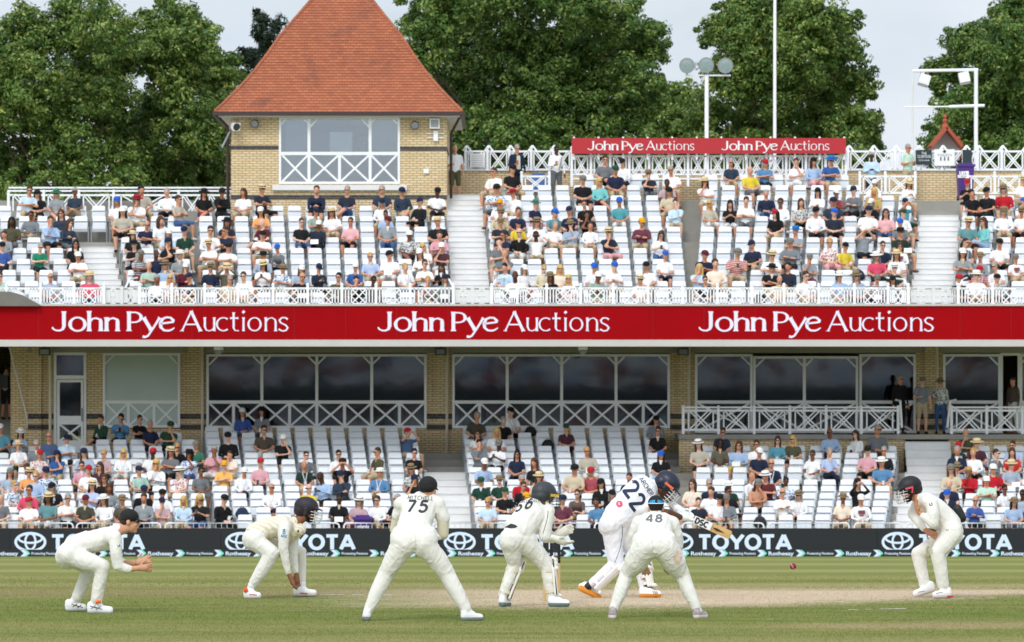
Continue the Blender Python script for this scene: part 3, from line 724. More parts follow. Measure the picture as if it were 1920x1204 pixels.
railing('white railing behind the top row on the far left, backed by the trees',154.2,[16,82,148,213,335,386,434],366,412,'cross',412,extra=[352,358])
railing('white railing with pointed tops on the brick wall right of the tower',157,[873,914,955,996,1037,1072],284,318,'peak',320)
railing('white lattice railing under the small red sign, behind the top row',156,[1072,1108,1144,1180,1217,1254,1290,1327,1364,1400,1437,1474,1511,1548,1586],293,327,'lattice',350,extra=[335])
railing('white railing with pointed tops on the brick wall, far right, behind the purple bin',157,[1590,1636,1678,1722,1766,1810,1833,1878,1922,1966],284,318,'peak',320)
railing('short white crossed railing before the brick wall, left of the standing green polo shirt',155.2,[1612,1660,1716],331,362,'cross',364)
railing('short white crossed railing beside the purple bin at the top right',155.2,[1814,1865,1918,1970],331,362,'cross',364)
railing('short white crossed railing in front of the blue cover at the top centre',155.2,[978,1030],331,358,'cross',362)
railing('white lattice balcony railing along the lower terrace, left of the balcony stairs',149.55,[1281,1347,1414,1481,1549,1615,1684],770,806,'lattice',814,extra=[764])
railing('white lattice balcony railing on the lower terrace at the far right edge',149.55,[1784,1850,1917,1984],770,806,'lattice',814,extra=[764])
for a,dx,lb in ((1691,-3,'bent white handrail at the left of the balcony stairs'),(1776,6,'bent white handrail at the right of the balcony stairs')):
    mb=MB(); mb.tube([P(a,802,149.2),P(a+dx,752,149.6),P(a+dx+(-8 if dx<0 else 10),750,149.9)],.035,8); tag(obj('handrail',mb,M['white'],None,tuple(P(a,802,149.2))),lb,'handrail')
# ---------------- tower pavilion ----------------
TD=153.8
tw=thing('tower_pavilion','square buff brick tower with steep flared red tiled roof above the seats','building',(X(635,TD),TD,8.0))
tx0,tx1=X(433,TD),X(838,TD); zt=Z(213,TD); tb=7.0
mb=MB(); mb.box(tx0,X(523,TD),TD,TD+.3,tb,zt); mb.box(X(750,TD),tx1,TD,TD+.3,tb,zt); mb.box(X(523,TD),X(750,TD),TD,TD+.3,tb,Z(345,TD)); 
mb.box(tx0,tx0+.3,TD+.3,TD+6.7,tb,zt); mb.box(tx1-.3,tx1,TD+.3,TD+6.7,tb,zt); mb.box(tx0+.3,tx1-.3,TD+6.4,TD+6.7,tb,zt)
obj('wall',mb,M['brick'],tw)
mb=MB()
for a,b,y0,y1 in ((433,523,273,281),(750,838,275,283),(433,838,366,374)):
    mb.box(X(a,TD)-.004,X(b,TD)+(.004 if b==838 else 0),TD-.006,TD-.0005,Z(y1,TD),Z(y0,TD))
mb.box(tx1+.0005,tx1+.006,TD,TD+6.7,Z(283,TD),Z(275,TD)); mb.box(tx0-.006,tx0-.0005,TD,TD+6.7,Z(281,TD),Z(273,TD))
obj('dark_brick_band',mb,M['brick_dark'],tw)
mb=MB(); mb.box(X(511,TD),X(763,TD),TD-.12,TD-.001,Z(357,TD),Z(347,TD)); obj('window_sill',mb,M['step'],tw)
bl=glassmat('tower_glass',.5,(.80,.85,.88),2.1)
window(523,750,220,345,[579.4,694],[579.4,636.7,694],288,d=TD,pane=bl,par=tw,fw=.07)
# room inside the tower: pale walls, a picture window in the rear wall, round clock, curtain
mb=MB(); mb.box(tx0+.31,tx1-.31,TD+4.2,TD+4.3,8.2,zt); mb.box(tx0+.31,tx1-.31,TD+.31,TD+4.2,8.1,8.2)
obj('room',mb,mat('tower_room','8C999F',.7,.25,.6),tw)
mb=MB(); mb.box(X(535,TD),X(578,TD),TD+.34,TD+.38,Z(343,TD),Z(222,TD)); mb.box(X(697,TD),X(747,TD),TD+.34,TD+.38,Z(288,TD),Z(222,TD)); obj('blind',mb,M['blind2'],tw)
mb=MB(); mb.lathe([(.14,0),(.14,.04),(0,.05)],(X(681,TD+4),TD+4.18,Z(262,TD+4)),(0,-1,0),n=20); obj('clock',mb,mat('clock_face','C9B39A',.5),tw)
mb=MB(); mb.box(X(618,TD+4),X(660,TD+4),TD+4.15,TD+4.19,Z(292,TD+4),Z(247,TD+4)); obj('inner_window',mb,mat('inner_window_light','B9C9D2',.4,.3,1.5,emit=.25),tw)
for cx in (650,668,682):
    mb=MB(); c=P(cx,330,TD+2.5); mb.box(c.x-.25,c.x+.25,c.y,c.y+.45,8.2,8.2+.75); mb.box(c.x-.22,c.x+.22,c.y+.4,c.y+.45,8.95,9.3); o=obj('cabinet',mb,mat('tower_cab%d'%cx,['6B3A2A','B8502A','5A4A40'][cx%3],.6),tw)
# roof: stepped tile courses, flared at the eaves, hipped
rc=Vector(((tx0+tx1)/2,TD+3.35,0)); ez=Z(211,TD); apex=Z(-66,157.2); hw0=(X(866,TD)-X(406,TD))/2
n_c=54
def half(t):   # half width at height fraction t
    return hw0*((1-t)*1.0) *(1-.0) + .0
prof=[]
for i in range(n_c+1):
    t=i/n_c; h=half(t)
    fl=max(0,1-t/.22); h=h-.13*math.sin(math.pi*min(1,t/.5))**1*(1 if t<.5 else 0)  # concave flare
    prof.append((max(.02,h),ez+(apex-ez)*t))
mb=MB(); uvs=[]
for i in range(n_c):
    (h0,z0),(h1,z1)=prof[i],prof[i+1]; e=.045
    hb=h0+e; c0=[(rc.x-hb,rc.y-hb),(rc.x+hb,rc.y-hb),(rc.x+hb,rc.y+hb),(rc.x-hb,rc.y+hb)]; ht=h1+.004
    c1=[(rc.x-ht,rc.y-ht),(rc.x+ht,rc.y-ht),(rc.x+ht,rc.y+ht),(rc.x-ht,rc.y+ht)]
    ci=[(rc.x-h0+.02,rc.y-h0+.02),(rc.x+h0-.02,rc.y-h0+.02),(rc.x+h0-.02,rc.y+h0-.02),(rc.x-h0+.02,rc.y+h0-.02)]
    o=len(mb.v)
    for c,z in ((ci,z0-.012),(c0,z0-.02),(c0,z0+.004),(c1,z1+.002)):
        for p in c: mb.v.append((p[0],p[1],z))
    for r in range(3):
        for k in range(4):
            k2=(k+1)%4; mb.f.append((o+r*4+k,o+r*4+k2,o+(r+1)*4+k2,o+(r+1)*4+k)); mb.m.append(0)
tm,tnt,tbs=newmat('clay_tiles'); n=tnt.nodes; l=tnt.links
g=n.new("ShaderNodeNewGeometry"); sp=n.new("ShaderNodeSeparateXYZ"); l.new(g.outputs['Position'],sp.inputs[0])
ad=n.new("ShaderNodeMath"); ad.operation='ADD'; l.new(sp.outputs[0],ad.inputs[0]); l.new(sp.outputs[1],ad.inputs[1])
zz=n.new("ShaderNodeMath"); zz.operation='SUBTRACT'; l.new(sp.outputs[2],zz.inputs[0]); zz.inputs[1].default_value=ez-.004
cb=n.new("ShaderNodeCombineXYZ"); l.new(sp.outputs[0],cb.inputs[0]); l.new(zz.outputs[0],cb.inputs[1])
br=n.new("ShaderNodeTexBrick"); br.inputs['Scale'].default_value=1; br.inputs['Brick Width'].default_value=.17; br.inputs['Row Height'].default_value=(apex-ez)/n_c
br.inputs['Mortar Size'].default_value=.006; br.inputs['Color1'].default_value=hexc('B46B48')+(1,); br.inputs['Color2'].default_value=hexc('9F5C40')+(1,); br.inputs['Mortar'].default_value=hexc('7A4030')+(1,)
l.new(cb.outputs[0],br.inputs[0])
nz=n.new("ShaderNodeTexNoise"); nz.inputs['Scale'].default_value=.9; nz.inputs['Detail'].default_value=8; nz.inputs['Roughness'].default_value=.7; l.new(g.outputs['Position'],nz.inputs[0])
cr=n.new("ShaderNodeValToRGB"); cr.color_ramp.elements[0].position=.56; cr.color_ramp.elements[1].position=.72; l.new(nz.outputs[0],cr.inputs[0])
mx=n.new("ShaderNodeMix"); mx.data_type='RGBA'; l.new(br.outputs[0],mx.inputs[6]); mx.inputs[7].default_value=hexc('5E4038')+(1,)
mm=n.new("ShaderNodeMath"); mm.operation='MULTIPLY'; mm.inputs[1].default_value=.7; l.new(cr.outputs[0],mm.inputs[0]); l.new(mm.outputs[0],mx.inputs[0])
l.new(mx.outputs[2],tbs.inputs['Base Color']); tbs.inputs['Roughness'].default_value=.8
rf=obj('roof',mb,tm,tw)
mb=MB()
for sx,sy in ((-1,-1),(1,-1),(1,1),(-1,1)):
    pts=[(rc.x+sx*(h+.02),rc.y+sy*(h+.02),z+.01) for h,z in prof[::3]]; mb.tube(pts,.05,6)
obj('ridge_tiles',mb,tm,rf)
e=hw0+.09; mb=MB(); g0=ez-.12
mb.box(rc.x-e,rc.x+e,rc.y-e,rc.y-e+.12,g0,ez+.0); mb.box(rc.x-e,rc.x+e,rc.y+e-.12,rc.y+e,g0,ez); mb.box(rc.x-e,rc.x-e+.12,rc.y-e+.12,rc.y+e-.12,g0,ez); mb.box(rc.x+e-.12,rc.x+e,rc.y-e+.12,rc.y+e-.12,g0,ez)
mb.tube([(rc.x-e+.1,rc.y-e+.1,g0+.03),(tx0-.1,TD-.02,g0-.32),(tx0-.1,TD+.2,8)],.05,8); mb.tube([(rc.x+e-.1,rc.y-e+.1,g0+.03),(tx1+.12,TD+.6,g0-.5),(tx1+.12,TD+.7,8.7)],.045,8)
obj('gutter',mb,M['brown'],tw)
mb=MB(); mb.box(rc.x-e+.12,rc.x+e-.12,rc.y-e+.12,rc.y+e-.12,g0-.04,g0-.0); obj('soffit_board',mb,M['white_old'],tw)
mb=MB(); c=P(692,6,TD+4.2); mb.box(c.x-.12,c.x+.14,c.y,c.y+.3,c.z-.9,c.z+.5); obj('vent_stack',mb,M['grey'],rf)
def small(name,label,cat,parts,grp=None):
    t=thing(name,label,cat,parts[0][1],grp)
    for nm,o,mb,mt in parts: obj(nm,mb,mt,t,smooth=False)
    return t
c=P(440,236,TD-.35); mb=MB(); mb.lathe([(.07,.16),(.1,.12),(.17,-.12),(.175,-.14)],c,(-.5,.85,.3),n=4); mb2=MB(); mb2.lathe([(.12,-.141),(.05,-.09)],c,(-.5,.85,.3),n=12); mb3=MB(); mb3.tube([c,P(446,222,TD)],.02)
small('loudspeaker','white horn loudspeaker under the left eave of the tower','loudspeaker',[('horn',tuple(c),mb,M['white']),('cone',0,mb2,M['dkmetal']),('bracket',0,mb3,M['grey'])])
for px,py,lb in ((478,231,'grey floodlight under the eave, left of the tower window'),(778,234,'grey floodlight under the eave, right of the tower window')):
    c=P(px,py,TD-.2); mb=MB(); mb.lathe([(.06,.12),(.13,.02),(.14,-.06)],c,(.2 if px<600 else 0,.8,.4),n=8); mb2=MB(); mb2.lathe([(.12,-.062),(.1,-.075)],c,(.2 if px<600 else 0,.8,.4),n=8)
    small('wall_floodlight',lb,'floodlight',[('housing',tuple(c),mb,M['dkmetal']),('lens',0,mb2,M['grey'])],'floodlights on the tower')
c=P(815,232,TD-.15); mb=MB(); mb.box(c.x-.15,c.x+.15,c.y-.1,c.y+.12,c.z-.15,c.z+.15); mb2=MB(); mb2.box(c.x-.12,c.x+.12,c.y-.108,c.y-.101,c.z-.12,c.z+.12)
small('loudspeaker','white box loudspeaker at the right end of the tower wall','loudspeaker',[('cabinet',tuple(c),mb,M['white']),('grille_panel',0,mb2,M['grey'])])
c=P(817,255,TD-.05); mb=MB(); mb.box(c.x-.07,c.x+.07,c.y-.05,c.y+.04,c.z-.16,c.z+.16); mb.box(c.x-.26,c.x+.26,c.y,c.y+.02,c.z+.06,c.z+.09); mb.box(c.x-.26,c.x+.26,c.y,c.y+.02,c.z-.07,c.z-.04)
small('aerial','white panel aerial with crossbars on the right of the tower wall','aerial',[('panel',tuple(c),mb,M['white'])])
c=P(799,321,TD-.03); mb=MB(); mb.box(c.x-.08,c.x+.08,c.y-.04,c.y+.02,c.z-.07,c.z+.07); mb.box(c.x-.06,c.x+.06,c.y-.046,c.y-.041,c.z-.05,c.z+.05)
tag(obj('junction_box',mb,M['white'],None,tuple(c)),'small white junction box low on the right of the tower wall','box')
mb=MB(); mb.tube([P(416,277,TD-.3),P(431,247,TD-.1)],.03,6); mb.tube([P(431,247,TD-.1),P(434,250,TD+.02)],.02,6); tag(obj('wall_bracket',mb,M['grey'],None,tuple(P(431,247,TD-.1))),'slanting grey bracket arm at the left corner of the tower','bracket')

# ---------------- upper wall, sign, bins, notices ----------------
wl=MB(); wl.box(X(840,157),XR,157.05,157.35,8.2,Z(321,157)); o=obj('brick_wall',wl,M['brick'],None,(X(1300,157),157.2,8.66)); tag(o,'long low buff brick wall with a pale coping behind the top row','wall')
cp=MB(); cp.box(X(840,157),XR,157.0,157.4,Z(321,157)+.002,Z(317,157)); obj('coping',cp,M['white_old'],o,(X(1300,157),157.2,8.66))
sg=thing('sign_board','red sign board with white lettering on top of the lattice railing','sign',tuple(P(1329,288,155.7)))
mb=MB(); mb.box(X(1072,155.7),X(1586,155.7),155.7,155.78,Z(288,155.7),Z(259,155.7)); obj('board',mb,M['redsign'],sg)
for a,b in ((1102,1302),(1353,1555)): put_sign(a,b,281.5,155.7,sg,M['letter2'],.008)
for px in range(1076,1590,46): mb=MB(); mb.box(X(px,156)-.03,X(px,156)+.03,155.8,155.86,Z(300,156),Z(257,156)); obj('bracket',mb,M['white'],sg)
def notice(px0,px1,py0,py1,d,mt,lb,draw=None):
    t=thing('notice_board',lb,'notice',tuple(P((px0+px1)/2,py1,d)))
    mb=MB(); mb.box(X(px0,d),X(px1,d),d,d+.03,Z(py1,d),Z(py0,d)); obj('board',mb,mt,t)
    if draw: draw(t)
    return t
def d1(t):
    for txt,y,sz,w in (('THE',290,.12,.16),('CLUBHOUSE',296,.13,.42),('FOOD & DRINK',302,.06,.34)): font_text('lettering',txt,sz,(X(1732.5,156.9)-w/2,156.9,Z(y,156.9)),M['letter2'],t,width=w)
def d2(t):
    font_text('lettering','TOILETS',.1,(X(1757,156.9),156.9,Z(293,156.9)),M['grey'],t,width=.46)
    mb=MB()
    for px in (1764,1771,1778): 
        c=P(px,298,156.89); mb.lathe([(.018,0),(.018,.008)],(c.x,c.y,c.z+.05),(0,-1,0),n=8); mb.box(c.x-.018,c.x+.018,c.y-.008,c.y+.008,c.z-.05,c.z+.03)
    obj('symbols',mb,M['dkmetal'],t); mb=MB(); c=P(1771,284,156.89); mb.lathe([(.05,0),(.05,.006)],c,(0,-1,0),n=12); obj('crest',mb,M['dkgreen'],t)
notice(1717,1747,281,309,156.9,M['dkgreen'],'dark green notice board with pale lettering, right of the man in the green polo',d1)
notice(1752,1790,280,311,156.9,M['letter2'],'white toilets notice on the railing below the small red gable',d2)
notice(1805,1822,281,305,156.9,M['dkgreen'],'narrow dark green notice board right above the purple bin')
def d3(t):
    mb=MB()
    for i in range(7): mb.box(X(884,156.9),X(906,156.9),156.893,156.899,Z(291+i*3.4,156.9)-.008,Z(291+i*3.4,156.9)+.008)
    obj('text_lines',mb,M['grey'],t)
notice(881,908,288,314,156.9,M['letter2'],'white notice on the pointed railing next to the tower',d3)
def wheelie(px0,px1,py0,py1,d,lb,zbot):
    t=thing('wheelie_bin',lb,'bin',(X((px0+px1)/2,d),d,zbot)); x0,x1=X(px0,d),X(px1,d); z1=Z(py0,d); h=z1-zbot
    mb=MB(); w_=(x1-x0); o=[(x0+.05,d-.3,zbot+.08),(x1-.05,d-.3,zbot+.08),(x1-.05,d+.3,zbot+.08),(x0+.05,d+.3,zbot+.08),(x0,d-.36,z1-.12),(x1,d-.36,z1-.12),(x1,d+.36,z1-.12),(x0,d+.36,z1-.12)]
    mb.add(o,[(0,3,2,1),(4,5,6,7),(0,1,5,4),(1,2,6,5),(2,3,7,6),(3,0,4,7)]); obj('body',mb,M['purple'],t)
    mb=MB(); mb.box(x0-.03,x1+.03,d-.4,d+.38,z1-.118,z1-.05); mb.box(x0+.05,x1-.05,d-.32,d+.3,z1-.05,z1); mb.tube([(x0,d+.42,z1-.08),(x1,d+.42,z1-.08)],.02); obj('lid',mb,M['purple'],t)
    for x in (x0+.06,x1-.06):
        mb=MB(); mb.lathe([(.1,-.03),(.1,.03)],(x,d+.3,zbot+.1),(1,0,0),n=12); obj('wheel',mb,M['black'],t)
    return t
wb=wheelie(1794,1825,306,366,155.9,'tall purple wheelie bin in front of the brick wall at the top right',8.66)
for i,(a,b) in enumerate(((1797,1812),(1795,1822),(1800,1818),(1803,1818))):
    pass
font_text('lettering',"LET'S",.13,(X(1799,155.5),155.535,Z(327,155.5)),M['letter2'],wb,bold=.012,width=.30)
font_text('lettering','RECYCLE',.11,(X(1796,155.5),155.54,Z(333,155.5)),M['letter2'],wb,bold=.01,width=.36)
mb=MB(); c=P(1010,330,156.4); 
mb.poly([(c.x-.26,c.y,c.z-.5),(c.x+.26,c.y,c.z-.5),(c.x+.26,c.y,c.z+.02),(c.x+.15,c.y,c.z+.09),(c.x-.15,c.y,c.z+.09),(c.x-.26,c.y,c.z+.02)],.4)
tag(obj('crate_cover',mb,mat('blue_cover','4A6FA8',.6),None,(c.x,c.y,8.66)),'green crate under a rounded blue cover behind the short railing','crate')
# gable turret
t=thing('gable_turret','small white gable with terracotta tiles and finial above the wall','building',tuple(P(1772,290,166)))
d=166; mb=MB(); mb.poly([P(1745,300,d),P(1799,300,d),P(1799,272,d),P(1772,242,d),P(1745,272,d)],1.2); obj('gable_wall',mb,mat('grey_white_render','BFC0BE',.8),t)
mb=MB()
for s in (-1,1): mb.bar(P(1772,241,d-.08),P(1772+s*29,277,d-.08),.10,1.6)
obj('roof',mb,M['terracotta'],t)
mb=MB(); c=P(1772,243,d-.1); mb.lathe([(.14,0),(.12,.12),(.06,.2),(.09,.3),(.04,.36),(.07,.42),(.03,.5),(0,.53)],c,n=10); c=P(1797,268,d+.4); mb.lathe([(.1,-.5),(.1,0),(.14,.05),(.06,.1),(.08,.16),(0,.24)],c,n=10); obj('finial',mb,M['terracotta'],t)

# poles
d=165
t=thing('floodlight_mast','white mast carrying three round lamps above the red sign','lamp mast',(X(1325,d),d,8)); mb=MB(); mb.tube([(X(1325,d),d,-2),P(1325,142,d)],.07,10); obj('pole',mb,M['white'],t)
mb=MB(); mb.box(X(1285,d),X(1370,d),d-.04,d+.04,Z(143,d),Z(140,d)); obj('crossbar',mb,M['white_old'],t)
for px,py in ((1288,123),(1324,122),(1360,123)):
    c=P(px,py,d-.1); lm=MB(); lm.lathe([(.08,.26),(.16,.2),(.25,.02),(.26,-.05),(.245,-.05)],c,(0,1,.12),n=20); lm.bar(P(px,py+12,d),P(px,143,d),.06,.04); h=obj('lamp',lm,M['grey'],t,smooth=False)
    gm_=MB(); gm_.lathe([(.24,-.045),(.12,-.06),(0,-.065)],c,(0,1,.12),n=20); obj('lens',gm_,mat('lamp_lens','8FA3A0',.15,.3,12),h)
t=thing('flagpole','tall plain white flagpole rising out of frame behind the red sign','flagpole',(X(1452,170),170,8)); mb=MB(); mb.tube([(X(1452,170),170,-2),P(1453,-160,170)],[.075,.05],10); obj('pole',mb,M['white'],t)
mb=MB(); mb.lathe([(.05,0),(.09,.06),(.05,.14),(0,.16)],P(1453,-160,170),n=10); obj('cap',mb,M['grey'],t)
d=162; t=thing('speaker_gantry','white goalpost gantry with two hanging loudspeakers above the far right wall','gantry',(X(1831,d),d,8.6)); mb=MB()
mb.tube([(X(1711,d),d,8),P(1711,133,d)],.03,8); obj('post',mb,M['white_old'],t)
mb=MB(); mb.tube([(X(1830,d),d,8),P(1830,130,d)],.065,8); obj('post',mb,M['white'],t)
mb=MB(); mb.tube([P(1711,133,d),P(1834,131,d)],.05,8); obj('crossbar',mb,M['white'],t)
mb=MB(); mb.tube([P(1695,201,d),P(1780,200,d)],.025,8); mb.tube([P(1780,200,d),P(1846,198,d)],.05,8); obj('crossbar',mb,M['white'],t)
for px,py,rz in ((1733,151,.3),(1808,147,-.2)):
    c=P(px,py,d-.1); mb=MB(); mb.box(-.17,.17,-.13,.13,-.17,.17); mb.box(-.13,.13,-.136,-.131,-.13,.13,0)
    me=mesh_from('loudspeaker',mb,M['white_old']); me.transform(Matrix.Translation(c-Vector(t["_o"]))@Matrix.Rotation(rz,4,'Y')@Matrix.Rotation(-.3,4,'X')); o=obj('loudspeaker',me,None,t,t["_o"])
    mb=MB(); mb.tube([P(px-6,132,d),c+Vector((-.12,0,.18))],.012,5); mb.tube([P(px+6,132,d),c+Vector((.12,0,.18))],.012,5); obj('chain',mb,M['grey'],t)

# ---------------- trees ----------------
def leafmat(name,c1,c2,c3):
    m,nt,b=newmat(name); n=nt.nodes; l=nt.links
    at=n.new("ShaderNodeAttribute"); at.attribute_name='tint'
    cr=n.new("ShaderNodeValToRGB"); e=cr.color_ramp.elements; e[0].color=hexc(c1)+(1,); e[1].color=hexc(c3)+(1,); x=e.new(.55); x.color=hexc(c2)+(1,)
    l.new(at.outputs['Fac'],cr.inputs[0]); l.new(cr.outputs[0],b.inputs['Base Color']); b.inputs['Roughness'].default_value=.5; b.inputs['Specular IOR Level'].default_value=.35
    tr=n.new("ShaderNodeBsdfTranslucent"); l.new(cr.outputs[0],tr.inputs[0]); mx=n.new("ShaderNodeMixShader"); mx.inputs[0].default_value=.22
    l.new(b.outputs[0],mx.inputs[1]); l.new(tr.outputs[0],mx.inputs[2]); l.new(mx.outputs[0],n["Material Output"].inputs[0]); return m
LM=leafmat('lime_leaves','355320','607F34','B3BA64'); LM2=leafmat('lime_leaves_deep','2F4E1E','577832','A6B25E'); CM=leafmat('conifer_needles','142218','20331F','33482B')
bark=mat('bark','4A4036',.95,.3,4,bump=.5,bscale=20)
def crown_leaves(blobs,nleaf,size,seed,conifer=False,tint0=.5):
    r=np.random.default_rng(seed); cs=[];ns=[];tn=[]
    tot=sum(b[3]*b[4] for b in blobs)
    for (bx,by,bz,rx,rz) in blobs:
        k=int(nleaf*rx*rz/tot); nc=max(6,int(k/75))     # leaf clumps within each bough
        u=r.normal(size=(nc,3)); u/=np.linalg.norm(u,axis=1)[:,None]; rad=r.uniform(.05,1.1,nc)**.55
        cc=np.stack([bx+u[:,0]*rx*rad,by+u[:,1]*rx*.9*rad,bz+u[:,2]*rz*rad],1); cr_=r.uniform(.24,.6,nc)*(.5+.28*rx/1.5)
        ct=r.normal(0,.13,nc)
        per=max(4,k//nc); w_=r.normal(size=(nc,per,3)); w_/=np.linalg.norm(w_,axis=2)[:,:,None]; w_[:,:,2]*=.75
        p=cc[:,None,:]+w_*(cr_[:,None]*r.uniform(.35,1,(nc,per))**.5)[:,:,None]
        cs.append(p.reshape(-1,3)); nn=w_+u[:,None,:]*.5+r.normal(0,.6,w_.shape)+np.array([0,0,.45]); ns.append(nn.reshape(-1,3))
        tn.append((tint0+ct[:,None]+r.normal(0,.2,(nc,per))).reshape(-1))
    c=np.concatenate(cs); nn=np.concatenate(ns); t=np.concatenate(tn); t=np.clip(t,0,.8); bt=r.random(len(t))<.07; t[bt]=r.uniform(.85,1,bt.sum()); nn/=np.linalg.norm(nn,axis=1)[:,None]+1e-9
    a=np.cross(nn,r.normal(size=nn.shape)); a/=np.linalg.norm(a,axis=1)[:,None]+1e-9; b=np.cross(nn,a); s=size*r.uniform(.6,1.35,len(c))[:,None]; s2=s*(.35 if conifer else .8)
    v=np.stack([c-a*s*.9,c-b*s2*.55,c+a*s,c+b*s2*.55],1)
    # yellow-green bract clusters, small and bright
    return v.reshape(-1,3),np.clip(t,0,1)
def tree(name,label,blobs,nleaf,size,seed,trunk,mt,conifer=False,grp='trees behind the stand',tint0=.45):
    tx,ty,r0,ztop=trunk; t=thing(name,label,'tree',(tx,ty,-2),grp); rr=random.Random(seed)
    v,ti=crown_leaves(blobs,nleaf,size,seed,conifer,tint0); v=v-np.array([tx,ty,-2]); o=tri_obj('crown',v,mt,4); o.parent=t
    at=o.data.attributes.new('tint','FLOAT','FACE'); at.data.foreach_set('value',ti.astype(np.float32))
    mb=MB(); mb.tube([(tx,ty,-2.2),(tx+.1,ty,3),(tx-.05,ty,7),(tx,ty,ztop)],[r0*1.2,r0,r0*.8,r0*.3],10)
    for (bx,by,bz,rx,rz) in blobs[1::4]:
        z0=min(bz-rz*.3,rr.uniform(6,ztop*.9)); z0=max(4,z0-1.5); m_=Vector((tx+(bx-tx)*.5+rr.uniform(-.3,.3),ty+(by-ty)*.5,(z0+bz)/2+.3))
        mb.tube([(tx,ty,z0),m_,(bx,by,bz)],[r0*.28,r0*.14,.02],6)
    obj('trunk',mb,bark,t); return t
def blobs_px(lst,d,seed,depth=3.0):
    r=random.Random(seed); out=[]
    for (px,py,rp,*q) in lst:
        s=F/d; rz=(q[0] if q else rp)/s
        dd=d+r.uniform(-depth,depth); out.append((X(px,d)*dd/d*1.0,dd,Z(py,d),rp/s,rz))
        out.append((X(px,d)+r.uniform(-.4,.4)*rp/s,d+r.uniform(0,depth*1.5),Z(py,d)+r.uniform(-.4,.4)*rz,rp/s*.85,rz*.85))
    return out
tree('lime_tree','broad lime tree at the far left, its crown reaching out of frame',blobs_px([(0,110,60),(60,70,65),(130,35,70),(195,60,65),(150,120,75),(70,160,70),(5,200,60),(120,210,70),(190,170,60),(60,270,75),(140,300,70),(0,320,65),(215,290,55),(200,235,50),(70,370,60),(150,380,60),(-60,150,70),(-60,300,80),(0,390,50),(235,360,50)],172,11),140000,.082,11,(X(110,172),172,.4,12),LM)
tree('lime_tree','lime tree just left of the tower with yellow-green seed clusters',blobs_px([(310,45,60),(365,90,55),(405,140,48),(330,150,60),(270,100,50),(400,205,48),(350,240,60),(285,200,50),(410,270,40),(390,320,55),(300,310,60),(330,370,60),(425,345,40),(250,250,40),(400,395,50)],176,12),112000,.082,12,(X(335,176),176,.38,12),LM)
tree('conifer_tree','dark ragged conifer behind the left slope of the tower roof',blobs_px([(485,40,14,26),(500,75,22,24),(520,45,10,16),(470,110,26,22),(500,120,26,26),(450,140,18,18),(480,165,34,26),(465,200,40,30),(500,210,40,30),(480,250,50,40)],185,13,1.5),12000,.16,13,(X(490,185),185,.3,15),CM,True,None)
tree('lime_tree','very large dense lime tree between the tower and the red sign',blobs_px([(820,20,70),(900,-10,80),(1000,-30,80),(1090,0,75),(1160,40,65),(1210,85,48),(800,90,50),(870,100,75),(960,80,80),(1050,90,80),(1140,120,70),(1195,150,52),(850,180,60),(930,180,75),(1020,180,80),(1110,200,70),(1180,215,55),(870,260,60),(950,270,65),(1040,275,65),(1130,280,60),(1205,280,45),(770,45,28),(1230,60,25),(830,230,40),(1000,330,80),(900,330,60),(1120,330,60)],176,14),235000,.082,14,(X(1000,176),176,.5,13),LM2)
tree('lime_tree','lower lime tree showing in the gap left of the lamp mast',blobs_px([(1235,190,40),(1285,180,38),(1255,230,45),(1310,220,38),(1225,265,45),(1290,270,45),(1330,270,40),(1260,310,50),(1330,310,40)],190,15),60000,.085,15,(X(1270,190),190,.3,10),LM)
tree('lime_tree','tall lime tree behind the white flagpole',blobs_px([(1390,25,55),(1460,10,65),(1530,30,58),(1350,60,38),(1420,90,65),(1500,100,70),(1570,90,55),(1375,150,58),(1450,170,65),(1540,175,65),(1605,160,42),(1340,205,42),(1410,240,60),(1500,250,65),(1590,235,52),(1635,235,32),(1640,275,28),(1400,300,55),(1580,300,55),(1500,320,60),(1590,40,30)],178,16),160000,.082,16,(X(1480,178),178,.42,12),LM)
tree('lime_tree','lime tree at the far right edge behind the speaker gantry',blobs_px([(1900,15,45),(1860,60,50),(1910,90,60),(1815,85,38),(1880,150,65),(1800,130,28),(1765,120,22),(1760,165,18),(1830,190,50),(1900,220,60),(1785,215,36),(1760,250,30),(1830,265,55),(1900,290,60),(1960,60,60),(1970,180,70),(1780,300,50)],174,17),130000,.082,17,(X(1880,174),174,.4,12),LM2)
tree('lime_tree','small dark tree low behind the top row on the far left',blobs_px([(40,420,60),(150,440,60),(260,430,60),(370,430,60)],168,18),32000,.085,18,(X(200,168),168,.3,6),LM2)

# ---------------- the stand opposite, seen only in the window reflections ----------------
t=thing('opposite_stand','grandstand across the ground, mirrored in the lounge windows','grandstand',(0,-70,0)); mb=MB()
for k in range(16): mb.box(-70,70,-70-1.4*k,-68.6-1.4*k,0,1+.55*k)
cwm,cnt_,cbs=newmat('seated_crowd'); v_=cnt_.nodes.new("ShaderNodeTexVoronoi"); v_.inputs['Scale'].default_value=.9; g_=cnt_.nodes.new("ShaderNodeNewGeometry"); cnt_.links.new(g_.outputs['Position'],v_.inputs[0])
r_=cnt_.nodes.new("ShaderNodeValToRGB"); r_.color_ramp.interpolation='CONSTANT'; sx_=cnt_.nodes.new("ShaderNodeSeparateColor"); cnt_.links.new(v_.outputs['Color'],sx_.inputs[0]); cnt_.links.new(sx_.outputs[0],r_.inputs[0])
for p_,c_ in ((.0,'E0E2E4'),(.42,'20283C'),(.55,'B98A70'),(.68,'9A2030'),(.76,'8FA8C8'),(.86,'F0F0F0')):
    e_=r_.color_ramp.elements.new(p_) if p_ else r_.color_ramp.elements[0]; e_.color=hexc(c_)+(1,)
r_.color_ramp.elements[-1].color=hexc('14161A')+(1,); cnt_.links.new(r_.outputs[0],cbs.inputs['Base Color'])
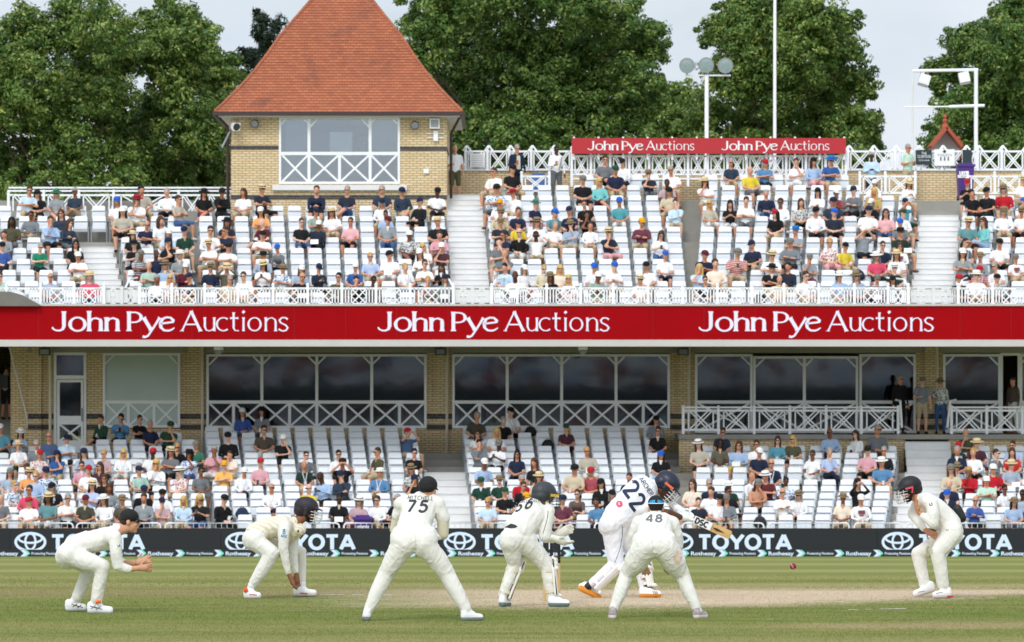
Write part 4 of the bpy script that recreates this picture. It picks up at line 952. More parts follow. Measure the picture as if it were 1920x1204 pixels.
obj('terrace_steps',mb,cwm,t); mb=MB(); mb.box(-70,70,-96,-92,0,13); obj('back_wall',mb,mat('slate_wall','3E4446',.8),t)
mb=MB(); mb.box(-70,70,-70,-68.5,2.2,3.6); obj('fascia',mb,M['dkgreen'],t)

# ---------------- LED boards ----------------
BD=137.2; zb,ztp=Z(1044.5,BD),Z(992,BD); zs=Z(1030.5,BD)
LOGO=[57,452,862,1270,1683]
for i,px in enumerate(LOGO+[-350]):
    x0=X(px-38,BD); x1=X(px+370 if px!=452 else 824,BD); 
    wB={57:395,452:410,862:408,1270:413,1683:409,-350:407,2092:408}[px]
    t=thing('advertising_board',['black perimeter screen behind the crouching fielder on the far left','black perimeter screen behind the fielder in the knitted vest','black perimeter screen behind the wicketkeeper','black perimeter screen under the cricket bat','black perimeter screen behind the hunched fielder on the right','plain sliver of black perimeter screen cut off at the far left'][i],'advertising board',(x0,BD,zb),'perimeter screens along the boundary')
    mb=MB(); mb.box(x0+.004,X(px-38+wB,BD)-.004,BD,BD+.12,zs+.004,ztp); obj('screen',mb,M['ledblack'],t)
    mb=MB(); mb.box(x0+.004,X(px-38+wB,BD)-.004,BD+.001,BD+.1,ztp+.001,ztp+.02)
    for q in (102,204,306): mb.box(X(px-38+q,BD)-.004,X(px-38+q,BD)+.004,BD-.003,BD-.0005,zs+.01,ztp-.005)
    obj('joint',mb,M['black'],t)
    # oval emblem
    c=(X(px,BD),Z(1016.5,BD)); u=BD/F; rib=[]
    def rb(pts,w_):
        l_,r_=ribbon([(p[0]*u,p[1]*u) for p in pts],w_*u,0,0,.03); rib.append((l_,r_))
    rb(arc(0,0,27.5,16.5,90,450,40),5); rb(arc(0,1,9.5,15,90,450,30),4); rb(arc(0,7,22,8.5,90,450,36),4)
    obj('emblem',text_mesh(rib,(c[0],BD,c[1]),(1,0,0),(0,0,1),.006),M['ledwhite'],t)
    rb_,wd=strokes_text('TOYOTA',SANS,.235,.10,step=.05); sx=173/wd
    obj('lettering',text_mesh(rb_,(X(px+40,BD),BD,Z(1030,BD)),(sx*u,0,0),(0,0,27*u),.006),M['ledwhite'],t)
def chev(px,t):
    u=BD/F; cx=X(px,BD); cz=Z(1037.5,BD); h=6.5*u
    pts=[(-8,1),(0,1),(7,0),(0,-1),(-8,-1),(-1.5,0)]
    mb=MB(); mb.poly([(cx+a*u,BD-.018,cz+b*h) for a,b in pts],.008); obj('chevron',mb,M['ledwhite'],t)
    mb=MB(); mb.poly([(cx+a*u,BD-.024,cz+b*h) for a,b in [(1,1),(3.5,1),(10.5,0),(3.5,-1),(1,-1),(7.5,0)]],.005); obj('chevron_edge',mb,M['ledteal'],t)
chs=[32+72.7*i for i in range(-2,28)]
for i in range(0,len(chs)-1,4):
    a=chs[i]; b=a+72.7*4; m=len(chs)
    t=thing('advertising_strip','low charcoal screen strip along the grass, %s of the row'%(['first','second','third','fourth','fifth','sixth','seventh','last'][i//4]+' from the left'),'advertising strip',(X(a,BD),BD,zb),'low screen strips at the foot of the boundary boards')
    mb=MB(); mb.box(X(a,BD)+.003,X(b,BD)-.003,BD-.01,BD+.1,zb-.03,zs); obj('screen',mb,M['ledstrip'],t)
    for k in range(4):
        if i+k>=len(chs): break
        chev(a+72.7*k+14,t)
        s='Rothesay' if (i+k)%2==1 else 'Protecting Pensions'
        big=s=='Rothesay'
        font_text('lettering',s,.145 if big else .10,(X(a+72.7*k+27,BD),BD-.012,Z(1041.2 if big else 1040,BD)),M['ledwhite'],t,bold=.004 if big else .0015,width=(47.5 if big else 49)*BD/F)
mb=MB(); mb.box(X(-300,BD),X(2300,BD),BD+.14,BD+.3,zb-.1,ztp-.1); tag(obj('board_backing',mb,M['dkmetal'],None,(X(960,BD),BD+.2,zb)),'dark backing frame behind the black perimeter screens','frame')
# ---------------- barriers ----------------
bx=138.4; edges=[(-24,137),(144,301),(310,468),(478,636),(645,803),(812,965),(975,1105),(1115,1262),(1280,1432),(1440,1592),(1602,1690),(1700,1765),(1790,1940)]
ORD=['first','second','third','fourth','fifth','sixth','seventh','eighth','ninth','tenth','eleventh','twelfth','thirteenth','fourteenth','fifteenth','sixteenth','seventeenth','eighteenth','nineteenth','twentieth']
for i,(a,b) in enumerate(edges):
    t=thing('crowd_barrier','white tubular crowd barrier behind the perimeter boards, %s from the left'%ORD[i],'barrier',(X((a+b)/2,bx),bx,gz(bx)),'crowd barriers behind the boards')
    x0,x1=X(a,bx),X(b,bx); z0,z1=-1.75,Z(981,bx); r=.1; mb=MB()
    pts=[(x0,bx,z0),(x0,bx,z1-r)]+[(x0+r-r*math.cos(q),bx,z1-r+r*math.sin(q)) for q in (.4,.8,1.2)]+[(x0+r,bx,z1),(x1-r,bx,z1)]+[(x1-r+r*math.sin(q),bx,z1-r+r*math.cos(q)) for q in (.4,.8,1.2)]+[(x1,bx,z1-r),(x1,bx,z0)]
    mb.tube(pts,.024,7); mb.tube([(x0,bx,z0+.15),(x1,bx,z0+.15)],.02,6); obj('frame',mb,M['white'],t)
    mb=MB(); nb=int((x1-x0)/.15)
    for k in range(1,nb): mb.tube([(x0+(x1-x0)*k/nb,bx,z0+.15),(x0+(x1-x0)*k/nb,bx,z1)],.009,4,cap=False)
    obj('bars',mb,M['white_old'],t)
    mb=MB()
    for x in (x0+.25,x1-.25): mb.bar((x,bx-.28,gz(bx)+.02),(x,bx+.28,gz(bx)+.02),.05,.04); mb.bar((x,bx,gz(bx)+.02),(x,bx,z0+.17),.04,.04)
    obj('foot',mb,M['grey'],t)
wb=wheelie(664,696,966,1005,139.0,'purple wheelie bin behind the barrier, left of the fielder numbered 75',gz(139)+.02)
font_text('lettering',"LET'S RECYCLE",.12,(X(669,138.6),138.635,Z(992,138.6)),M['letter2'],wb,bold=.01,width=.34)
# ================= bodies =================
def basis(w,hint=(1,0,0)):
    w=Vector(w).normalized(); a=Vector(hint)-w*Vector(hint).dot(w)
    if a.length<1e-3: a=Vector((0,1,0))-w*w.y
    a.normalize(); return a,w.cross(a),w
class Body:
    """primitives that the voxel remesh grows into one continuous skin; each carries a tag for its material"""
    def __init__(s): s.pr=[]
    def cap(s,tg,p0,p1,r0,r1,fl=1.0,hint=(1,0,0)):   # tapered capsule, cross-section scaled by fl along hint
        s.pr.append(('c',tg,Vector(p0),Vector(p1),r0,r1,fl,Vector(hint))); return s
    def ell(s,tg,c,rad,X_=(1,0,0),Y_=(0,1,0),Z_=(0,0,1)):
        s.pr.append(('e',tg,Vector(c),Vector(rad),Vector(X_),Vector(Y_),Vector(Z_))); return s
    def mesh(s,voxel,smooth=6,mats=None,tags=None,fold=0.0,foldtags=(),name='body',seed=0):
        bm=bmesh.new(); n=12
        for p in s.pr:
            if p[0]=='c':
                _,tg,p0,p1,r0,r1,fl,h=p; d=p1-p0
                if d.length<1e-5: d=Vector((0,0,1e-4))
                a,b,w_=basis(d,h); rings=[]
                for (c,r,ph) in [(p0,r0,-75),(p0,r0,-45),(p0,r0,-15)]+[(p0.lerp(p1,t),r0+(r1-r0)*t,0) for t in (.15,.5,.85)]+[(p1,r1,15),(p1,r1,45),(p1,r1,75)]:
                    ca,sa=math.cos(R(ph)),math.sin(R(ph)); rings.append([bm.verts.new(c+w_*(r*sa)+(a*(math.cos(2*math.pi*k/n)*fl)+b*math.sin(2*math.pi*k/n))*(r*ca)) for k in range(n)])
                for i in range(len(rings)-1):
                    for k in range(n): bm.faces.new((rings[i][k],rings[i][(k+1)%n],rings[i+1][(k+1)%n],rings[i+1][k]))
                bm.faces.new(rings[0][::-1]); bm.faces.new(rings[-1])
            else:
                _,tg,c,rd,xa,ya,za=p; rings=[]; m_=16
                for ph in (-80,-60,-38,-18,0,18,38,60,80):
                    ca,sa=math.cos(R(ph)),math.sin(R(ph)); rings.append([bm.verts.new(c+xa*(rd.x*ca*math.cos(2*math.pi*k/m_))+ya*(rd.y*ca*math.sin(2*math.pi*k/m_))+za*(rd.z*sa)) for k in range(m_)])
                for i in range(len(rings)-1):
                    for k in range(m_): bm.faces.new((rings[i][k],rings[i][(k+1)%m_],rings[i+1][(k+1)%m_],rings[i+1][k]))
                bm.faces.new(rings[0][::-1]); bm.faces.new(rings[-1])
        bmesh.ops.recalc_face_normals(bm,faces=bm.faces[:])
        me=bpy.data.meshes.new(name); bm.to_mesh(me); bm.free()
        o=bpy.data.objects.new("tmp",me); COL.objects.link(o)
        md=o.modifiers.new("r",'REMESH'); md.mode='VOXEL'; md.voxel_size=voxel; md.adaptivity=0
        ms=o.modifiers.new("s",'SMOOTH'); ms.factor=.5; ms.iterations=smooth
        dg=bpy.context.evaluated_depsgraph_get(); out=bpy.data.meshes.new_from_object(o.evaluated_get(dg)); bpy.data.objects.remove(o); bpy.data.meshes.remove(me)
        out.name=name
        nf=len(out.polygons); ctr=np.empty(nf*3); out.polygons.foreach_get('center',ctr); ctr=ctr.reshape(-1,3)
        if tags is not None:
            best=np.full(nf,1e9); idx=np.zeros(nf,int)
            for p in s.pr:
                dist=s.dist(p,ctr); k=tags.index(p[1]); mk_=dist<best; best[mk_]=dist[mk_]; idx[mk_]=k
            out.materials.clear()
            for m in mats: out.materials.append(m)
            out.polygons.foreach_set('material_index',idx.astype(np.int32))
            if fold:
                nv=len(out.vertices); co=np.empty(nv*3); out.vertices.foreach_get('co',co); co=co.reshape(-1,3)
                bestv=np.full(nv,1e9); iv=np.zeros(nv,int); along=np.zeros((nv,3))
                for p in s.pr:
                    dist=s.dist(p,co); mk_=dist<bestv; bestv[mk_]=dist[mk_]; iv[mk_]=tags.index(p[1])
                    ax=np.array((p[3]-p[2]).normalized()) if p[0]=='c' and (p[3]-p[2]).length>.03 else np.array((0,0,1.)); along[mk_]=ax
                sel0=np.isin(iv,[tags.index(t) for t in foldtags]); bm=bmesh.new(); bm.from_mesh(out); bm.verts.ensure_lookup_table(); vs_=[bm.verts[i] for i in np.nonzero(sel0)[0]]
                for _ in range(12): bmesh.ops.smooth_vert(bm,verts=vs_,factor=.5,use_axis_x=True,use_axis_y=True,use_axis_z=True)
                bm.to_mesh(out); bm.free(); out.vertices.foreach_get('co',co.reshape(-1)) if False else None
                cc_=np.empty(nv*3); out.vertices.foreach_get('co',cc_); co=cc_.reshape(-1,3)
                no=np.empty(nv*3); out.vertices.foreach_get('normal',no) if hasattr(out.vertices[0],'normal') else None; no=no.reshape(-1,3)
                sel=np.isin(iv,[tags.index(t) for t in foldtags])
                def aniso(D,lo,hi,sd_):
                    D=np.array(D,float); D/=np.linalg.norm(D); dt=(co@D)[:,None]*D; return ridge((co-dt)*hi+dt*lo,sd_)
                f=np.maximum(aniso((.55,.2,.8),3.2,15,seed),aniso((-.6,.1,.75),3.2,15,seed+5)); f=np.clip((f-.72)/.28,0,1)**1.5
                g2=np.clip((aniso((.1,.3,1),2.2,9,seed+9)-.6)/.4,0,1)
                acr=np.clip((ridge(co*5+along*((co*along).sum(1)[:,None])*9,seed+21)-.8)/.2,0,1)
                big=vnoise(co*4.5,seed+7)-.5
                co[sel]+=no[sel]*((f[sel]*.8+g2[sel]*.6+acr[sel]*.25-.4)[:,None]*fold+big[sel][:,None]*fold*.5)
                out.vertices.foreach_set('co',co.ravel())
        out.polygons.foreach_set('use_smooth',[True]*nf); out.update(); return out
    def dist(s,p,C):
        if p[0]=='c':
            _,tg,p0,p1,r0,r1,fl,h=p; d=p1-p0
            if d.length<1e-5: d=Vector((0,0,1e-4))
            a,b,w_=basis(d,h); a,b,w_=map(np.array,(a,b,w_)); p0=np.array(p0); ln=d.length
            q=C-p0; t=np.clip(q@w_/ln,0,1); q=q-t[:,None]*w_*ln
            return np.sqrt((q@a/fl)**2+(q@b)**2+(q@w_)**2)-(r0+(r1-r0)*t)
        _,tg,c,rd,xa,ya,za=p; q=C-np.array(c); e=np.sqrt((q@np.array(xa)/rd.x)**2+(q@np.array(ya)/rd.y)**2+(q@np.array(za)/rd.z)**2)
        return (e-1)*min(rd)
def vnoise(p,seed=0):
    i=np.floor(p).astype(np.int64); f=p-i; f=f*f*(3-2*f)
    def hsh(x,y,z):
        h=(x*374761393+y*668265263+z*2147483647+seed*1274126177)&0xffffffff; h=((h^(h>>13))*1274126177)&0xffffffff; return ((h^(h>>16))&0xffff)/65535.0
    r=0
    for dx in (0,1):
        for dy in (0,1):
            for dz in (0,1):
                w_=(f[:,0] if dx else 1-f[:,0])*(f[:,1] if dy else 1-f[:,1])*(f[:,2] if dz else 1-f[:,2]); r=r+w_*hsh(i[:,0]+dx,i[:,1]+dy,i[:,2]+dz)
    return r
def ridge(p,seed=0):
    q=p+np.stack([vnoise(p*.6,seed+11),vnoise(p*.6,seed+12),vnoise(p*.6,seed+13)],1)*1.6
    return 1-np.abs(2*vnoise(q,seed)-1)

# ================= seats =================
def seat_meshes():
    b=MB()  # back shell: rounded top, shallow ledge, facing -Y; origin on the tread
    def sheet(mb,prof,w0,w1,th,m=0):
        o=len(mb.v); n_=len(prof)
        for i,(y,z) in enumerate(prof):
            wv=w0+(w1-w0)*i/(n_-1)
            if i==n_-1: wv-=.07
            for sx in (-1,1):
                mb.v.append((sx*wv/2,y,z)); mb.v.append((sx*wv/2,y+th,z))
        for i in range(n_-1):
            a=o+i*4; c=a+4
            mb.f+= [(a,a+2,c+2,c),(a+1,c+1,c+3,a+3),(a,c,c+1,a+1),(a+2,a+3,c+3,c+2)]; mb.m+=[m]*4
        mb.f+=[(o,o+1,o+3,o+2),(o+4*(n_-1),o+4*(n_-1)+2,o+4*(n_-1)+3,o+4*(n_-1)+1)]; mb.m+=[m]*2
    sheet(b,[(-.02,.38),(.03,.52),(.055,.655),(-.002,.662),(.008,.69),(.045,.79),(.065,.812)],.43,.37,.03)
    f=MB() # folded pan standing in front of the back
    sheet(f,[(-.07,.33),(-.10,.42),(-.055,.585),(-.03,.61)],.43,.37,.035)
    p=MB() # pan down (occupied)
    p.box(-.2,.2,-.36,.0,.41,.445)
    lg=MB()
    for s in (-1,1): lg.box(s*.235-.018,s*.235+.018,-.08,.05,.0,.5)
    lg.box(-.235,.235,-.05,-.01,.36,.40)
    return (mesh_from('seat_back',b,M['seat']),mesh_from('folded_seat',f,M['seatpan']),mesh_from('seat_pan',p,M['seatpan']),mesh_from('seat_frame',lg,M['grey']))
SB,SF,SPN,SL=seat_meshes()
# blocks: tier, front x range, shift of x from front row to the reference back row, rows, name
BLK=[('up',-20,188,-66,range(0,9),'upper far left block'),('up',244,372,-36,range(0,9),'upper left block'),('up',378,847,-11,range(0,9),'upper block below tower'),
 ('up',925,1292,-18,range(0,12),'upper centre block'),('up',1300,1700,14,range(0,12),'upper right block'),('up',1785,1960,17,range(0,10),'upper far right block'),
 ('low',-24,396,-28,range(0,11),'lower far left block'),('low',404,808,-22,range(0,13),'lower left block'),('low',890,1262,-24,range(0,13),'lower centre block'),
 ('low',1285,1662,28,range(0,10),'lower right block'),('low',1766,1960,34,range(0,10),'lower far right block')]
SEATS=[]   # dict tier,k,x(world),px,py,block
for (tier,a,b,sh,rows,nm) in BLK:
    for k in rows:
        yk=549-20.3*k if tier=='up' else LOWY[k]; t=(549-yk)/177 if tier=='up' else (966-yk)/151
        d=row_d(tier,k); sp_=.53*F/d
        xa,xb=a+sh*t,b+sh*t; n_=int(round((b-a)/sp_)); 
        if nm=='upper far left block' and k>=7: xb=238; n_=int((xb-xa)/sp_)
        for i in range(n_):
            px=xa+(i+.5)*sp_*((xb-xa)/(n_*sp_))
            if nm=='upper centre block':
                if k==11 and px<1075: continue
            if nm=='upper right block' and ((k==11 and px>1588) or (k==10 and px>1600)): continue
            if tier=='low' and nm=='lower far left block' and k>9 and (px<180): continue
            SEATS.append(dict(tier=tier,k=k,px=px,py=yk,x=X(px,d),d=d,blk=nm,i=i,n=n_,z=tread(tier,k),occ=None,yaw=(px-960)*0))
# three loose seats by the pale window, where five people sit against the wall
for i,px in enumerate((192,226,261,300,328)):
    k=11; d=low_d(11); SEATS.append(dict(tier='low',k=11,px=px,py=LOWY[11],x=X(px,d),d=d,blk='lower far left block',i=i,n=5,z=tread('low',11),occ=None,yaw=0))

# ================= spectators =================
SHIRT={'w':('F0F0F0','white'),'c':('D8C8A8','cream'),'n':('1E2A44','navy'),'k':('18181B','black'),'g':('7F858A','grey'),'b':('2E5C9C','blue'),'l':('A9C3E4','pale blue'),
'r':('C01524','red'),'m':('5E1D2A','maroon'),'e':('17402E','dark green'),'j':('1E8A62','green'),'t':('4FA5AE','turquoise'),'p':('E0A3AE','pink'),'o':('E8854A','orange'),
'y':('D9A820','yellow'),'v':('55543A','olive'),'z':('5B4A40','brown'),'s':('stripe','striped'),'f':('floral','patterned'),'a':('9DC4B0','mint')}
PANTS={'s':('B9A888','beige'),'n':('20283C','navy'),'k':('1C1C1F','black'),'g':('62666A','grey'),'w':('D8D6D0','white'),'b':('3F5F8C','blue'),'l':('9FB8D4','pale'),'r':('7A3036','red'),
'p':('D9A0A4','pink'),'v':('5A5A3C','olive'),'m':('5A2430','maroon'),'y':('C9B040','yellow'),'e':('1E3A2C','green'),'d':('2A2A30','dark')}
HAIR={'h':('3A2A20','short brown hair'),'q':('9A9893','grey hair'),'i':('121012','black hair'),'d':(None,'bald head'),'u':('B8924E','fair hair'),'L':('4A3020','long brown hair'),'Y':('C9A860','long blonde hair'),'I':('141114','long black hair')}
HATS={'C':('E8E6E0','white cap'),'N':('1B2440','navy cap'),'K':('141416','black cap'),'R':('B01E2A','red cap'),'B':('1F5FC0','blue cap'),'G':('1E4A34','green cap'),'O':('E2A21C','yellow cap'),'M':('5E1D2A','maroon cap'),'E':('77736C','grey cap')}
BRIM={'W':('ECEAE2','white sun hat'),'S':('DCC79A','straw hat'),'D':('18181C','black sun hat'),'T':('8A7658','tan sun hat'),'U':('2272B8','blue sun hat'),'V':('3E7A5C','green sun hat'),'X':('9A1C2C','red sun hat')}
_mc={}
def cm(kind,hexv):
    k=(kind,hexv)
    if k in _mc: return _mc[k]
    if hexv in ('stripe','floral'):
        m,nt,b=newmat('fabric_'+hexv+kind); n=nt.nodes; l=nt.links; tc_=n.new("ShaderNodeTexCoord")
        if hexv=='stripe':
            wv=n.new("ShaderNodeTexWave"); wv.bands_direction='Z'; wv.inputs['Scale'].default_value=6; src=wv.outputs[0]
            c1,c2=('E0DAD6','3A3F55') if kind!='r' else ('E8C0BC','9A3A44')
        else:
            wv=n.new("ShaderNodeTexVoronoi"); wv.inputs['Scale'].default_value=18; src=wv.outputs[0]; c1,c2={'0':('3F6F9C','DDE6EC'),'1':('A04A50','E6DAD4'),'2':('4F7FBF','E8EEF2'),'3':('5A5E62','CFCFCB')}.get(kind,('4F6F8C','E0E0DC'))
        l.new(tc_.outputs['Object'],wv.inputs[0]); cr=n.new("ShaderNodeValToRGB"); cr.color_ramp.elements[0].position=.38; cr.color_ramp.elements[1].position=.5; cr.color_ramp.elements[0].color=hexc(c1)+(1,); cr.color_ramp.elements[1].color=hexc(c2)+(1,)
        l.new(src,cr.inputs[0]); l.new(cr.outputs[0],b.inputs['Base Color']); b.inputs['Roughness'].default_value=.85
    else: m=mat(kind+'_'+hexv,hexv,{'skin':.55,'hair':.6,'hat':.75}.get(kind,.88),.13,9,spec=.3,bump=.35 if kind in('shirt','pants') else 0,bscale=14)
    _mc[k]=m; return m
SKINS=['D9A384','CF9474','E2B299','C98A6A','D49C80','8A5A40','5A3826']
TAGS=['skin','shirt','sleeve','pants','shin','shoe']
def head_prims(B,c,f,u,tg='skin',neck=None,sc=1.0,coarse=False):
    f=Vector(f).normalized(); u=Vector(u); u=(u-f*u.dot(f)).normalized(); r=f.cross(u); c=Vector(c)
    def q(x,y,z): return c+(r*x+f*y+u*z)*sc
    B.ell(tg,q(0,-.012,.028),(.076*sc,.096*sc,.098*sc),r,f,u); B.ell(tg,q(0,.03,-.045),(.058*sc,.066*sc,.078*sc),r,f,u)
    B.cap(tg,q(0,.06,-.098),q(0,.068,-.1),.026*sc,.026*sc); B.cap(tg,q(0,.098,.006),q(0,.113,-.028),.011*sc,.016*sc)
    for s_ in (-1,1): B.ell(tg,q(s_*.079,-.008,-.012),(.014*sc,.022*sc,.032*sc),r,f,u)
    if not coarse:
        B.cap(tg,q(-.04,.084,.022),q(.04,.084,.022),.013*sc,.013*sc)
        for s_ in (-1,1): B.ell(tg,q(s_*.034,.076,-.03),(.022*sc,.02*sc,.02*sc),r,f,u)
        B.cap(tg,q(-.018,.094,-.062),q(.018,.094,-.062),.010*sc,.010*sc)
    if neck is not None: B.cap(tg,q(0,-.02,-.07),neck,.056*sc,.062*sc)
    return (c,r,f,u,sc)
def seated(pose):
    B=Body(); lean={4:.26,6:.07}.get(pose,.03 if pose else .05)
    tz=.47; hip=Vector((0,0.0,.53)); sh=Vector((0,.03-lean*1.0,.965-lean*.12)); hc=sh+Vector((0,-.035-lean*.25,.245))
    W=.165
    B.cap('pants',(-.08,-.02,.53),(.08,-.02,.53),.115,.115,1)
    B.cap('shirt',(0,.0,.60),(0,(sh.y+.0)*.55,.76),.118,.118,1.28); B.cap('shirt',(0,sh.y*.6,.76),(0,sh.y,sh.z-.09),.122,.118,1.42)
    B.cap('shirt',(-W,sh.y,sh.z-.02),(W,sh.y,sh.z-.02),.062,.062); B.cap('shirt',(0,sh.y,sh.z-.05),(0,sh.y,sh.z+.03),.09,.058,1.35)
    B.cap('shirt',(0,-.06,.62),(0,-.06+sh.y*.4,.72),.095,.09,1.3)
    hd=head_prims(B,hc,(0,-1,-.12 if pose!=6 else -.45),(0,0,1),neck=(0,sh.y,sh.z+.01),coarse=True,sc=1.03)
    def arm(s_,el,wr,hand=None):
        S=Vector((s_*(W+.025),sh.y,sh.z-.035)); el=Vector(el); wr=Vector(wr); m_=S.lerp(el,.62)
        B.cap('shirt',S,m_,.056,.05); B.cap('sleeve',m_,el,.043,.04); B.cap('sleeve',el,wr,.039,.029)
        h=(wr-el).normalized(); B.cap('skin',wr,wr+h*.075,.03,.034,1.25); B.cap('skin',wr+h*.07,wr+h*.12+Vector((0,-.01,-.02)),.024,.018,1.5)
    yb=sh.y
    if pose in (0,5):
        arm(-1,(-.25,-.1,.70),(-.07,-.27,.64)); arm(1,(.25,-.1,.70),(.08,-.29,.65))
    elif pose==1: arm(-1,(-.25,-.13,.74),(.04,-.235,.80)); arm(1,(.25,-.13,.74),(-.05,-.205,.765))
    elif pose==2: arm(-1,(-.21,-.17,.73),(.06,-.22,.76)); arm(1,(.17,-.22,.78),(.055,yb-.18,hc.z-.20))
    elif pose==3: arm(-1,(-.27,-.17,.98),(-.09,yb-.20,hc.z-.04)); arm(1,(.27,-.17,.98),(.09,yb-.20,hc.z-.04))
    elif pose==4: arm(-1,(-.21,-.36,.62),(-.05,-.47,.66)); arm(1,(.21,-.36,.62),(.05,-.48,.67))
    elif pose==6: arm(-1,(-.23,-.12,.73),(-.06,-.30,.82)); arm(1,(.23,-.12,.73),(.06,-.30,.82))
    def leg(s_,kn,an,toe):
        H=Vector((s_*.09,-.03,.53)); kn=Vector(kn); an=Vector(an)
        B.cap('pants',H,kn,.09,.072); B.cap('shin',kn+Vector((0,-.0,-.02)),kn.lerp(an,.35),.062,.062); B.cap('shin',kn.lerp(an,.35),an,.058,.037)
        B.cap('shoe',an+Vector((0,.03,-.045)),Vector(toe),.042,.036,1.2)
    if pose==5:
        leg(-1,(-.12,-.42,.52),(-.10,-.43,.11),(-.11,-.58,.045)); 
        B.cap('pants',(.09,-.03,.54),(.02,-.44,.62),.09,.07); B.cap('shin',(.02,-.46,.60),(-.16,-.52,.44),.06,.055); B.cap('shin',(-.16,-.52,.44),(-.28,-.55,.31),.052,.036); B.cap('shoe',(-.29,-.56,.28),(-.34,-.68,.30),.042,.034)
    else:
        leg(-1,(-.15,-.43,.51),(-.14,-.44,.11),(-.15,-.58,.045)); leg(1,(.15,-.43,.51),(.13,-.41,.11),(.15,-.55,.045))
    me=B.mesh(.027,3,[None]*6,TAGS,name='person_body'); return me,hd
POSE={}
ph_mat=mat('placeholder','808080')
for p_ in (0,1,2,3,4,5,6):
    me,hd=seated(p_)
    for i in range(6): me.materials[i]=ph_mat
    POSE[p_]=(me,hd)
def hair_mesh(kind):
    B=Body()
    if kind=='short': B.ell('h',(0,-.025,.05),(.084,.098,.09)); B.ell('h',(0,-.05,-.01),(.078,.07,.06))
    elif kind=='long':
        B.ell('h',(0,-.025,.045),(.09,.103,.095))
        for s_ in (-1,1): B.cap('h',(s_*.075,-.02,.0),(s_*.085,.0,-.2),.035,.03)
        B.cap('h',(0,-.08,0),(0,-.075,-.22),.07,.06,1.3)
    if kind=='cap':
        mb=MB(); prof=[(.096,.0),(.098,.03),(.088,.065),(.062,.095),(.02,.11),(0,.112)]
        mb.lathe(prof,(0,-.015,.03),n=16)
        vs=[];
        for i in range(9):
            a=R(205+130*i/8); vs.append((.088*math.cos(a),-.015+.088*math.sin(a)*-1,.04))
        for i in range(9):
            a=R(205+130*i/8); vs.append((.10*math.cos(a)*.95,.05-.1*math.sin(a)*1.15-.015,.022))
        mb.add(vs+[(v[0],v[1],v[2]-.008) for v in vs],[(i,i+1,i+10,i+9) for i in range(8)]+[(i+18,i+27,i+28,i+19) for i in range(8)]+[(i+9,i+10,i+28,i+27) for i in range(8)])
        return mb
    if kind=='brim':
        mb=MB(); mb.lathe([(.17,.018),(.165,.008),(.10,.028),(.10,.036),(.165,.026),(.17,.018)],(0,-.01,.03),n=20)
        mb.lathe([(.099,.03),(.098,.075),(.088,.11),(.05,.122),(0,.118)],(0,-.01,.03),n=18); return mb
    if kind=='band':
        mb=MB(); mb.lathe([(.101,.036),(.1,.058)],(0,-.01,.03),n=18); return mb
    if kind=='shades':
        mb=MB()
        for s_ in (-1,1):
            mb.box(min(s_*.008,s_*.05),max(s_*.008,s_*.05),.088,.101,-.008,.022); mb.bar((s_*.05,.09,.012),(s_*.082,.0,.012),.008,.006)
        mb.box(-.01,.01,.094,.1,.008,.016); return mb
    if kind=='eyes':
        mb=MB()
        for s_ in (-1,1): mb.box(min(s_*.02,s_*.042),max(s_*.02,s_*.042),.088,.094,.002,.012)
        mb.box(-.02,.02,.098,.104,-.064,-.058); return mb
    return B.mesh(.016,3,None,None,name='hair')
def hmesh(k):
    g=hair_mesh(k)
    if isinstance(g,MB): g=mesh_from(k,g,ph_mat,smooth=k in('cap','brim'))
    g.materials.clear(); g.materials.append(ph_mat); return g
HM={k:hmesh(k) for k in ('short','long','cap','brim','band','shades','eyes')}
M['shade']=mat('dark_lens','0E0E12',.15,.1,3); M['eye']=mat('eye_and_lip','5A2E26',.6,.1,3)
def setmats(o,ms):
    for i,m in enumerate(ms): o.material_slots[i].link='OBJECT'; o.material_slots[i].material=m
prng=random.Random(77)
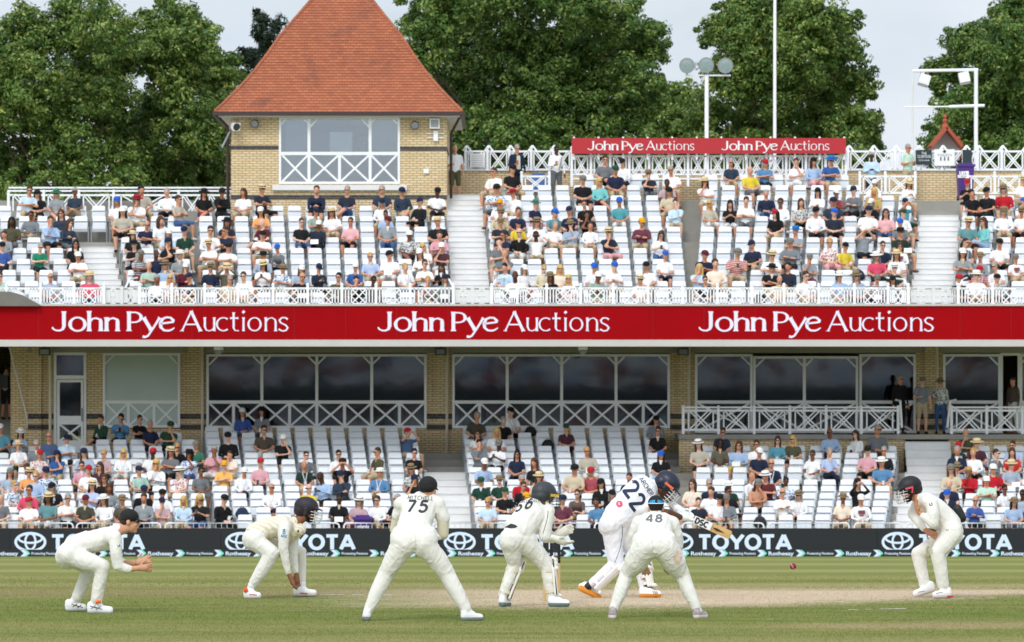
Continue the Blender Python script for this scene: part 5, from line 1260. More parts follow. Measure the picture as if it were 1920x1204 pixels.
def person_parts(code,pose):
    sh,hd,pn=code
    sk=prng.choices(SKINS,[5,5,4,4,4,1,.6])[0]
    if hd in 'iI' : sk=prng.choice(SKINS[3:])
    long_pants=pn.isupper(); pl=pn.lower()
    if pl not in PANTS: pl='k'
    longs=prng.random()<(.35 if sh in 'wlnkgr' else .15)
    skin=cm('skin',sk); sv=SHIRT[sh][0]
    if sv not in ('stripe','floral') and sh!='w':
        import colorsys
        q_=prng.randint(0,3); h_,s_,v_=colorsys.rgb_to_hsv(*[int(sv[i:i+2],16)/255 for i in (0,2,4)])
        h_=(h_+(-.02,0,.02,.0)[q_])%1; s_=min(1,s_*(.7,.95,.85,.6)[q_]); v_=min(.93,max(.09,v_*(1.12,.95,1.0,.85)[q_])); sv=''.join('%02X'%int(255*c) for c in colorsys.hsv_to_rgb(h_,s_,v_))
    shm=cm(str(prng.randint(0,3)) if sv=='floral' else ('r' if sv=='stripe' and prng.random()<.4 else 'shirt'),sv)
    pm=cm('pants',PANTS[pl][0])
    mats=[skin,shm,shm if longs else skin,pm,pm if long_pants else skin,cm('shoe',prng.choice(['E8E8E8','222226','6A5040','C9C9CC']))]
    kids=[]; adult=True
    hairc=prng.choice(['3A2A20','7A756E','9A9893','4F3A2A','141214'])
    if hd in HAIR:
        hc_=HAIR[hd][0]
        if hc_: kids.append(('hair','long' if hd in 'LYI' else 'short',cm('hair',hc_)))
    elif hd in HATS: kids.append(('cap','cap',cm('hat',HATS[hd][0]))); kids.append(('hair','short',cm('hair',hairc)) if prng.random()<.75 else ('hair','long',cm('hair',hairc)))
    else:
        kids.append(('hat','brim',cm('hat',BRIM[hd][0]))); 
        if hd in 'SWT' and prng.random()<.6: kids.append(('hat_band','band',cm('hat','1C1C22')))
        if prng.random()<.4: kids.append(('hair','long',cm('hair',hairc)))
    if pose!=3:
        kids.append(('sunglasses','shades',M['shade']) if prng.random()<.62 else ('face_features','eyes',M['eye']))
    return mats,kids
def dress_label(code): 
    sh,hd,pn=code; hh=(HAIR.get(hd) or HATS.get(hd) or BRIM.get(hd))[1]
    if code in ():pass
    return 'person in %s top with %s'%(SHIRT[sh][1],hh)
CR={ # crops of the photograph the crowd was read from: origin x, y, scale
'a':(0,320,4),'b':(440,320,4),'c':(880,240,3.344),'d':(1340,240,3.310),'e':(0,760,4),'f':(440,740,4),'g':(860,740,4),'h':(1180,740,4),'i':(1440,740,4)}
CROWD={'a':"235,120,lhs1 282,190,kKk0 420,190,gVg5 540,140,nqs5 435,300,nLk0 75,375,vIg0 228,365,gis0 378,375,lhk2 487,395,nLg1 55,445,ghB0 18,610,bKK5 290,590,jqk1 545,555,kIk0 580,620,wCs1 675,795,rSB0 378,800,ldg0 10,840,ahs0 885,220,wBs0 925,295,cCk0 1010,235,wXs2 1095,140,cis0 1235,130,wqk0 1525,165,kDr5 1660,170,kKK2 1425,225,chb1 1210,385,wLs0 1095,390,ndw1 1275,465,lCg1 1410,450,eNs0 1575,450,whg0 1700,375,nDs1 1695,465,nhs1 995,470,kSk0 1015,545,kDk1 1270,570,kNg2 1045,630,sEr1 1190,635,ndn0 1330,640,gWg0 1573,550,wSs1 1705,580,wKs1 1580,725,nTW0 1700,735,vSg3 1230,720,lTb0 1095,715,adk1 1355,725,mCk2 1430,790,nNs0 1185,795,wqK0 1270,820,fYs0 1710,810,cqs0",
'b':"70,155,wLs0 200,145,nSk1 205,310,oCs1 620,145,nhk4 838,160,nqb5 1108,140,nqB0 1260,160,nNs5 1385,225,kNk0 1510,150,wKk0 1105,215,wNs0 600,320,aNK1 738,325,wSs0 1135,320,lik0 215,390,mdn5 530,435,khb0 625,405,nCk0 870,385,phk0 1140,400,gMB0 1530,400,kSk0 1535,470,phk1 1318,470,fCk5 200,495,wKs1 355,570,gBk4 1425,575,wYw0 1550,560,mCw2 215,625,lDk0 1025,650,lus0 1168,640,wKw0 1413,640,wCg1 210,695,wSk6 355,720,fTs1 492,735,lCs0 628,725,nNk6 1285,720,wub0 1425,725,whk1 1565,690,kIk1 895,730,bCs0 770,810,vik0 490,800,kdk0 905,820,kik2 1035,810,kik2 1440,820,gus2 1580,800,gNg0 75,830,whs0",
'c':"160,300,whs0 262,265,kKs0 163,385,fKg1 285,395,wXs0 192,455,wOs0 190,520,cTs0 192,595,nTk1 225,650,nhk1 195,745,ghs2 220,810,gds2 232,880,lis0 265,945,wdk0 298,545,nhn0 305,615,yNk0 325,670,kdw0 405,475,nVp0 430,600,wTk0 420,655,wis3 525,565,tBk0 527,610,wqs0 635,540,nNk0 645,600,lTs2 737,470,khk0 745,560,kIk2 760,620,whs0 710,330,kEk0 820,345,tYm5 845,205,ghn5 978,205,wKk0 915,285,nGs0 1128,300,nTG2 1243,345,phs0 1357,280,wqs0 1437,340,wSs2 1258,400,cKs0 1412,465,lhs2 1510,475,cYw0 945,470,tBW0 1082,610,mOs1 1188,650,wLB6 875,680,nSp2 1470,790,nMk1 1535,860,chs0 1430,880,lYk2 1125,870,wKs0 1240,840,wBn0 1045,945,wSw0 908,880,wBs1 788,895,wBw0 818,950,aCs1 570,900,cYc0 590,955,wYw0 455,890,cus0 490,945,kTk0 355,870,wCp0 1515,960,nhk0",
'd':"110,215,nqs0 235,275,ydg0 325,210,bRk1 540,210,whw2 635,215,lKp0 740,210,bUs1 985,340,wCg0 1195,325,wSs6 980,405,yYk0 960,450,kCk1 865,425,gNk1 1175,450,tNe3 640,400,wKw1 750,395,rCr2 735,480,nNk0 325,395,nqB0 190,470,whg1 405,475,whs5 105,490,kIw6 550,495,fLk0 385,545,kRs0 625,540,wKk0 740,540,nBk0 945,525,wNk0 1060,530,pLb0 1165,525,wGs0 1155,590,gBk0 1155,670,eDs0 495,645,gUk1 920,640,gCk3 715,735,fup0 805,735,yKs0 1035,730,nhk0 1010,785,rWk0 1150,740,wLs0 1130,790,wSs0 470,720,gEk1 580,800,gEr2 345,790,wSs1 245,725,nNs0 118,795,sEs6 340,865,kDs1 445,865,nis0 415,940,cds0 535,935,whs0 765,940,lWs0 875,945,lTk0 990,935,sEk0 1110,920,gKk0 1115,850,eWs0 1570,345,kRk6 1600,420,kik0 1695,410,kKk0 1800,380,rTs0 1895,305,wSs0 1795,500,wTs0 1905,510,wTk0 1908,440,wBs0 1565,590,tSk0 1675,610,tLl5 1545,700,ghs0 1535,790,gCk1 1645,805,gTg0 1765,720,wKk0 1640,875,sRk0 1760,860,wqs0 1870,800,wEs0 1750,915,gKk0 1620,935,wWs0 1520,940,kRk0",
'e':"18,165,tCk0 148,140,lWk6 107,310,wSe0 255,300,gqk0 350,265,bdb0 485,275,lNk1 273,360,fRp0 410,365,bNs2 690,365,lNk1 785,375,puk0 945,370,wYw0 1110,380,wRw0 1238,380,gSk1 1345,300,kus0 1390,365,fDb2 1528,290,jEk0 1593,370,pqw2 1710,260,kKk0 1740,370,chs2 1708,440,yOs1 1838,480,wCN5 195,460,whs0 210,510,oSs0 70,510,lEs0 265,555,lus0 105,590,fus0 20,690,gds0 188,680,rhk0 220,765,wRs0 350,750,tSw0 440,630,kKk0 487,740,wqk1 640,780,vMk0 355,520,fNs0 615,480,phk0 660,520,wRs0 755,475,mLk0 785,540,kLk0 680,605,lSs1 822,590,gLw0 1050,450,wqs0 1060,500,aNk0 1163,470,wYk2 1500,510,gig0 1360,500,fWs0 925,740,vTv0 1078,720,ghn0 1220,740,pNs2 1385,745,lYs0 1500,750,kYb6 1647,720,kKk0 1072,810,kNk0 1217,805,wKs0 1335,830,mIs0 790,805,wWs0 1230,160,eGk2 1128,165,nqk0 1040,60,khg1 897,55,bik6 768,60,ehk5",
'f':"55,135,bCb0 210,135,gDg0 210,290,zhW0 350,350,kCk2 530,450,ghk0 770,455,wik0 1080,430,vhs0 1338,425,kik0 1290,295,bRs3 510,540,eds0 220,550,pRk0 255,705,wdn0 525,700,yds0 680,665,lhk6 805,540,kKk3 815,615,nNk2 1085,590,bWs0 1325,580,fTk0 1360,640,kNs2 740,865,kik0 898,860,pWp0 1040,870,whs0 1170,870,kqk0",
'g':"152,165,vqG0 305,180,kqK0 400,145,wKK0 145,290,wLw2 275,290,wYw0 155,370,gig2 297,385,wEk6 438,470,nIn0 598,535,kLs0 178,540,lCs0 172,640,eGs0 315,620,eTk0 478,615,rqk0 613,640,cSs0 487,685,khk0 358,725,kGk0 218,810,lus0 495,785,cOs0 828,235,mGm0 985,460,cuw0 880,580,cKw0 1020,590,rRk0 893,720,zhs4 1060,690,kKk0 770,815,mNm0 1030,870,bik0 1190,750,kKk0 1297,640,nhk0 1480,170,gKk0 1522,285,khk5 1535,450,kBl0 1700,400,cWk0 1660,700,cLs0",
'h':"660,270,nhk5 675,395,vIW0 815,410,lLy0 958,370,whs0 1108,330,tLb0 1225,350,vYk0 963,450,nCN0 1063,530,ndk0 1478,285,ldk0 1738,295,wLw0 1865,290,gqg0 1372,440,whW5 1495,450,lqN5 1783,425,pKk0 900,635,wds0 1028,640,mWk1 1158,640,fik0 595,700,nqk0 720,680,eWk0 585,745,whk0 562,790,nhs0 715,735,kik0 690,800,wKk0 735,835,gEs0 975,720,oEk2 1138,765,wds1 1285,740,wTK0 1715,700,kKk3 1595,890,cTs0 1735,840,wCs0 1900,500,bWs0 1910,440,kqk0",
'i':"1493,275,vdk2 1410,385,eRe0 1407,465,nqk0 1555,375,mSm0 1548,465,wuk0 1700,430,ghg0 1833,460,rLr0 1845,400,lhk0 1408,530,lTs0 1368,590,cEs0 1500,600,ruk2 1640,650,aCk1 1688,600,rCk0 1820,550,lSw0 1345,700,ndk0 1318,730,nBk0 1778,700,wis0 1545,860,bdk1 1835,870,lTg0 1905,720,lik0"}
people=[]
for key,s in CROWD.items():
    ox,oy,sc_=CR[key]
    for tok in s.split():
        a,b,c=tok.split(','); px=ox+float(a)/sc_; py=oy+float(b)/sc_
        pn=c[2] if c[2].lower() in PANTS else 'k'
        people.append([px,py,(c[0],c[1],pn),int(c[3])])
# seat each person in the free seat whose seated head comes closest to where the photograph has it
def headpx(s): 
    s_=F/s['d']; return s['px'], HY-(s['z']+1.20-HC)*s_
pairs=[]
for i,p in enumerate(people):
    up_=p[1]<580
    for j,s in enumerate(SEATS):
        if (s['tier']=='up')!=up_: continue
        if abs(s['px']-p[0])>45: continue
        hx,hy=headpx(s); c_=abs(hx-p[0])*1.0+abs(hy-p[1])*1.5
        if c_<60: pairs.append((c_,i,j))
pairs.sort(); done={}
for c_,i,j in pairs:
    if i in done or SEATS[j]['occ'] is not None: continue
    done[i]=j; SEATS[j]['occ']=i
placed=[(i,j) for i,j in done.items()]
def prop_mesh(kind):
    mb=MB()
    if kind=='phone': mb.box(-.036,.036,-.006,.006,-.07,.07)
    elif kind=='cup': mb.lathe([(.03,-.06),(.042,.06),(.038,.06),(.028,-.05),(0,-.05)],n=10)
    elif kind=='lanyard':
        mb.bar((-.07,-.11,.0),(-.01,-.155,-.26),.02,.006); mb.bar((.07,-.11,.0),(.01,-.155,-.26),.02,.006); mb.box(-.04,.04,-.17,-.16,-.36,-.26)
    elif kind=='print': mb.box(-.09,.09,-.012,0,-.05,.05); mb.box(-.06,.06,-.012,0,-.1,-.07)
    elif kind=='placket': mb.poly([(-.045,0,.12),(.045,0,.12),(.012,0,-.02),(-.012,0,-.02)],.01)
    elif kind=='paper': mb.box(-.12,.12,-.004,.004,-.08,.08)
    g=mesh_from(kind,mb,ph_mat); return g
PM={k:prop_mesh(k) for k in ('phone','cup','lanyard','print','placket','paper')}

# order: those that show largest first (lower tier near, then upper tier from the front)
def key_(ij):
    s=SEATS[ij[1]]; return (0 if s['tier']=='low' else 1,s['k'])
placed.sort(key=key_)
NMAX_P=284
ORDN=['first','second','third','fourth','fifth','sixth','seventh','eighth','ninth','tenth','eleventh','twelfth','thirteenth','fourteenth','fifteenth','sixteenth','seventeenth','eighteenth','nineteenth','twentieth','21st','22nd','23rd','24th','25th']
ROWW=['one','two','three','four','five','six','seven','eight','nine','ten','eleven','twelve','thirteen']
def merge_into(acc,me,mtx,mats):
    nv=len(me.vertices); co=np.empty(nv*3,np.float32); me.vertices.foreach_get('co',co); co=co.reshape(-1,3); m_=np.array(mtx); co=co@m_[:3,:3].T+m_[:3,3]
    ls=np.empty(len(me.loops),np.int32); me.loops.foreach_get('vertex_index',ls); st_=np.empty(len(me.polygons),np.int32); me.polygons.foreach_get('loop_start',st_)
    mi=np.empty(len(me.polygons),np.int32); me.polygons.foreach_get('material_index',mi)
    ids=[]
    for m in mats:
        if m.name not in acc['mi']: acc['mi'][m.name]=len(acc['mats']); acc['mats'].append(m)
        ids.append(acc['mi'][m.name])
    acc['v'].append(co); acc['l'].append(ls+acc['nv']); acc['s'].append(st_+acc['nl']); acc['m'].append(np.array(ids,np.int32)[mi]); acc['nv']+=nv; acc['nl']+=len(ls)
def acc_new(): return dict(v=[],l=[],s=[],m=[],nv=0,nl=0,mats=[],mi={})
def acc_obj(name,acc,smooth=True):
    me=bpy.data.meshes.new(name); v=np.concatenate(acc['v']); l_=np.concatenate(acc['l']); s_=np.concatenate(acc['s']); m_=np.concatenate(acc['m'])
    me.vertices.add(len(v)); me.vertices.foreach_set('co',v.ravel()); me.loops.add(len(l_)); me.loops.foreach_set('vertex_index',l_); me.polygons.add(len(s_)); me.polygons.foreach_set('loop_start',s_)
    for m in acc['mats']: me.materials.append(m)
    me.polygons.foreach_set('material_index',m_); me.polygons.foreach_set('use_smooth',np.full(len(s_),smooth)); me.update(calc_edges=True); me.validate()
    o=bpy.data.objects.new(name,me); COL.objects.link(o); return o
crowd=acc_new(); cnt=0
occ_rank={}
for tier_blk in {(s['blk'],s['k']) for s in SEATS}:
    ss=sorted([j for j,s in enumerate(SEATS) if (s['blk'],s['k'])==tier_blk],key=lambda j:SEATS[j]['px'])
    oc=[j for j in ss if SEATS[j]['occ'] is not None]
    for r_,j in enumerate(oc): occ_rank[j]=(r_,len(oc))
    for r_,j in enumerate(ss): SEATS[j]['rank']=r_
for (i,j) in placed:
    px,py,code,pose=people[i]; s=SEATS[j]; cnt+=1
    hx,hy=headpx(s); sc_=prng.uniform(.96,1.09); dz=max(-.07,min(.12,(hy-py)*s['d']/F*.6))
    dx=max(-.13,min(.13,(px-hx)*s['d']/F)); yaw=prng.gauss(0,.22)+(prng.choice((-.5,.5)) if prng.random()<.12 else 0); roll=prng.gauss(0,.045); pitch=prng.gauss(0,.05); 
    loc=Vector((s['x']+dx,s['d'],s['z']+max(0,dz)*.4)); fat=prng.uniform(.92,1.14)
    me,hd=POSE[pose]; mats,kids=person_parts(code,pose); sx=prng.choice((-1,1))
    c,r_,f_,u_,hs=hd; hm=Matrix((( -1,0,0,0),(0,-1,0,0),(0,0,1,0),(0,0,0,1)))   # head props face -Y
    tilt=Matrix.Rotation(prng.gauss(0,.2),4,'Z')@Matrix.Rotation(-.12 if pose!=6 else -.4,4,'X') 
    HMX=Matrix.Translation(c)@Matrix.Rotation(math.pi,4,'Z')@tilt@Matrix.Scale(hs,4)
    PV=Matrix.Translation((0,0,.5)); body_m=Matrix.Translation(loc)@Matrix.Rotation(yaw,4,'Z')@PV@Matrix.Rotation(roll,4,'Y')@Matrix.Rotation(pitch,4,'X')@PV.inverted()@Matrix.Diagonal((sx,1,1,1))@Matrix.Diagonal((sc_*fat,sc_*(fat*.5+.5),sc_,1))
    if cnt<=NMAX_P:
        o=bpy.data.objects.new('person',me); COL.objects.link(o); o.matrix_world=body_m; setmats(o,mats)
        rk,nr=occ_rank[j]; 
        pos='rightmost' if rk==nr-1 and nr>1 else ('leftmost' if rk==0 and nr>1 else ('only one' if nr==1 else ORDN[rk]+' from left'))
        lab='%s, %s, row %s, %s'%(dress_label(code),s['blk'],ROWW[s['k']],pos)
        if len(lab.replace(',','').split())>16: lab=lab.replace(' with ',', ',1).replace('person in','person,').replace(' top','')
        if len(lab.replace(',','').split())>16: lab=lab.replace(' from left','')
        tag(o,lab,'person','spectators seated in the stand')
        for nm,k,m in kids:
            q=bpy.data.objects.new(nm,HM[k]); COL.objects.link(q); q.parent=o; q.matrix_local=HMX; setmats(q,[m])
        u_=prng.random(); ybody=-.155+(-.0 if pose!=4 else -.16)
        if u_<.30 and pose in (0,5,1) and code[0] not in 'w': 
            q=bpy.data.objects.new('collar_opening',PM['placket']); COL.objects.link(q); q.parent=o; q.matrix_local=Matrix.Translation((0,-.118,.93)); setmats(q,[cm('shirt',prng.choice(['E6E6E4','C9A184','D8C8A8']))])
        elif u_<.36 and pose in (0,5): 
            q=bpy.data.objects.new('lanyard',PM['lanyard']); COL.objects.link(q); q.parent=o; q.matrix_local=Matrix.Translation((0,0,1.0)); setmats(q,[cm('shirt','D8D8DC')])
        elif u_<.46 and pose in (0,5) and code[0] in 'kngrew': 
            q=bpy.data.objects.new('shirt_print',PM['print']); COL.objects.link(q); q.parent=o; q.matrix_local=Matrix.Translation((0,-.158,.86)); setmats(q,[cm('shirt','B9BCC4' if code[0]!='w' else '8A4A50')])
        if pose==6 or (pose==0 and prng.random()<.25):
            kd=prng.choice(['phone','cup','paper','cup']) if pose==0 else 'phone'; hz=Vector((.0,-.40,.86)) if pose==6 else Vector((.0,-.37,.66)); hz=body_m@hz
            q=bpy.data.objects.new({'phone':'phone','cup':'cup','paper':'leaflet'}[kd],PM[kd]); COL.objects.link(q); q.matrix_world=Matrix.Translation(hz)@Matrix.Rotation(-.5 if kd!='cup' else 0,4,'X'); setmats(q,[{'phone':M['black'],'cup':cm('hat','E8E6E0'),'paper':cm('hat','ECEAE2')}[kd]])
            tag(q,'%s held by the %s'%({'phone':'dark phone','cup':'pale cup','paper':'white leaflet'}[kd],o['label'].replace('person in ','person in ').split(',')[0]+', '+', '.join(x.strip() for x in o['label'].split(',')[1:])),kd)
            ws=q['label'].replace(',','').split()
            if len(ws)>16: q['label']='%s held in %s, row %s, %s'%({'phone':'dark phone','cup':'pale cup','paper':'white leaflet'}[kd],s['blk'],ROWW[s['k']],pos)
    else:
        merge_into(crowd,me,body_m,mats)
        for nm,k,m in kids: merge_into(crowd,HM[k],body_m@HMX,[m])
if crowd['nv']:
    tag(acc_obj('spectator_crowd',crowd),'the other spectators seated in the upper rows','crowd','spectators seated in the stand',kind='stuff')
# seats: empty ones individually first, nearest tiers first
emp=[j for j,s in enumerate(SEATS)]
emp.sort(key=lambda j:(SEATS[j]['occ'] is not None,0 if SEATS[j]['tier']=='low' else 1,SEATS[j]['k'],SEATS[j]['px']))
sacc=acc_new(); NS=0
for j in emp:
    s=SEATS[j]; vis=(-25<s['px']<1945); yaw_=prng.uniform(-.015,.015)
    mtx=Matrix.Translation((s['x'],s['d'],s['z']))@Matrix.Rotation(yaw_,4,'Z')
    parts=[('seat_back',SB,M['seat'])]+([('folded_seat',SF,M['seatpan'])] if s['occ'] is None else [('seat_pan',SPN,M['seatpan'])])+[('seat_frame',SL,M['grey'])]
    if s['occ'] is None and NS<300 and vis:
        NS+=1; o=bpy.data.objects.new('stadium_seat',None); COL.objects.link(o); o.matrix_world=mtx; o.empty_display_size=.1
        tag(o,'empty white tip-up seat, %s, row %s, %s seat from left'%(s['blk'],ROWW[s['k']],ORDN[s['rank']] if s['rank']<25 else str(s['rank'])),'seat','white seats of the stand')
        for nm,me,m in parts:
            q=bpy.data.objects.new(nm,me); COL.objects.link(q); q.parent=o
    else:
        for nm,me,m in parts: merge_into(sacc,me,mtx,[m])
tag(acc_obj('stadium_seats',sacc,False),'the remaining rows of white tip-up seats','seats','white seats of the stand',kind='stuff')
print('PEOPLE',len(people),'placed',len(placed),'seats',len(SEATS),'indiv seats',NS)

# ---------------- standing people ----------------
def standing(pose):
    B=Body(); B.cap('pants',(-.07,0,.93),(.07,0,.93),.12,.12,1); sh=Vector((0,0,1.42))
    B.cap('shirt',(0,0,.98),(0,0,1.15),.13,.125,1.25); B.cap('shirt',(0,0,1.15),(0,0,1.33),.125,.115,1.42); B.cap('shirt',(-.165,0,1.41),(.165,0,1.41),.062,.062); B.cap('shirt',(0,0,1.38),(0,0,1.46),.09,.058,1.35)
    hd=head_prims(B,(0,-.03,1.645),(0,-1,-.1),(0,0,1),neck=(0,0,1.43),coarse=True)
    def arm(s_,el,wr):
        S=Vector((s_*.19,0,1.385)); el=Vector(el); wr=Vector(wr); m_=S.lerp(el,.62)
        B.cap('shirt',S,m_,.056,.05); B.cap('sleeve',m_,el,.043,.04); B.cap('sleeve',el,wr,.039,.029); h=(wr-el).normalized(); B.cap('skin',wr,wr+h*.08,.03,.034,1.2); B.cap('skin',wr+h*.07,wr+h*.13,.024,.018,1.5)
    if pose=='hang': arm(-1,(-.25,0,1.1),(-.26,-.06,.86)); arm(1,(.25,0,1.1),(.26,-.06,.86))
    elif pose=='hold': arm(-1,(-.25,0,1.12),(-.12,-.24,1.15)); arm(1,(.25,0,1.1),(.25,-.08,.88))
    else: arm(-1,(-.24,-.02,1.14),(-.05,-.25,1.2)); arm(1,(.24,-.02,1.14),(.06,-.25,1.2))
    for s_ in (-1,1):
        B.cap('pants',(s_*.09,0,.9),(s_*.11,-.02,.55),.1,.078); B.cap('shin',(s_*.11,-.02,.5),(s_*.115,0,.3),.058,.06); B.cap('shin',(s_*.115,0,.3),(s_*.12,.02,.09),.056,.038); B.cap('shoe',(s_*.12,.03,.05),(s_*.13,-.14,.04),.045,.038,1.2)
    me=B.mesh(.024,3,[None]*6,TAGS,name='person_body')
    for i in range(6): me.materials[i]=ph_mat
    return me,hd
STP={p_:standing(p_) for p_ in ('hang','hold','both')}
def stand_person(px,d,zfoot,pose,code,label,yaw=0,h=1.0,extra=None,shades=True,longs=None):
    me,(c,_,_,_,_)=STP[pose]; o=bpy.data.objects.new('person',me); COL.objects.link(o)
    o.matrix_world=Matrix.Translation((X(px,d),d,zfoot))@Matrix.Rotation(yaw,4,'Z')@Matrix.Scale(h,4)
    mats,kids=person_parts(code,0)
    if longs is not None: mats[2]=mats[1] if longs else mats[0]
    setmats(o,mats); tag(o,label,'person')
    for nm,k,m in kids:
        q=bpy.data.objects.new(nm,HM[k]); COL.objects.link(q); q.parent=o; q.matrix_local=Matrix.Translation(c)@Matrix.Rotation(math.pi,4,'Z')@Matrix.Rotation(-.12,4,'X'); setmats(q,[m])
    if extra:
        for nm,mb,mt in extra:
            q=bpy.data.objects.new(nm,mesh_from(nm,mb,mt)); COL.objects.link(q); q.parent=o
    return o
def glass_thing(o,dx,dy,dz,label):
    m_=o.matrix_world@Vector((dx,dy,dz)); mb=MB(); mb.lathe([(.03,-.07),(.04,.07),(.036,.07),(.03,-.05),(0,-.05)],m_,n=10); tag(obj('drink',mb,mat('beer_glass','B8752E',.2,.1,3),None,tuple(m_)),label,'drink')
zw=8.66
a=stand_person(853,155.9,zw,'hold',('w','d','v'),'person standing by the tower in white t-shirt and olive shorts',.1,1.0,longs=False)
mb=MB(); mb.box(-.12,.12,-.155,-.15,1.1,1.16); mb.box(-.13,.13,-.156,-.151,1.25,1.3)
a=stand_person(969,156.2,zw,'hold',('n','q','K'),'bearded person standing in open dark blazer and cream shirt with a drink',.35,1.02,longs=True)
mb=MB(); mb.poly([(-.06,-.17,1.0),(.06,-.17,1.0),(.05,-.165,1.42),(-.05,-.165,1.42)],.05); q=bpy.data.objects.new('shirt_front',mesh_from('shirt_front',mb,cm('shirt','D8D4C4'))); COL.objects.link(q); q.parent=a
glass_thing(a,-.10,-.33,1.2,'glass of beer held by the man in the dark blazer')
a=stand_person(1043,156.0,zw,'hold',('w','i','G'),'person standing in white shirt and grey shorts with shoulder strap and drink',.3,.99,longs=True)
mb=MB(); mb.bar((.15,-.13,1.42),(.05,-.17,1.0),.02,.01); q=bpy.data.objects.new('shoulder_strap',mesh_from('shoulder_strap',mb,M['black'])); COL.objects.link(q); q.parent=a
glass_thing(a,-.10,-.33,1.2,'glass of beer held by the standing man with shoulder strap')
a=stand_person(1634,156.3,zw-.2,'both',('l','q','N'),'grey haired person standing in pale blue shirt looking at his phone',-.05,1.0,longs=True)
a=stand_person(1702,156.2,zw,'both',('a','q','s'),'tall grey haired person standing in green polo shirt beside the dark green notice',.6,1.03,longs=False)
zt_=Tz
stand_person(1687,151.0,zt_,'hang',('k','q','K'),'white haired person in dark suit standing at the balcony window',.5,1.02,longs=True)
mb=MB()
stand_person(1729,150.6,zt_,'hold',('g','E','s'),'person in grey polo, beige shorts and cap standing by the balcony stairs',.1,.98,longs=False)
stand_person(1763,150.8,zt_,'hold',('f','T','B'),'person in patterned top, blue trousers and hat standing at the balcony stairs',-.2,.95,longs=True)
stand_person(1900,151.5,zt_,'hang',('z','h','W'),'person in brown top standing in the doorway at the far right of the balcony',-.9,.98,longs=True)
bp_=MB(); bp_.box(-.17,.17,.12,.3,1.0,1.42); bp_.bar((-.12,.12,1.4),(-.12,.05,1.46),.04,.02); bp_.bar((.12,.12,1.4),(.12,.05,1.46),.04,.02)
a=stand_person(12,153.6,Z(787,153.6),'hang',('c','i','k'),'person with black backpack climbing the dark stairwell on the far left',math.pi*.9,.97,longs=False)
obj('backpack',MB(),M['black'],None) if False else None
q=bpy.data.objects.new('backpack',mesh_from('backpack',bp_,M['black'])); COL.objects.link(q); q.matrix_world=a.matrix_world.copy(); tag(q,'black backpack worn by the man on the stairwell steps','backpack')
# bags on seats
def bag(px,py,d,z,col,label,w_=.36,h_=.34):
    B=Body(); c=Vector((X(px,d),d,z)); B.cap('b',c+Vector((-w_*.22,0,h_*.35)),c+Vector((w_*.22,0,h_*.35)),h_*.35,h_*.35,.7 if False else 1); B.cap('b',c+Vector((-w_*.12,0,h_*.6)),c+Vector((w_*.12,0,h_*.6)),h_*.32,h_*.32)
    me=B.mesh(.025,3,None,None,name='bag'); me.materials.clear(); me.materials.append(mat('bag_'+col,col,.8,.15,5)); me.transform(Matrix.Translation(-c)); o=bpy.data.objects.new('backpack',me); COL.objects.link(o); o.location=c; tag(o,label,'bag')
    mb=MB(); mb.tube([(-.05,0,h_*.9),(0,0,h_*1.02),(.05,0,h_*.9)],.012,5); q=bpy.data.objects.new('handle',mesh_from('handle',mb,M['black'])); COL.objects.link(q); q.parent=o
for px,py,k,tier,col,lb in ((1027,829,10,'low','16161A','black rucksack on a seat left of the person in maroon top'),(995,803,12,'low','121214','black bag on the back row seat beside the man in cap'),(454,976,1,'low','1B2A48','navy holdall on a front seat above the helmeted fielder in the vest'),(1425,984,0,'low','26232B','dark grey bag on a front row seat right of the bat'),(1410,486,3,'up','16161A','black rucksack on a seat in the upper right block'),(1610,512,2,'up','1A2238','navy bag beside the person in red England style top' if False else 'navy bag hanging on a seat left of the person in red top'),(1425,530,0,'up','111113','black rucksack with white marks on an upper front seat')):
    d=row_d(tier,k)-.12; bag(px,py,d,tread(tier,k)+.50 if k not in (0,) else tread(tier,k)+.46,col,lb)
# ================= players =================
KIT=mat('cricket_white','E4E1D9',.85,.06,5,bump=.45,bscale=11,spec=.25)
KITC=mat('cricket_white_cool','E6E6EC',.85,.05,7,bump=.45,bscale=11,spec=.25)
CREAM=mat('cream_undersleeve','D8CFB8',.8,.06,8,bump=.15,bscale=40)
PAD=mat('pad_white','E6E2D8',.6,.06,6,bump=.2,bscale=20)
SHOE=mat('boot_white','ECECEC',.5,.06,8)
def knitmat():
    m,nt,b=newmat('cream_cable_knit'); n=nt.nodes; l=nt.links; tc_=n.new("ShaderNodeTexCoord"); wv=n.new("ShaderNodeTexWave"); wv.bands_direction='DIAGONAL'; wv.inputs['Scale'].default_value=7; wv.inputs['Distortion'].default_value=2.5
    l.new(tc_.outputs['Object'],wv.inputs[0]); cr=n.new("ShaderNodeValToRGB"); cr.color_ramp.elements[0].color=hexc('D8CDB2')+(1,); cr.color_ramp.elements[1].color=hexc('EDE6D4')+(1,); l.new(wv.outputs[0],cr.inputs[0]); l.new(cr.outputs[0],b.inputs['Base Color'])
    bp=n.new("ShaderNodeBump"); bp.inputs['Strength'].default_value=.7; bp.inputs['Distance'].default_value=.01; l.new(wv.outputs[0],bp.inputs['Height']); l.new(bp.outputs[0],b.inputs['Normal']); b.inputs['Roughness'].default_value=.9; return m
KNIT=knitmat()
SKW=cm('skin','D09A7C'); SKT=cm('skin','C08464'); SKB=cm('skin','8A5A40'); SKD=cm('skin','5A3826')
INK=mat('dark_ink','34363C',.7,.05,10); NAVY=mat('navy_ink','1B2748',.7,.05,10)
PT=['skin','shirt','sleeve','vest','pants','sock','shoe','sole','under','glove']
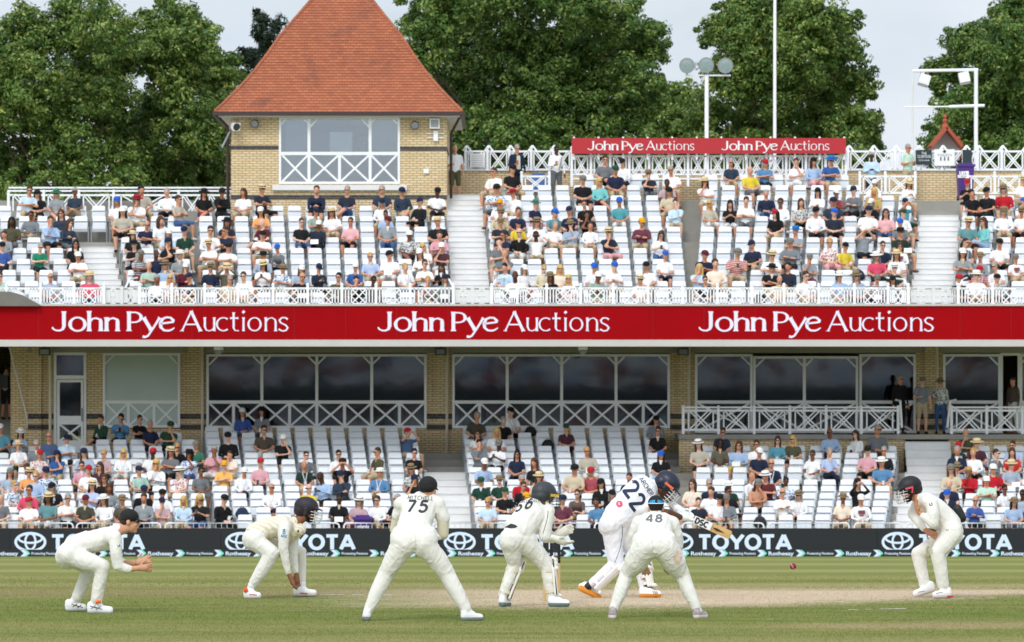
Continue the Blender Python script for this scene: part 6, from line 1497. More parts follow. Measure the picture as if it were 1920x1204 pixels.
class Pl:
    """a player: joints are read off the photograph in crop pixels, then set at their own distance"""
    def __init__(s,ox,oy,sc,d): s.ox,s.oy,s.sc,s.d=ox,oy,sc,d; s.B=Body()
    def p(s,x,y,dd=0.0): 
        d=s.d+dd; return P(s.ox+x/s.sc,s.oy+y/s.sc,d)
def shoe(B,heel,toe,ground=True,w_=.043):
    heel=Vector(heel);toe=Vector(toe); d=(toe-heel); up=Vector((0,0,1)) if abs(d.normalized().z)<.8 else Vector((1,0,0)); side=d.cross(Vector((0,0,1)))
    side=side.normalized() if side.length>.01 else Vector((1,0,0)); n_=side.cross(d).normalized()
    B.cap('shoe',heel+n_*.045,toe+n_*.03,.044,.034,1.08,side); B.cap('shoe',heel+n_*.075-d*.0,heel+d*.5+n_*.06,.042,.035,1.0,side)
    B.cap('sole',heel+n_*.012,toe+n_*.012,.04,.036,1.12,side); 
def hand(B,wr,fd,pn,spread=.3,curl=.5,tg='skin',sc=1.0,thumb=1,r=.0105):
    """palm and five fingers; fd finger direction, pn palm normal (the side the fingers close to)"""
    wr=Vector(wr); fd=Vector(fd).normalized(); pn=Vector(pn); pn=(pn-fd*pn.dot(fd)).normalized(); sd=fd.cross(pn)*thumb
    B.cap(tg,wr,wr+fd*.085*sc,.026*sc,.030*sc,1.35,sd)
    for i,(o,ln) in enumerate(((.034,.072),(.012,.082),(-.011,.076),(-.033,.060))):
        b=wr+fd*.088*sc+sd*o*sc; dir_=(fd+sd*o*spread*14).normalized(); c_=curl*(1+.15*(i-1)); p1=b+dir_*ln*.5*sc; d2=(dir_*math.cos(c_)+pn*math.sin(c_)); p2=p1+d2*ln*.38*sc; d3=(dir_*math.cos(c_*1.9)+pn*math.sin(c_*1.9)); p3=p2+d3*ln*.25*sc
        B.cap(tg,b,p1,r*1.12*sc,r*1.05*sc); B.cap(tg,p1,p2,r*1.05*sc,r*sc); B.cap(tg,p2,p3,r*sc,r*.9*sc)
    b=wr+fd*.025*sc+sd*.026*sc; p1=b+(fd*.5+sd*.75+pn*.25).normalized()*.045*sc; p2=p1+(fd*.8+sd*.4+pn*.3).normalized()*.038*sc
    B.cap(tg,b,p1,.015*sc,.0125*sc); B.cap(tg,p1,p2,.0125*sc,.0105*sc)
def finish(pl,label,mats,fold=.0065,ground_feet=True,seed=1,voxel=.0085,smooth=5):
    me=pl.B.mesh(voxel,smooth,[mats.get(t,KIT) for t in PT],PT,fold=fold,foldtags=('shirt','sleeve','vest','pants'),name='person_body',seed=seed)
    base=Vector((X(pl.ox+pl.cx/pl.sc,pl.d),pl.d,0)); 
    n_=len(me.vertices); co=np.empty(n_*3); me.vertices.foreach_get('co',co); co=co.reshape(-1,3)
    bvh=BVHTree.FromPolygons([tuple(v) for v in co],[tuple(p.vertices) for p in me.polygons])
    me.transform(Matrix.Translation(-base)); o=bpy.data.objects.new('person',me); COL.objects.link(o); o.location=base; o["_o"]=tuple(base); tag(o,label,'person',None); return o,bvh
def surf(hd,mb,m,name,parent):   # mesh given in head coordinates (right, forward, up) -> world child
    c,r,f,u,s_=hd; mx_=Matrix(((r.x,f.x,u.x,c.x),(r.y,f.y,u.y,c.y),(r.z,f.z,u.z,c.z),(0,0,0,1)))@Matrix.Scale(s_,4)
    if isinstance(mb,MB): mb.v=[tuple(mx_@Vector(v)) for v in mb.v]; return obj(name,mb,m,parent,smooth=name in('cap','helmet','hair','shell'))
    mb.transform(Matrix.Translation(-Vector(parent["_o"]))@mx_); mb.materials.clear(); mb.materials.append(m); return obj(name,mb,None,parent,parent["_o"])
def hair_piece(kind='short'):
    B=Body(); B.ell('h',(0,-.032,.03),(.083,.096,.088)); B.ell('h',(0,-.055,-.012),(.076,.052,.045))
    if kind=='long': B.ell('h',(0,-.085,-.06),(.085,.055,.08)); B.cap('h',(-.06,-.05,-.07),(.06,-.06,-.08),.035,.035)
    return B.mesh(.009,3,None,None,name='hair')
def beard():
    B=Body(); B.ell('h',(0,.045,-.085),(.056,.055,.045)); B.cap('h',(-.058,.01,-.05),(-.03,.08,-.1),.018,.02); B.cap('h',(.058,.01,-.05),(.03,.08,-.1),.018,.02); return B.mesh(.008,3,None,None,name='beard')
def cap_piece(back=False):
    B=Body(); B.ell('h',(0,-.01,.055),(.091,.111,.088)); B.ell('h',(0,-.045,.03),(.086,.075,.06)); 
    s_=1
    for i in range(-3,4): a=i*.16; B.cap('h',(math.sin(a)*.085*1.2,.07,.035),(math.sin(a)*.105,.07+math.cos(a*1.6)*.095,.018-abs(i)*.003),.008,.007)
    return B.mesh(.0075,4,None,None,name='cap')
def face_bits(hd,o,brow='2A1E18'):
    mb=MB()
    for s_ in (-1,1):
        mb.lathe([(.0001,-.003),(.009,0),(.0001,.006)],(s_*.034,.094,.002),(0,1,0),n=8); mb.bar((s_*.018,.102,.021),(s_*.05,.094,.019),.006,.006,up=(0,1,0))
    surf(hd,mb,cm('hair',brow),'eyes',o)
    mb=MB(); mb.bar((-.022,.107,-.063),(.022,.107,-.063),.008,.006,up=(0,1,0)); surf(hd,mb,cm('skin','8E4A40'),'lips',o)
def shades(hd,o,m=None,dz=0,dy=0):
    mb=MB()
    for s_ in (-1,1):
        mb.add([(s_*.006,.112,-.012+dz),(s_*.055,.098,-.01+dz),(s_*.06,.09,.02+dz),(s_*.006,.112,.024+dz)],[(0,1,2,3) if s_<0 else (3,2,1,0)]); mb.bar((s_*.058,.092,.012+dz),(s_*.085,-.01,.005+dz),.008,.005)
    mb.bar((-.05,.104,.022+dz),(.05,.104,.022+dz),.006,.006); surf(hd,mb,m or M['shade'],'sunglasses',o)
def helmet(hd,o,m,side=None,grille=M['grey'],back=False,sidecol=None,frame=False):
    hd=(hd[0]+hd[3]*.012,hd[1],hd[2],hd[3],hd[4]*(1.17 if sidecol is not None and not frame else 1.11))
    B=Body(); B.ell('h',(0,-.012,.045),(.108,.136,.108)); B.ell('h',(0,-.06,.0),(.098,.085,.085)); B.cap('h',(-.098,.0,.02),(-.094,.01,-.035),.016,.02); B.cap('h',(.098,.0,.02),(.094,.01,-.035),.016,.02)
    for i in range(-4,5): a=i*.17; B.cap('h',(math.sin(a)*.105,.085+math.cos(a)*.01,.045),(math.sin(a)*.125,.09+math.cos(a*1.2)*.085,.028),.008,.007)
    hm_=B.mesh(.0085,4,None,None,name='helmet'); hl=surf(hd,hm_,m,'helmet',o)
    mb=MB()
    for k,(z,fo,wd) in enumerate(((.0,.158,.098),(-.03,.172,.1),(-.062,.178,.1),(-.094,.172,.096),(-.125,.152,.085))):
        pts=[(wd*math.sin(a),(-.01+fo*.5)+ (fo*.62)*math.cos(a)-.01,z) for a in [R(q) for q in range(-90,91,15)]]; mb.tube(pts,.0035,5)
    for a in (-70,-38,-13,13,38,70):
        a=R(a); mb.tube([(.1*math.sin(a),.07+.105*math.cos(a),.02),(.1*math.sin(a),.075+.108*math.cos(a),-.06),(.088*math.sin(a),.066+.09*math.cos(a),-.125)],.0033,5)
    surf(hd,mb,grille,'grille',hl)
    mb=MB(); mb.tube([(-.085,.0,-.03),(-.06,.03,-.11),(0,.06,-.135),(.06,.03,-.11),(.085,.0,-.03)],.007,6); surf(hd,mb,M['black'],'chin_strap',hl)
    if sidecol:
        for s_ in (-1,1):
            mb=MB()
            if not frame:
                mb.bar((s_*.122,-.02,.012),(s_*.118,.085,.02),.026,.006,up=(1,0,0)); surf(hd,mb,sidecol,'side_panel',hl); continue
            mb.bar((s_*.119,.0,.03),(s_*.112,.085,.028),.022,.006,up=(1,0,0)); mb.bar((s_*.119,.0,.03),(s_*.112,.02,-.03),.014,.006,up=(1,0,0)); surf(hd,mb,sidecol,'side_panel',hl)
    return hl
def legguard(o,kn,an,fwd,label_mat=PAD,wd=.075,up_=.13,straps=None,edge=None):
    """cricket pad: vertical rolls in front of the shin with a knee bolster and top flap"""
    kn=Vector(kn);an=Vector(an); ax=(kn-an).normalized(); fwd=Vector(fwd); fwd=(fwd-ax*fwd.dot(ax)).normalized(); sd=ax.cross(fwd); B=Body(); bo=an-ax*.01
    for i in range(-3,4):
        a=i*.42; off=fwd*(math.cos(a)*.078)+sd*(math.sin(a)*.085); top=kn+ax*(up_ if abs(i)<2 else up_*.75 if abs(i)==2 else -.02)
        B.cap('h',bo+off*.9,kn-ax*.07+off*1.05,.017,.02); B.cap('h',kn-ax*.06+off*1.08,top+off*.95,.02,.016)
    for q in (-.05,.0,.05): B.cap('h',kn+ax*q-sd*.075+fwd*.07,kn+ax*q+sd*.075+fwd*.07,.03,.03); B.cap('h',kn+ax*q-sd*.05+fwd*.095,kn+ax*q+sd*.05+fwd*.095,.027,.027)
    B.cap('h',bo+fwd*.1-sd*.03,bo+fwd*.1+sd*.03,.025,.025)
    me=B.mesh(.011,2,None,None,name='leg_guard'); me.transform(Matrix.Translation(-Vector(o["_o"]))); me.materials.clear(); me.materials.append(label_mat); g_=obj('leg_guard',me,None,o,o["_o"])
    for s_ in ((-1,1) if edge else ()):
        mb=MB(); o_=fwd*.03+sd*(s_*.088); mb.tube([bo+o_,kn-ax*.07+o_*1.05,kn+ax*.06+o_*1.1],.008,6); obj('pad_piping',mb,edge,g_)
    for q in (.12,.45,.80):
        c=an.lerp(kn,q); r_=.058+.02*q; mb=MB(); pts=[c+fwd*(math.cos(a)*r_)+sd*(math.sin(a)*(r_+.012)) for a in [R(x) for x in range(70,291,20)]]
        n0=len(pts); vs=[p-ax*.02 for p in pts]+[p+ax*.02 for p in pts]; mb.add(vs,[(i,i+1,n0+i+1,n0+i) for i in range(n0-1)]); obj('strap',mb,straps or PAD,g_)
    return g_
def glove(o,c,fd,pn,m,big=False,sausage=False,thumb=1,sc=1.25):
    B=Body(); c=Vector(c); fd=Vector(fd).normalized(); hand(B,c,fd,pn,.1,.75 if not big else .35,'skin',sc,thumb,r=.0155 if sausage else .0135)
    B.cap('skin',c-fd*.045,c+fd*.01,.044,.04,1.2,Vector(fd).cross(Vector(pn)))
    if big: B.cap('skin',c+fd*.02,c+fd*.1,.045,.05,1.3,Vector(fd).cross(Vector(pn)))
    me=B.mesh(.008,2,None,None,name='glove'); me.transform(Matrix.Translation(-Vector(o["_o"]))); me.materials.clear(); me.materials.append(m); return obj('glove',me,None,o,o["_o"])
def limb(B,tg,pts,rs,**k):
    for a,b,r0,r1 in zip(pts[:-1],pts[1:],rs[:-1],rs[1:]): B.cap(tg,a,b,r0,r1,**k)
def put_text(o,bvh,txt,w_,O,U,V,cast,m,track=.06,name='lettering',slant=0,off=.004,font=SANS,step=.05,scx=1.0):
    rib,wd=strokes_text(txt,font,w_,track,step=step,slant=slant); U=Vector(U);V=Vector(V); mb=wrap_text([([(a*scx,b) for a,b in l_],[(a*scx,b) for a,b in r_]) for l_,r_ in rib],Vector(O)-U*(wd*scx/2),U,V,cast,bvh,off)
    if mb.v: return obj(name,mb,m,o)

# ---- A: far left fielder, side on, crouched, hands forward ----
q=Pl(80,920,4.815,55.9); q.cx=400; B=q.B; p=q.p
hipN,hipF=p(243,585,-.12),p(240,585,.13)
B.cap('pants',hipN+Vector((0,0,.01)),hipF+Vector((0,0,.01)),.142,.142); B.cap('pants',p(232,592,-.06),p(232,592,.07),.148,.148)
limb(B,'shirt',[p(285,520),p(390,470),p(500,448),p(590,430)],[.135,.128,.132,.128],fl=1.22,hint=(0,1,0))
B.cap('shirt',p(610,415,-.15),p(612,405,.15),.085,.085); B.cap('shirt',p(600,400),p(665,355),.10,.06,1.2,(0,1,0)); B.cap('shirt',p(660,350),p(695,345),.07,.062)
knN,knF=p(543,688,-.17),p(425,705,.22)
limb(B,'pants',[hipN,p(400,640,-.16),knN],[.118,.112,.088]); limb(B,'pants',[knN,p(510,850,-.16),p(485,985,-.15)],[.082,.076,.066])
limb(B,'pants',[hipF,knF],[.11,.085]); limb(B,'pants',[knF,p(355,850,.2),p(310,965,.19)],[.08,.072,.064])
B.cap('sock',p(480,985,-.15),p(468,1030,-.15),.045,.043); B.cap('sock',p(300,965,.19),p(270,1010,.19),.045,.042)
shoe(B,p(432,1092,-.15),p(610,1095,-.17)); shoe(B,p(232,1070,.19),p(370,1072,.2))
limb(B,'sleeve',[p(655,415,-.20),p(662,560,-.25),p(680,680,-.24)],[.074,.068,.062]); limb(B,'sleeve',[p(680,685,-.24),p(770,708,-.22)],[.06,.052]); limb(B,'skin',[p(765,708,-.22),p(850,702,-.2)],[.039,.031])
limb(B,'sleeve',[p(650,400,.2),p(680,640,.2)],[.07,.06]); limb(B,'sleeve',[p(680,640,.2),p(735,655,.15)],[.056,.05]); limb(B,'skin',[p(735,655,.14),p(850,655,.04)],[.038,.03])
hand(B,p(860,700,-.19),(1,.1,-.0),(0,1,.35),.55,.25,thumb=1); hand(B,p(855,650,.02),(.85,.1,.28),(0,-1,.2),.5,.35,thumb=-1)
hdA=head_prims(B,p(785,278),(1,0,-.10),(0,0,1),neck=p(700,355)); B.cap('skin',p(725,330),p(690,360),.06,.064)
oA,bv=finish(q,'crouching fielder at the far left, side on, in black cap with hands held out',{'skin':SKW,'shoe':SHOE,'sock':M['black'] if False else SHOE,'sole':mat('pale_sole','DDE0E4',.6),'sleeve':KIT},seed=1)
surf(hdA,hair_piece(),cm('hair','3A281C'),'hair',oA); surf(hdA,cap_piece(),mat('black_cap','121214',.8,.15,10,bump=.3,bscale=60),'cap',oA); shades(hdA,oA,mat('amber_dark_lens','2A1E14',.2)); face_bits(hdA,oA)
put_text(oA,bv,'2',.17,p(455,372,0),Vector((.19,0,.06)),Vector((-.02,.16,.05)),(0,.72,-.7),INK,scx=1.1)
put_text(oA,bv,'S',.16,p(628,345,0),Vector((.04,.0,.02)),Vector((-.01,.035,.012)),(0,.7,-.7),INK)
put_text(oA,bv,'U',.22,p(690,505,-.3),Vector((.032,0,.012)),Vector((-.008,0,.022)),(0,1,0),INK,name='sleeve_mark')
mb=MB(); mb.tube([p(478,1010,-.24),p(500,1000,-.24),p(525,1003,-.23)],.02,6); obj('shoe_tongue',mb,mat('orange_trim','E8702A',.6),oA)
for (x0,y0,z0) in ((455,1050,-.225),(500,1060,-.23),(290,1035,.13),(330,1045,.14)):
    mb=MB(); c=p(x0,y0,z0); mb.bar(c+Vector((-.035,-.03,.012)),c+Vector((.045,-.03,-.014)),.009,.006); mb.bar(c+Vector((-.02,-.032,-.02)),c+Vector((.03,-.032,.018)),.009,.006); obj('shoe_stripe',mb,INK,oA)

# ---- B: fielder in knitted vest and dark helmet, hands low ----
q=Pl(430,920,5.471,60.1); q.cx=500; B=q.B; p=q.p
B.cap('pants',p(262,505,-.12),p(275,500,.13),.135,.135); B.cap('pants',p(240,500,-.05),p(245,500,.06),.13,.13)
limb(B,'vest',[p(270,440),p(350,400),p(450,375),p(560,365)],[.128,.128,.135,.135],fl=1.22,hint=(0,1,0))
B.cap('vest',p(585,365,-.14),p(600,365,.15),.088,.088); B.cap('vest',p(600,350),p(670,320),.09,.065,1.2,(0,1,0)); B.cap('vest',p(620,420,-.02),p(735,400,-.05),.10,.07); B.cap('vest',p(560,460),p(690,445,.0),.10,.06)
limb(B,'pants',[p(255,520,-.13),p(440,640,-.2)],[.118,.092]); limb(B,'pants',[p(435,645,-.2),p(345,800,-.19),p(262,930,-.17)],[.095,.085,.068]); B.cap('sock',p(262,930,-.17),p(228,975,-.17),.055,.05)
limb(B,'pants',[p(300,530,.15),p(560,600,.3),p(735,625,.35)],[.11,.09,.07]); limb(B,'pants',[p(740,630,.35),p(750,780,.33),p(752,950,.3)],[.062,.05,.04]); B.cap('sock',p(752,950,.3),p(750,990,.3),.042,.042)
shoe(B,p(178,1092,-.17),p(300,1095,-.23),w_=.05); shoe(B,p(690,1068,.3),p(870,1068,.24))
limb(B,'sleeve',[p(570,365,-.22),p(555,470,-.27),p(556,610,-.27)],[.078,.07,.06]); limb(B,'sleeve',[p(556,610,-.27),p(600,830,-.24)],[.058,.04]); limb(B,'skin',[p(600,835,-.24),p(625,890,-.23)],[.03,.028])
limb(B,'sleeve',[p(670,400,.2),p(655,520,.2),p(655,640,.15)],[.072,.064,.056]); limb(B,'sleeve',[p(655,640,.15),p(680,825,.08)],[.054,.04]); limb(B,'skin',[p(680,825,.08),p(690,860,.07)],[.03,.028])
hand(B,p(625,885,-.23),(.4,.05,-1),(1,.2,.3),.3,.3,thumb=-1); hand(B,p(690,860,.07),(.05,-.05,-1),(-.3,-1,0),.4,.3,thumb=1)
hdB=head_prims(B,p(792,215),(1,-.12,-.16),(.1,0,1),neck=p(690,320)); B.cap('skin',p(730,290),p(680,330),.062,.066)
oB,bv=finish(q,'fielder bending with both hands near the grass, in cream knitted vest and dark helmet',{'skin':SKB,'shoe':SHOE,'vest':KNIT,'sock':SHOE,'sole':mat('red_sole','D8D0D0',.6)},seed=2)
helmet(hdB,oB,mat('dark_maroon_navy_helmet','221A26',.6,.15,20),grille=M['white_old']); face_bits(hdB,oB); surf(hdB,beard(),cm('hair','141214'),'beard',oB)
mb=MB(); r0=MB(); 
put_text(oB,bv,'Z',.2,(0,0,0),(1,0,0),(0,0,1),(0,1,0),INK) if False else None
blue_=mat('blue_badge','2E86B8',.7)
put_text(oB,bv,'8',.2,p(560,445,-.35),Vector((.05,0,.008)),Vector((0,0,.06)),(0,1,0),blue_,name='sleeve_badge'); put_text(oB,bv,'ANZ',.2,p(558,478,-.35),Vector((.028,0,-.004)),Vector((0,0,.03)),(0,1,0),blue_,name='sleeve_badge')
put_text(oB,bv,'I',.2,p(705,430,-.2),Vector((.1,0,.06)),Vector((0,0,.03)),(0,1,0),INK,name='vest_mark')
for x0,y0,z0 in ((240,1065,-.27),(760,1050,.24)):
    mb=MB(); c=p(x0,y0,z0); mb.bar(c+Vector((-.04,-.03,.0)),c+Vector((.05,-.035,-.006)),.012,.006); obj('shoe_stripe',mb,mat('red_trim','B83A3A',.6),oB)
mb=MB(); mb.tube([p(160,1030,-.2),p(180,1010,-.22)],.03,6); obj('heel_tab',mb,mat('orange_trim2','E8602A',.6),oB)

# ---- C: big fielder number 75, from behind ----
q=Pl(640,880,4.013,53.76); q.cx=545; B=q.B; p=q.p
B.cap('pants',p(462,535,-.02),p(632,535,-.02),.150,.150); B.cap('pants',p(455,500,.02),p(640,500,.02),.135,.135); B.cap('pants',p(478,560,-.05),p(480,590,-.04),.128,.12); B.cap('pants',p(612,560,-.05),p(612,590,-.04),.128,.12)
limb(B,'shirt',[p(545,465,.04),p(550,400,.12),p(580,330,.2),p(600,270,.27)],[.150,.140,.145,.13],fl=1.42)
B.cap('shirt',p(455,262,.28),p(720,262,.28),.098,.098); B.cap('shirt',p(520,240,.28),p(690,240,.28),.088,.085); B.cap('shirt',p(600,240,.28),p(648,205,.30),.11,.075,1.2)
limb(B,'shirt',[p(462,275,.3),p(425,350,.32)],[.095,.075]); limb(B,'under',[p(424,355,.32),p(400,455,.36)],[.058,.055]); limb(B,'under',[p(400,455,.36),p(480,500,.6)],[.05,.04])
limb(B,'shirt',[p(722,275,.29),p(765,365,.28)],[.098,.082]); limb(B,'under',[p(765,365,.28),p(765,490,.30)],[.068,.062]); limb(B,'under',[p(765,490,.30),p(700,480,.55)],[.058,.045]); hand(B,p(700,478,.55),(-.8,.4,.1),(0,-1,.3),.2,.5)
B.cap('shirt',p(722,505,.02),p(740,520,.05),.035,.03)
limb(B,'pants',[p(462,575,-.02),p(392,690,.02),p(340,775,.05)],[.142,.122,.100]); limb(B,'pants',[p(340,780,.05),p(265,930,.02),p(212,1045,0)],[.100,.088,.066])
limb(B,'pants',[p(632,575,-.02),p(728,690,.02),p(795,785,.05)],[.142,.122,.102]); limb(B,'pants',[p(795,790,.05),p(872,930,.02),p(935,1045,0)],[.102,.090,.072])
B.cap('sock',p(208,1050,0),p(195,1080,0),.055,.05); B.cap('sock',p(942,1050,0),p(950,1075,0),.055,.05)
shoe(B,p(192,1128,-.05),p(180,1128,.2)); shoe(B,p(925,1130,-.03),p(1045,1130,.04))
q.B.pr=[(t if t[0]!='c' else (t[0],t[1],t[2],t[3],t[4]*(.92 if t[1] in('pants','shirt') else 1),t[5]*(.92 if t[1] in('pants','shirt') else 1),t[6],t[7])) for t in q.B.pr]
hdC=head_prims(B,p(655,160,.30),(.35,1,-.05),(-.03,0,1),neck=p(640,215,.28))
oC,bvC=finish(q,'tall fielder seen from behind in black cap, number 75 on the back, legs wide',{'skin':SKW,'shoe':SHOE,'sock':SHOE,'sole':mat('grey_sole','7E8084',.6),'under':CREAM},seed=3)
hdC=(hdC[0],hdC[1],hdC[2],hdC[3],1.12); surf(hdC,cap_piece(),mat('black_cap2','121214',.8,.15,10,bump=.3,bscale=60),'cap',oC); surf(hdC,beard(),cm('hair','3A261A'),'beard',oC)
U_=Vector((1,0,-.02)); 
put_text(oC,bvC,'75',.2,p(558,325,-.2)+Vector((0,0,0)),Vector((.135,0,-.004)),Vector((.014,0,.125)),(0,1,0),INK,track=.28,slant=.12,scx=1.0)
put_text(oC,bvC,'MITCHELL',.11,p(588,234,-.2),Vector((.0445,0,-.002)),Vector((.004,0,.042)),(0,1,0),INK,track=.12,slant=.1,off=.007)
for x_,m_,nm in ((548,mat('trouser_seam','D8D4C8',.9),'trouser_seam'),):
    mb=MB(); pts=[]
    for t in np.linspace(0,1,12):
        o_=p(540+8*t,470+150*t,-1.0); h=bvC.ray_cast(o_,Vector((0,1,0)),3)
        if h[0] is not None: pts.append(h[0]+Vector((0,-.002,0)))
    if len(pts)>2: mb.tube(pts,.0035,5); obj(nm,mb,m_,oC)

# ---- D: wicketkeeper, number 66, pads and gloves ----
q=Pl(900,890,4.63,57.4); q.cx=440; B=q.B; p=q.p
B.cap('pants',p(270,560,-.04),p(395,575,.05),.140,.140); B.cap('pants',p(262,585,-.05),p(300,590,-.02),.132,.13)
limb(B,'shirt',[p(330,480,.02),p(385,420,.08),p(440,350,.14),p(480,300,.2)],[.14,.135,.142,.13],fl=1.3,hint=(.85,.3,.2))
B.cap('shirt',p(395,285,.1),p(580,300,.22),.088,.092); B.cap('shirt',p(480,270,.17),p(545,245,.22),.10,.075)
limb(B,'sleeve',[p(590,315,.18),p(575,430,.12),p(558,535,.08)],[.085,.076,.066]); limb(B,'sleeve',[p(560,545,.08),p(625,560,.16)],[.062,.05]); limb(B,'sleeve',[p(400,300,.3),p(520,480,.5),p(610,520,.4)],[.08,.06,.05])
limb(B,'pants',[p(268,590,-.04),p(285,700,.0),p(300,775,.05)],[.125,.1,.08]); limb(B,'pants',[p(300,780,.05),p(240,940,.0),p(205,1035,0)],[.078,.062,.05])
limb(B,'pants',[p(395,600,.04),p(490,690,.1),p(580,790,.12)],[.135,.115,.088]); limb(B,'pants',[p(580,795,.12),p(600,930,.08),p(615,1030,.05)],[.085,.072,.058])
B.cap('sock',p(204,1035,0),p(200,1085,0),.045,.045); B.cap('sock',p(617,1035,.05),p(622,1080,.05),.048,.048)
shoe(B,p(192,1130,-.03),p(245,1132,.14)); shoe(B,p(620,1132,.03),p(755,1132,-.02))
hdD=head_prims(B,p(560,200,.24),(.8,.62,-.12),(.05,.05,1),neck=p(500,265,.2))
oD,bvD=finish(q,'wicketkeeper seen from behind in grey helmet, number 66, pads and big gloves',{'skin':SKW,'shoe':SHOE,'sock':SHOE,'sole':mat('grey_green_sole','5F7A7C',.6)},seed=4)
surf(hdD,hair_piece('long'),cm('hair','5A4030'),'hair',oD)
helmet(hdD,oD,mat('charcoal_helmet','34383C',.5,.12,20),sidecol=mat('yellow_trim','D8B040',.6),grille=M['dkmetal'])
GL=mat('keeper_glove','DAD6CA',.7,.1,12,bump=.3,bscale=25)
glove(oD,p(660,560,.1),(.85,-.1,-.25),(0,.3,1),GL,big=True,sc=1.15); glove(oD,p(665,525,.28),(.75,.1,.35),(.2,-.9,-.2),GL,big=True,thumb=-1,sc=1.2)
legguard(oD,p(300,775,.05),p(205,1050,0),(.55,.8,0),straps=CREAM,up_=.1,edge=INK); legguard(oD,p(585,790,.12),p(618,1050,.05),(.85,.4,0),up_=.1,straps=CREAM,edge=INK)
put_text(oD,bvD,'66',.19,p(368,312,-.3),Vector((.122,0,.034)),Vector((.03,0,.118)),(0,1,0),INK,track=.26,slant=.1)
put_text(oD,bvD,'BLUNDELL',.12,p(440,245,-.3),Vector((.034,0,.001)),Vector((.006,0,.03)),(0,1,0),INK,track=.10)
rib=[ribbon([(0,0,.05),(.25,.04,.5),(.5,.08,1),(.8,.03,.7),(1,0,.1)],.42)]; O_=p(213,478,-.4); Ug=p(325,470,-.4)-O_
obj('undershirt_gap',wrap_text(rib,O_+Vector((0,0,.018)),Ug,Vector((0,0,.13)),(0,1,0),bvD,.004),M['black'],oD)
mb=MB(); pts=[]
for x_,y_ in ((598,330),(590,400),(570,470),(552,530),(545,585)):
    h=bvD.ray_cast(p(x_,y_,-1),Vector((0,1,0)),3)
    if h[0] is not None: pts.append(h[0]+Vector((0,-.002,0)))
if len(pts)>2: mb.tube(pts,.003,5); obj('sleeve_piping',mb,INK,oD)

# ---- E: batter, number 22 ----
q=Pl(1060,870,3.885,60.1); q.cx=420; B=q.B; p=q.p
B.cap('pants',p(328,440,-.03),p(375,440,.12),.145,.145); B.cap('pants',p(320,455,0),p(390,470,.05),.138,.12); B.cap('pants',p(345,390),p(395,400),.13,.13)
limb(B,'shirt',[p(385,385,.03),p(450,315,.05),p(520,240,.06),p(575,175,.08)],[.142,.142,.148,.135],fl=1.35,hint=(.65,0,-.75) if False else (.7,.0,-.7))
B.cap('shirt',p(565,130,.12),p(625,300,.02),.085,.09); B.cap('shirt',p(590,180,.08),p(645,150,.1),.11,.07)
B.cap('shirt',p(480,350,.06),p(560,330,.0),.11,.09)
limb(B,'shirt',[p(618,300,-.02),p(672,350,-.10)],[.085,.068]); limb(B,'skin',[p(670,345,-.1),p(745,358,-.16)],[.047,.048]); limb(B,'skin',[p(745,358,-.16),p(835,388,-.1)],[.052,.038])
limb(B,'shirt',[p(600,150,.18),p(680,240,.3)],[.08,.062]); limb(B,'skin',[p(680,240,.3),p(770,270,.25)],[.044,.042]); limb(B,'skin',[p(760,262,.25),p(815,320,.12)],[.04,.034])
limb(B,'pants',[p(345,470,.0),p(355,600,.02),p(370,725,.0)],[.135,.112,.09]); limb(B,'pants',[p(368,728,0),p(290,800,0),p(200,868,.02)],[.088,.075,.058])
limb(B,'pants',[p(400,480,.1),p(490,620,.2),p(545,750,.22)],[.12,.1,.078]); limb(B,'pants',[p(545,755,.22),p(565,880,.15)],[.07,.052])
B.cap('sock',p(190,870,.02),p(165,895,.02),.044,.044); B.cap('sock',p(572,885,.15),p(590,915,.12),.044,.044)
# trailing foot turned on its toe, sole to the camera
h_,t_=p(115,905,.02),p(245,968,.06); B.cap('shoe',h_+Vector((.01,.03,.02)),t_+Vector((0,.03,.02)),.044,.036); B.cap('shoe',h_+Vector((.05,.04,.04)),p(190,925,.07),.042,.04); B.cap('sole',h_+Vector((0,-.015,-.005)),t_+Vector((0,-.01,-.004)),.042,.036,.9)
shoe(B,p(560,962,.1),p(680,960,.02))
hdE=head_prims(B,p(730,165,.1),(.72,-.12,-.68),(.55,.05,.8),neck=p(640,160,.12),sc=1.02)
gum=mat('gum_sole','D98A2A',.6,.15,14,bump=.3,bscale=25)
oE,bvE=finish(q,'batter lunging forward in whites with number 22, navy helmet, pads and gloves',{'skin':SKD,'shoe':SHOE,'sock':M['black'],'sole':gum,**{k:KITC for k in('shirt','pants','sleeve')}},seed=5)
helmet(hdE,oE,mat('navy_helmet','131C34',.4,.1,20),sidecol=mat('orange_strip','D8602A',.5),grille=M['white_old']); face_bits(hdE,oE,'0E0A0A')
legguard(oE,p(392,715,-.02),p(215,890,.0),(.72,-.1,-.7),mat('pad_white2','E8E6E4',.6,.05,6),up_=.13)
legguard(oE,p(565,745,.2),p(598,895,.12),(.95,-.2,.1),up_=.12)
BG=mat('batting_glove','E6E8EA',.6,.08,10,bump=.2,bscale=25)
glove(oE,p(868,390,-.05),(.55,.2,-.1),(.1,.4,-1),BG,sausage=True,sc=1.1); glove(oE,p(838,338,.02),(.7,-.1,-.45),(-.1,-.8,-.5),BG,sausage=True,thumb=-1,sc=1.15)
mb=MB(); mb.tube([p(785,290,.16),p(812,322,.12)],.042,12); obj('wristband',mb,BG,oE)
Uv=Vector((.64,0,-.77)); Vv=Vector((.77,0,.64))
put_text(oE,bvE,'2',.17,p(500,185,-.3)+Vector((0,0,0)),Uv*.0+Vector((.62,0,-.78))*.155,Vector((.78,0,.62))*.185,(0,1,0),NAVY,scx=1.0) if False else None
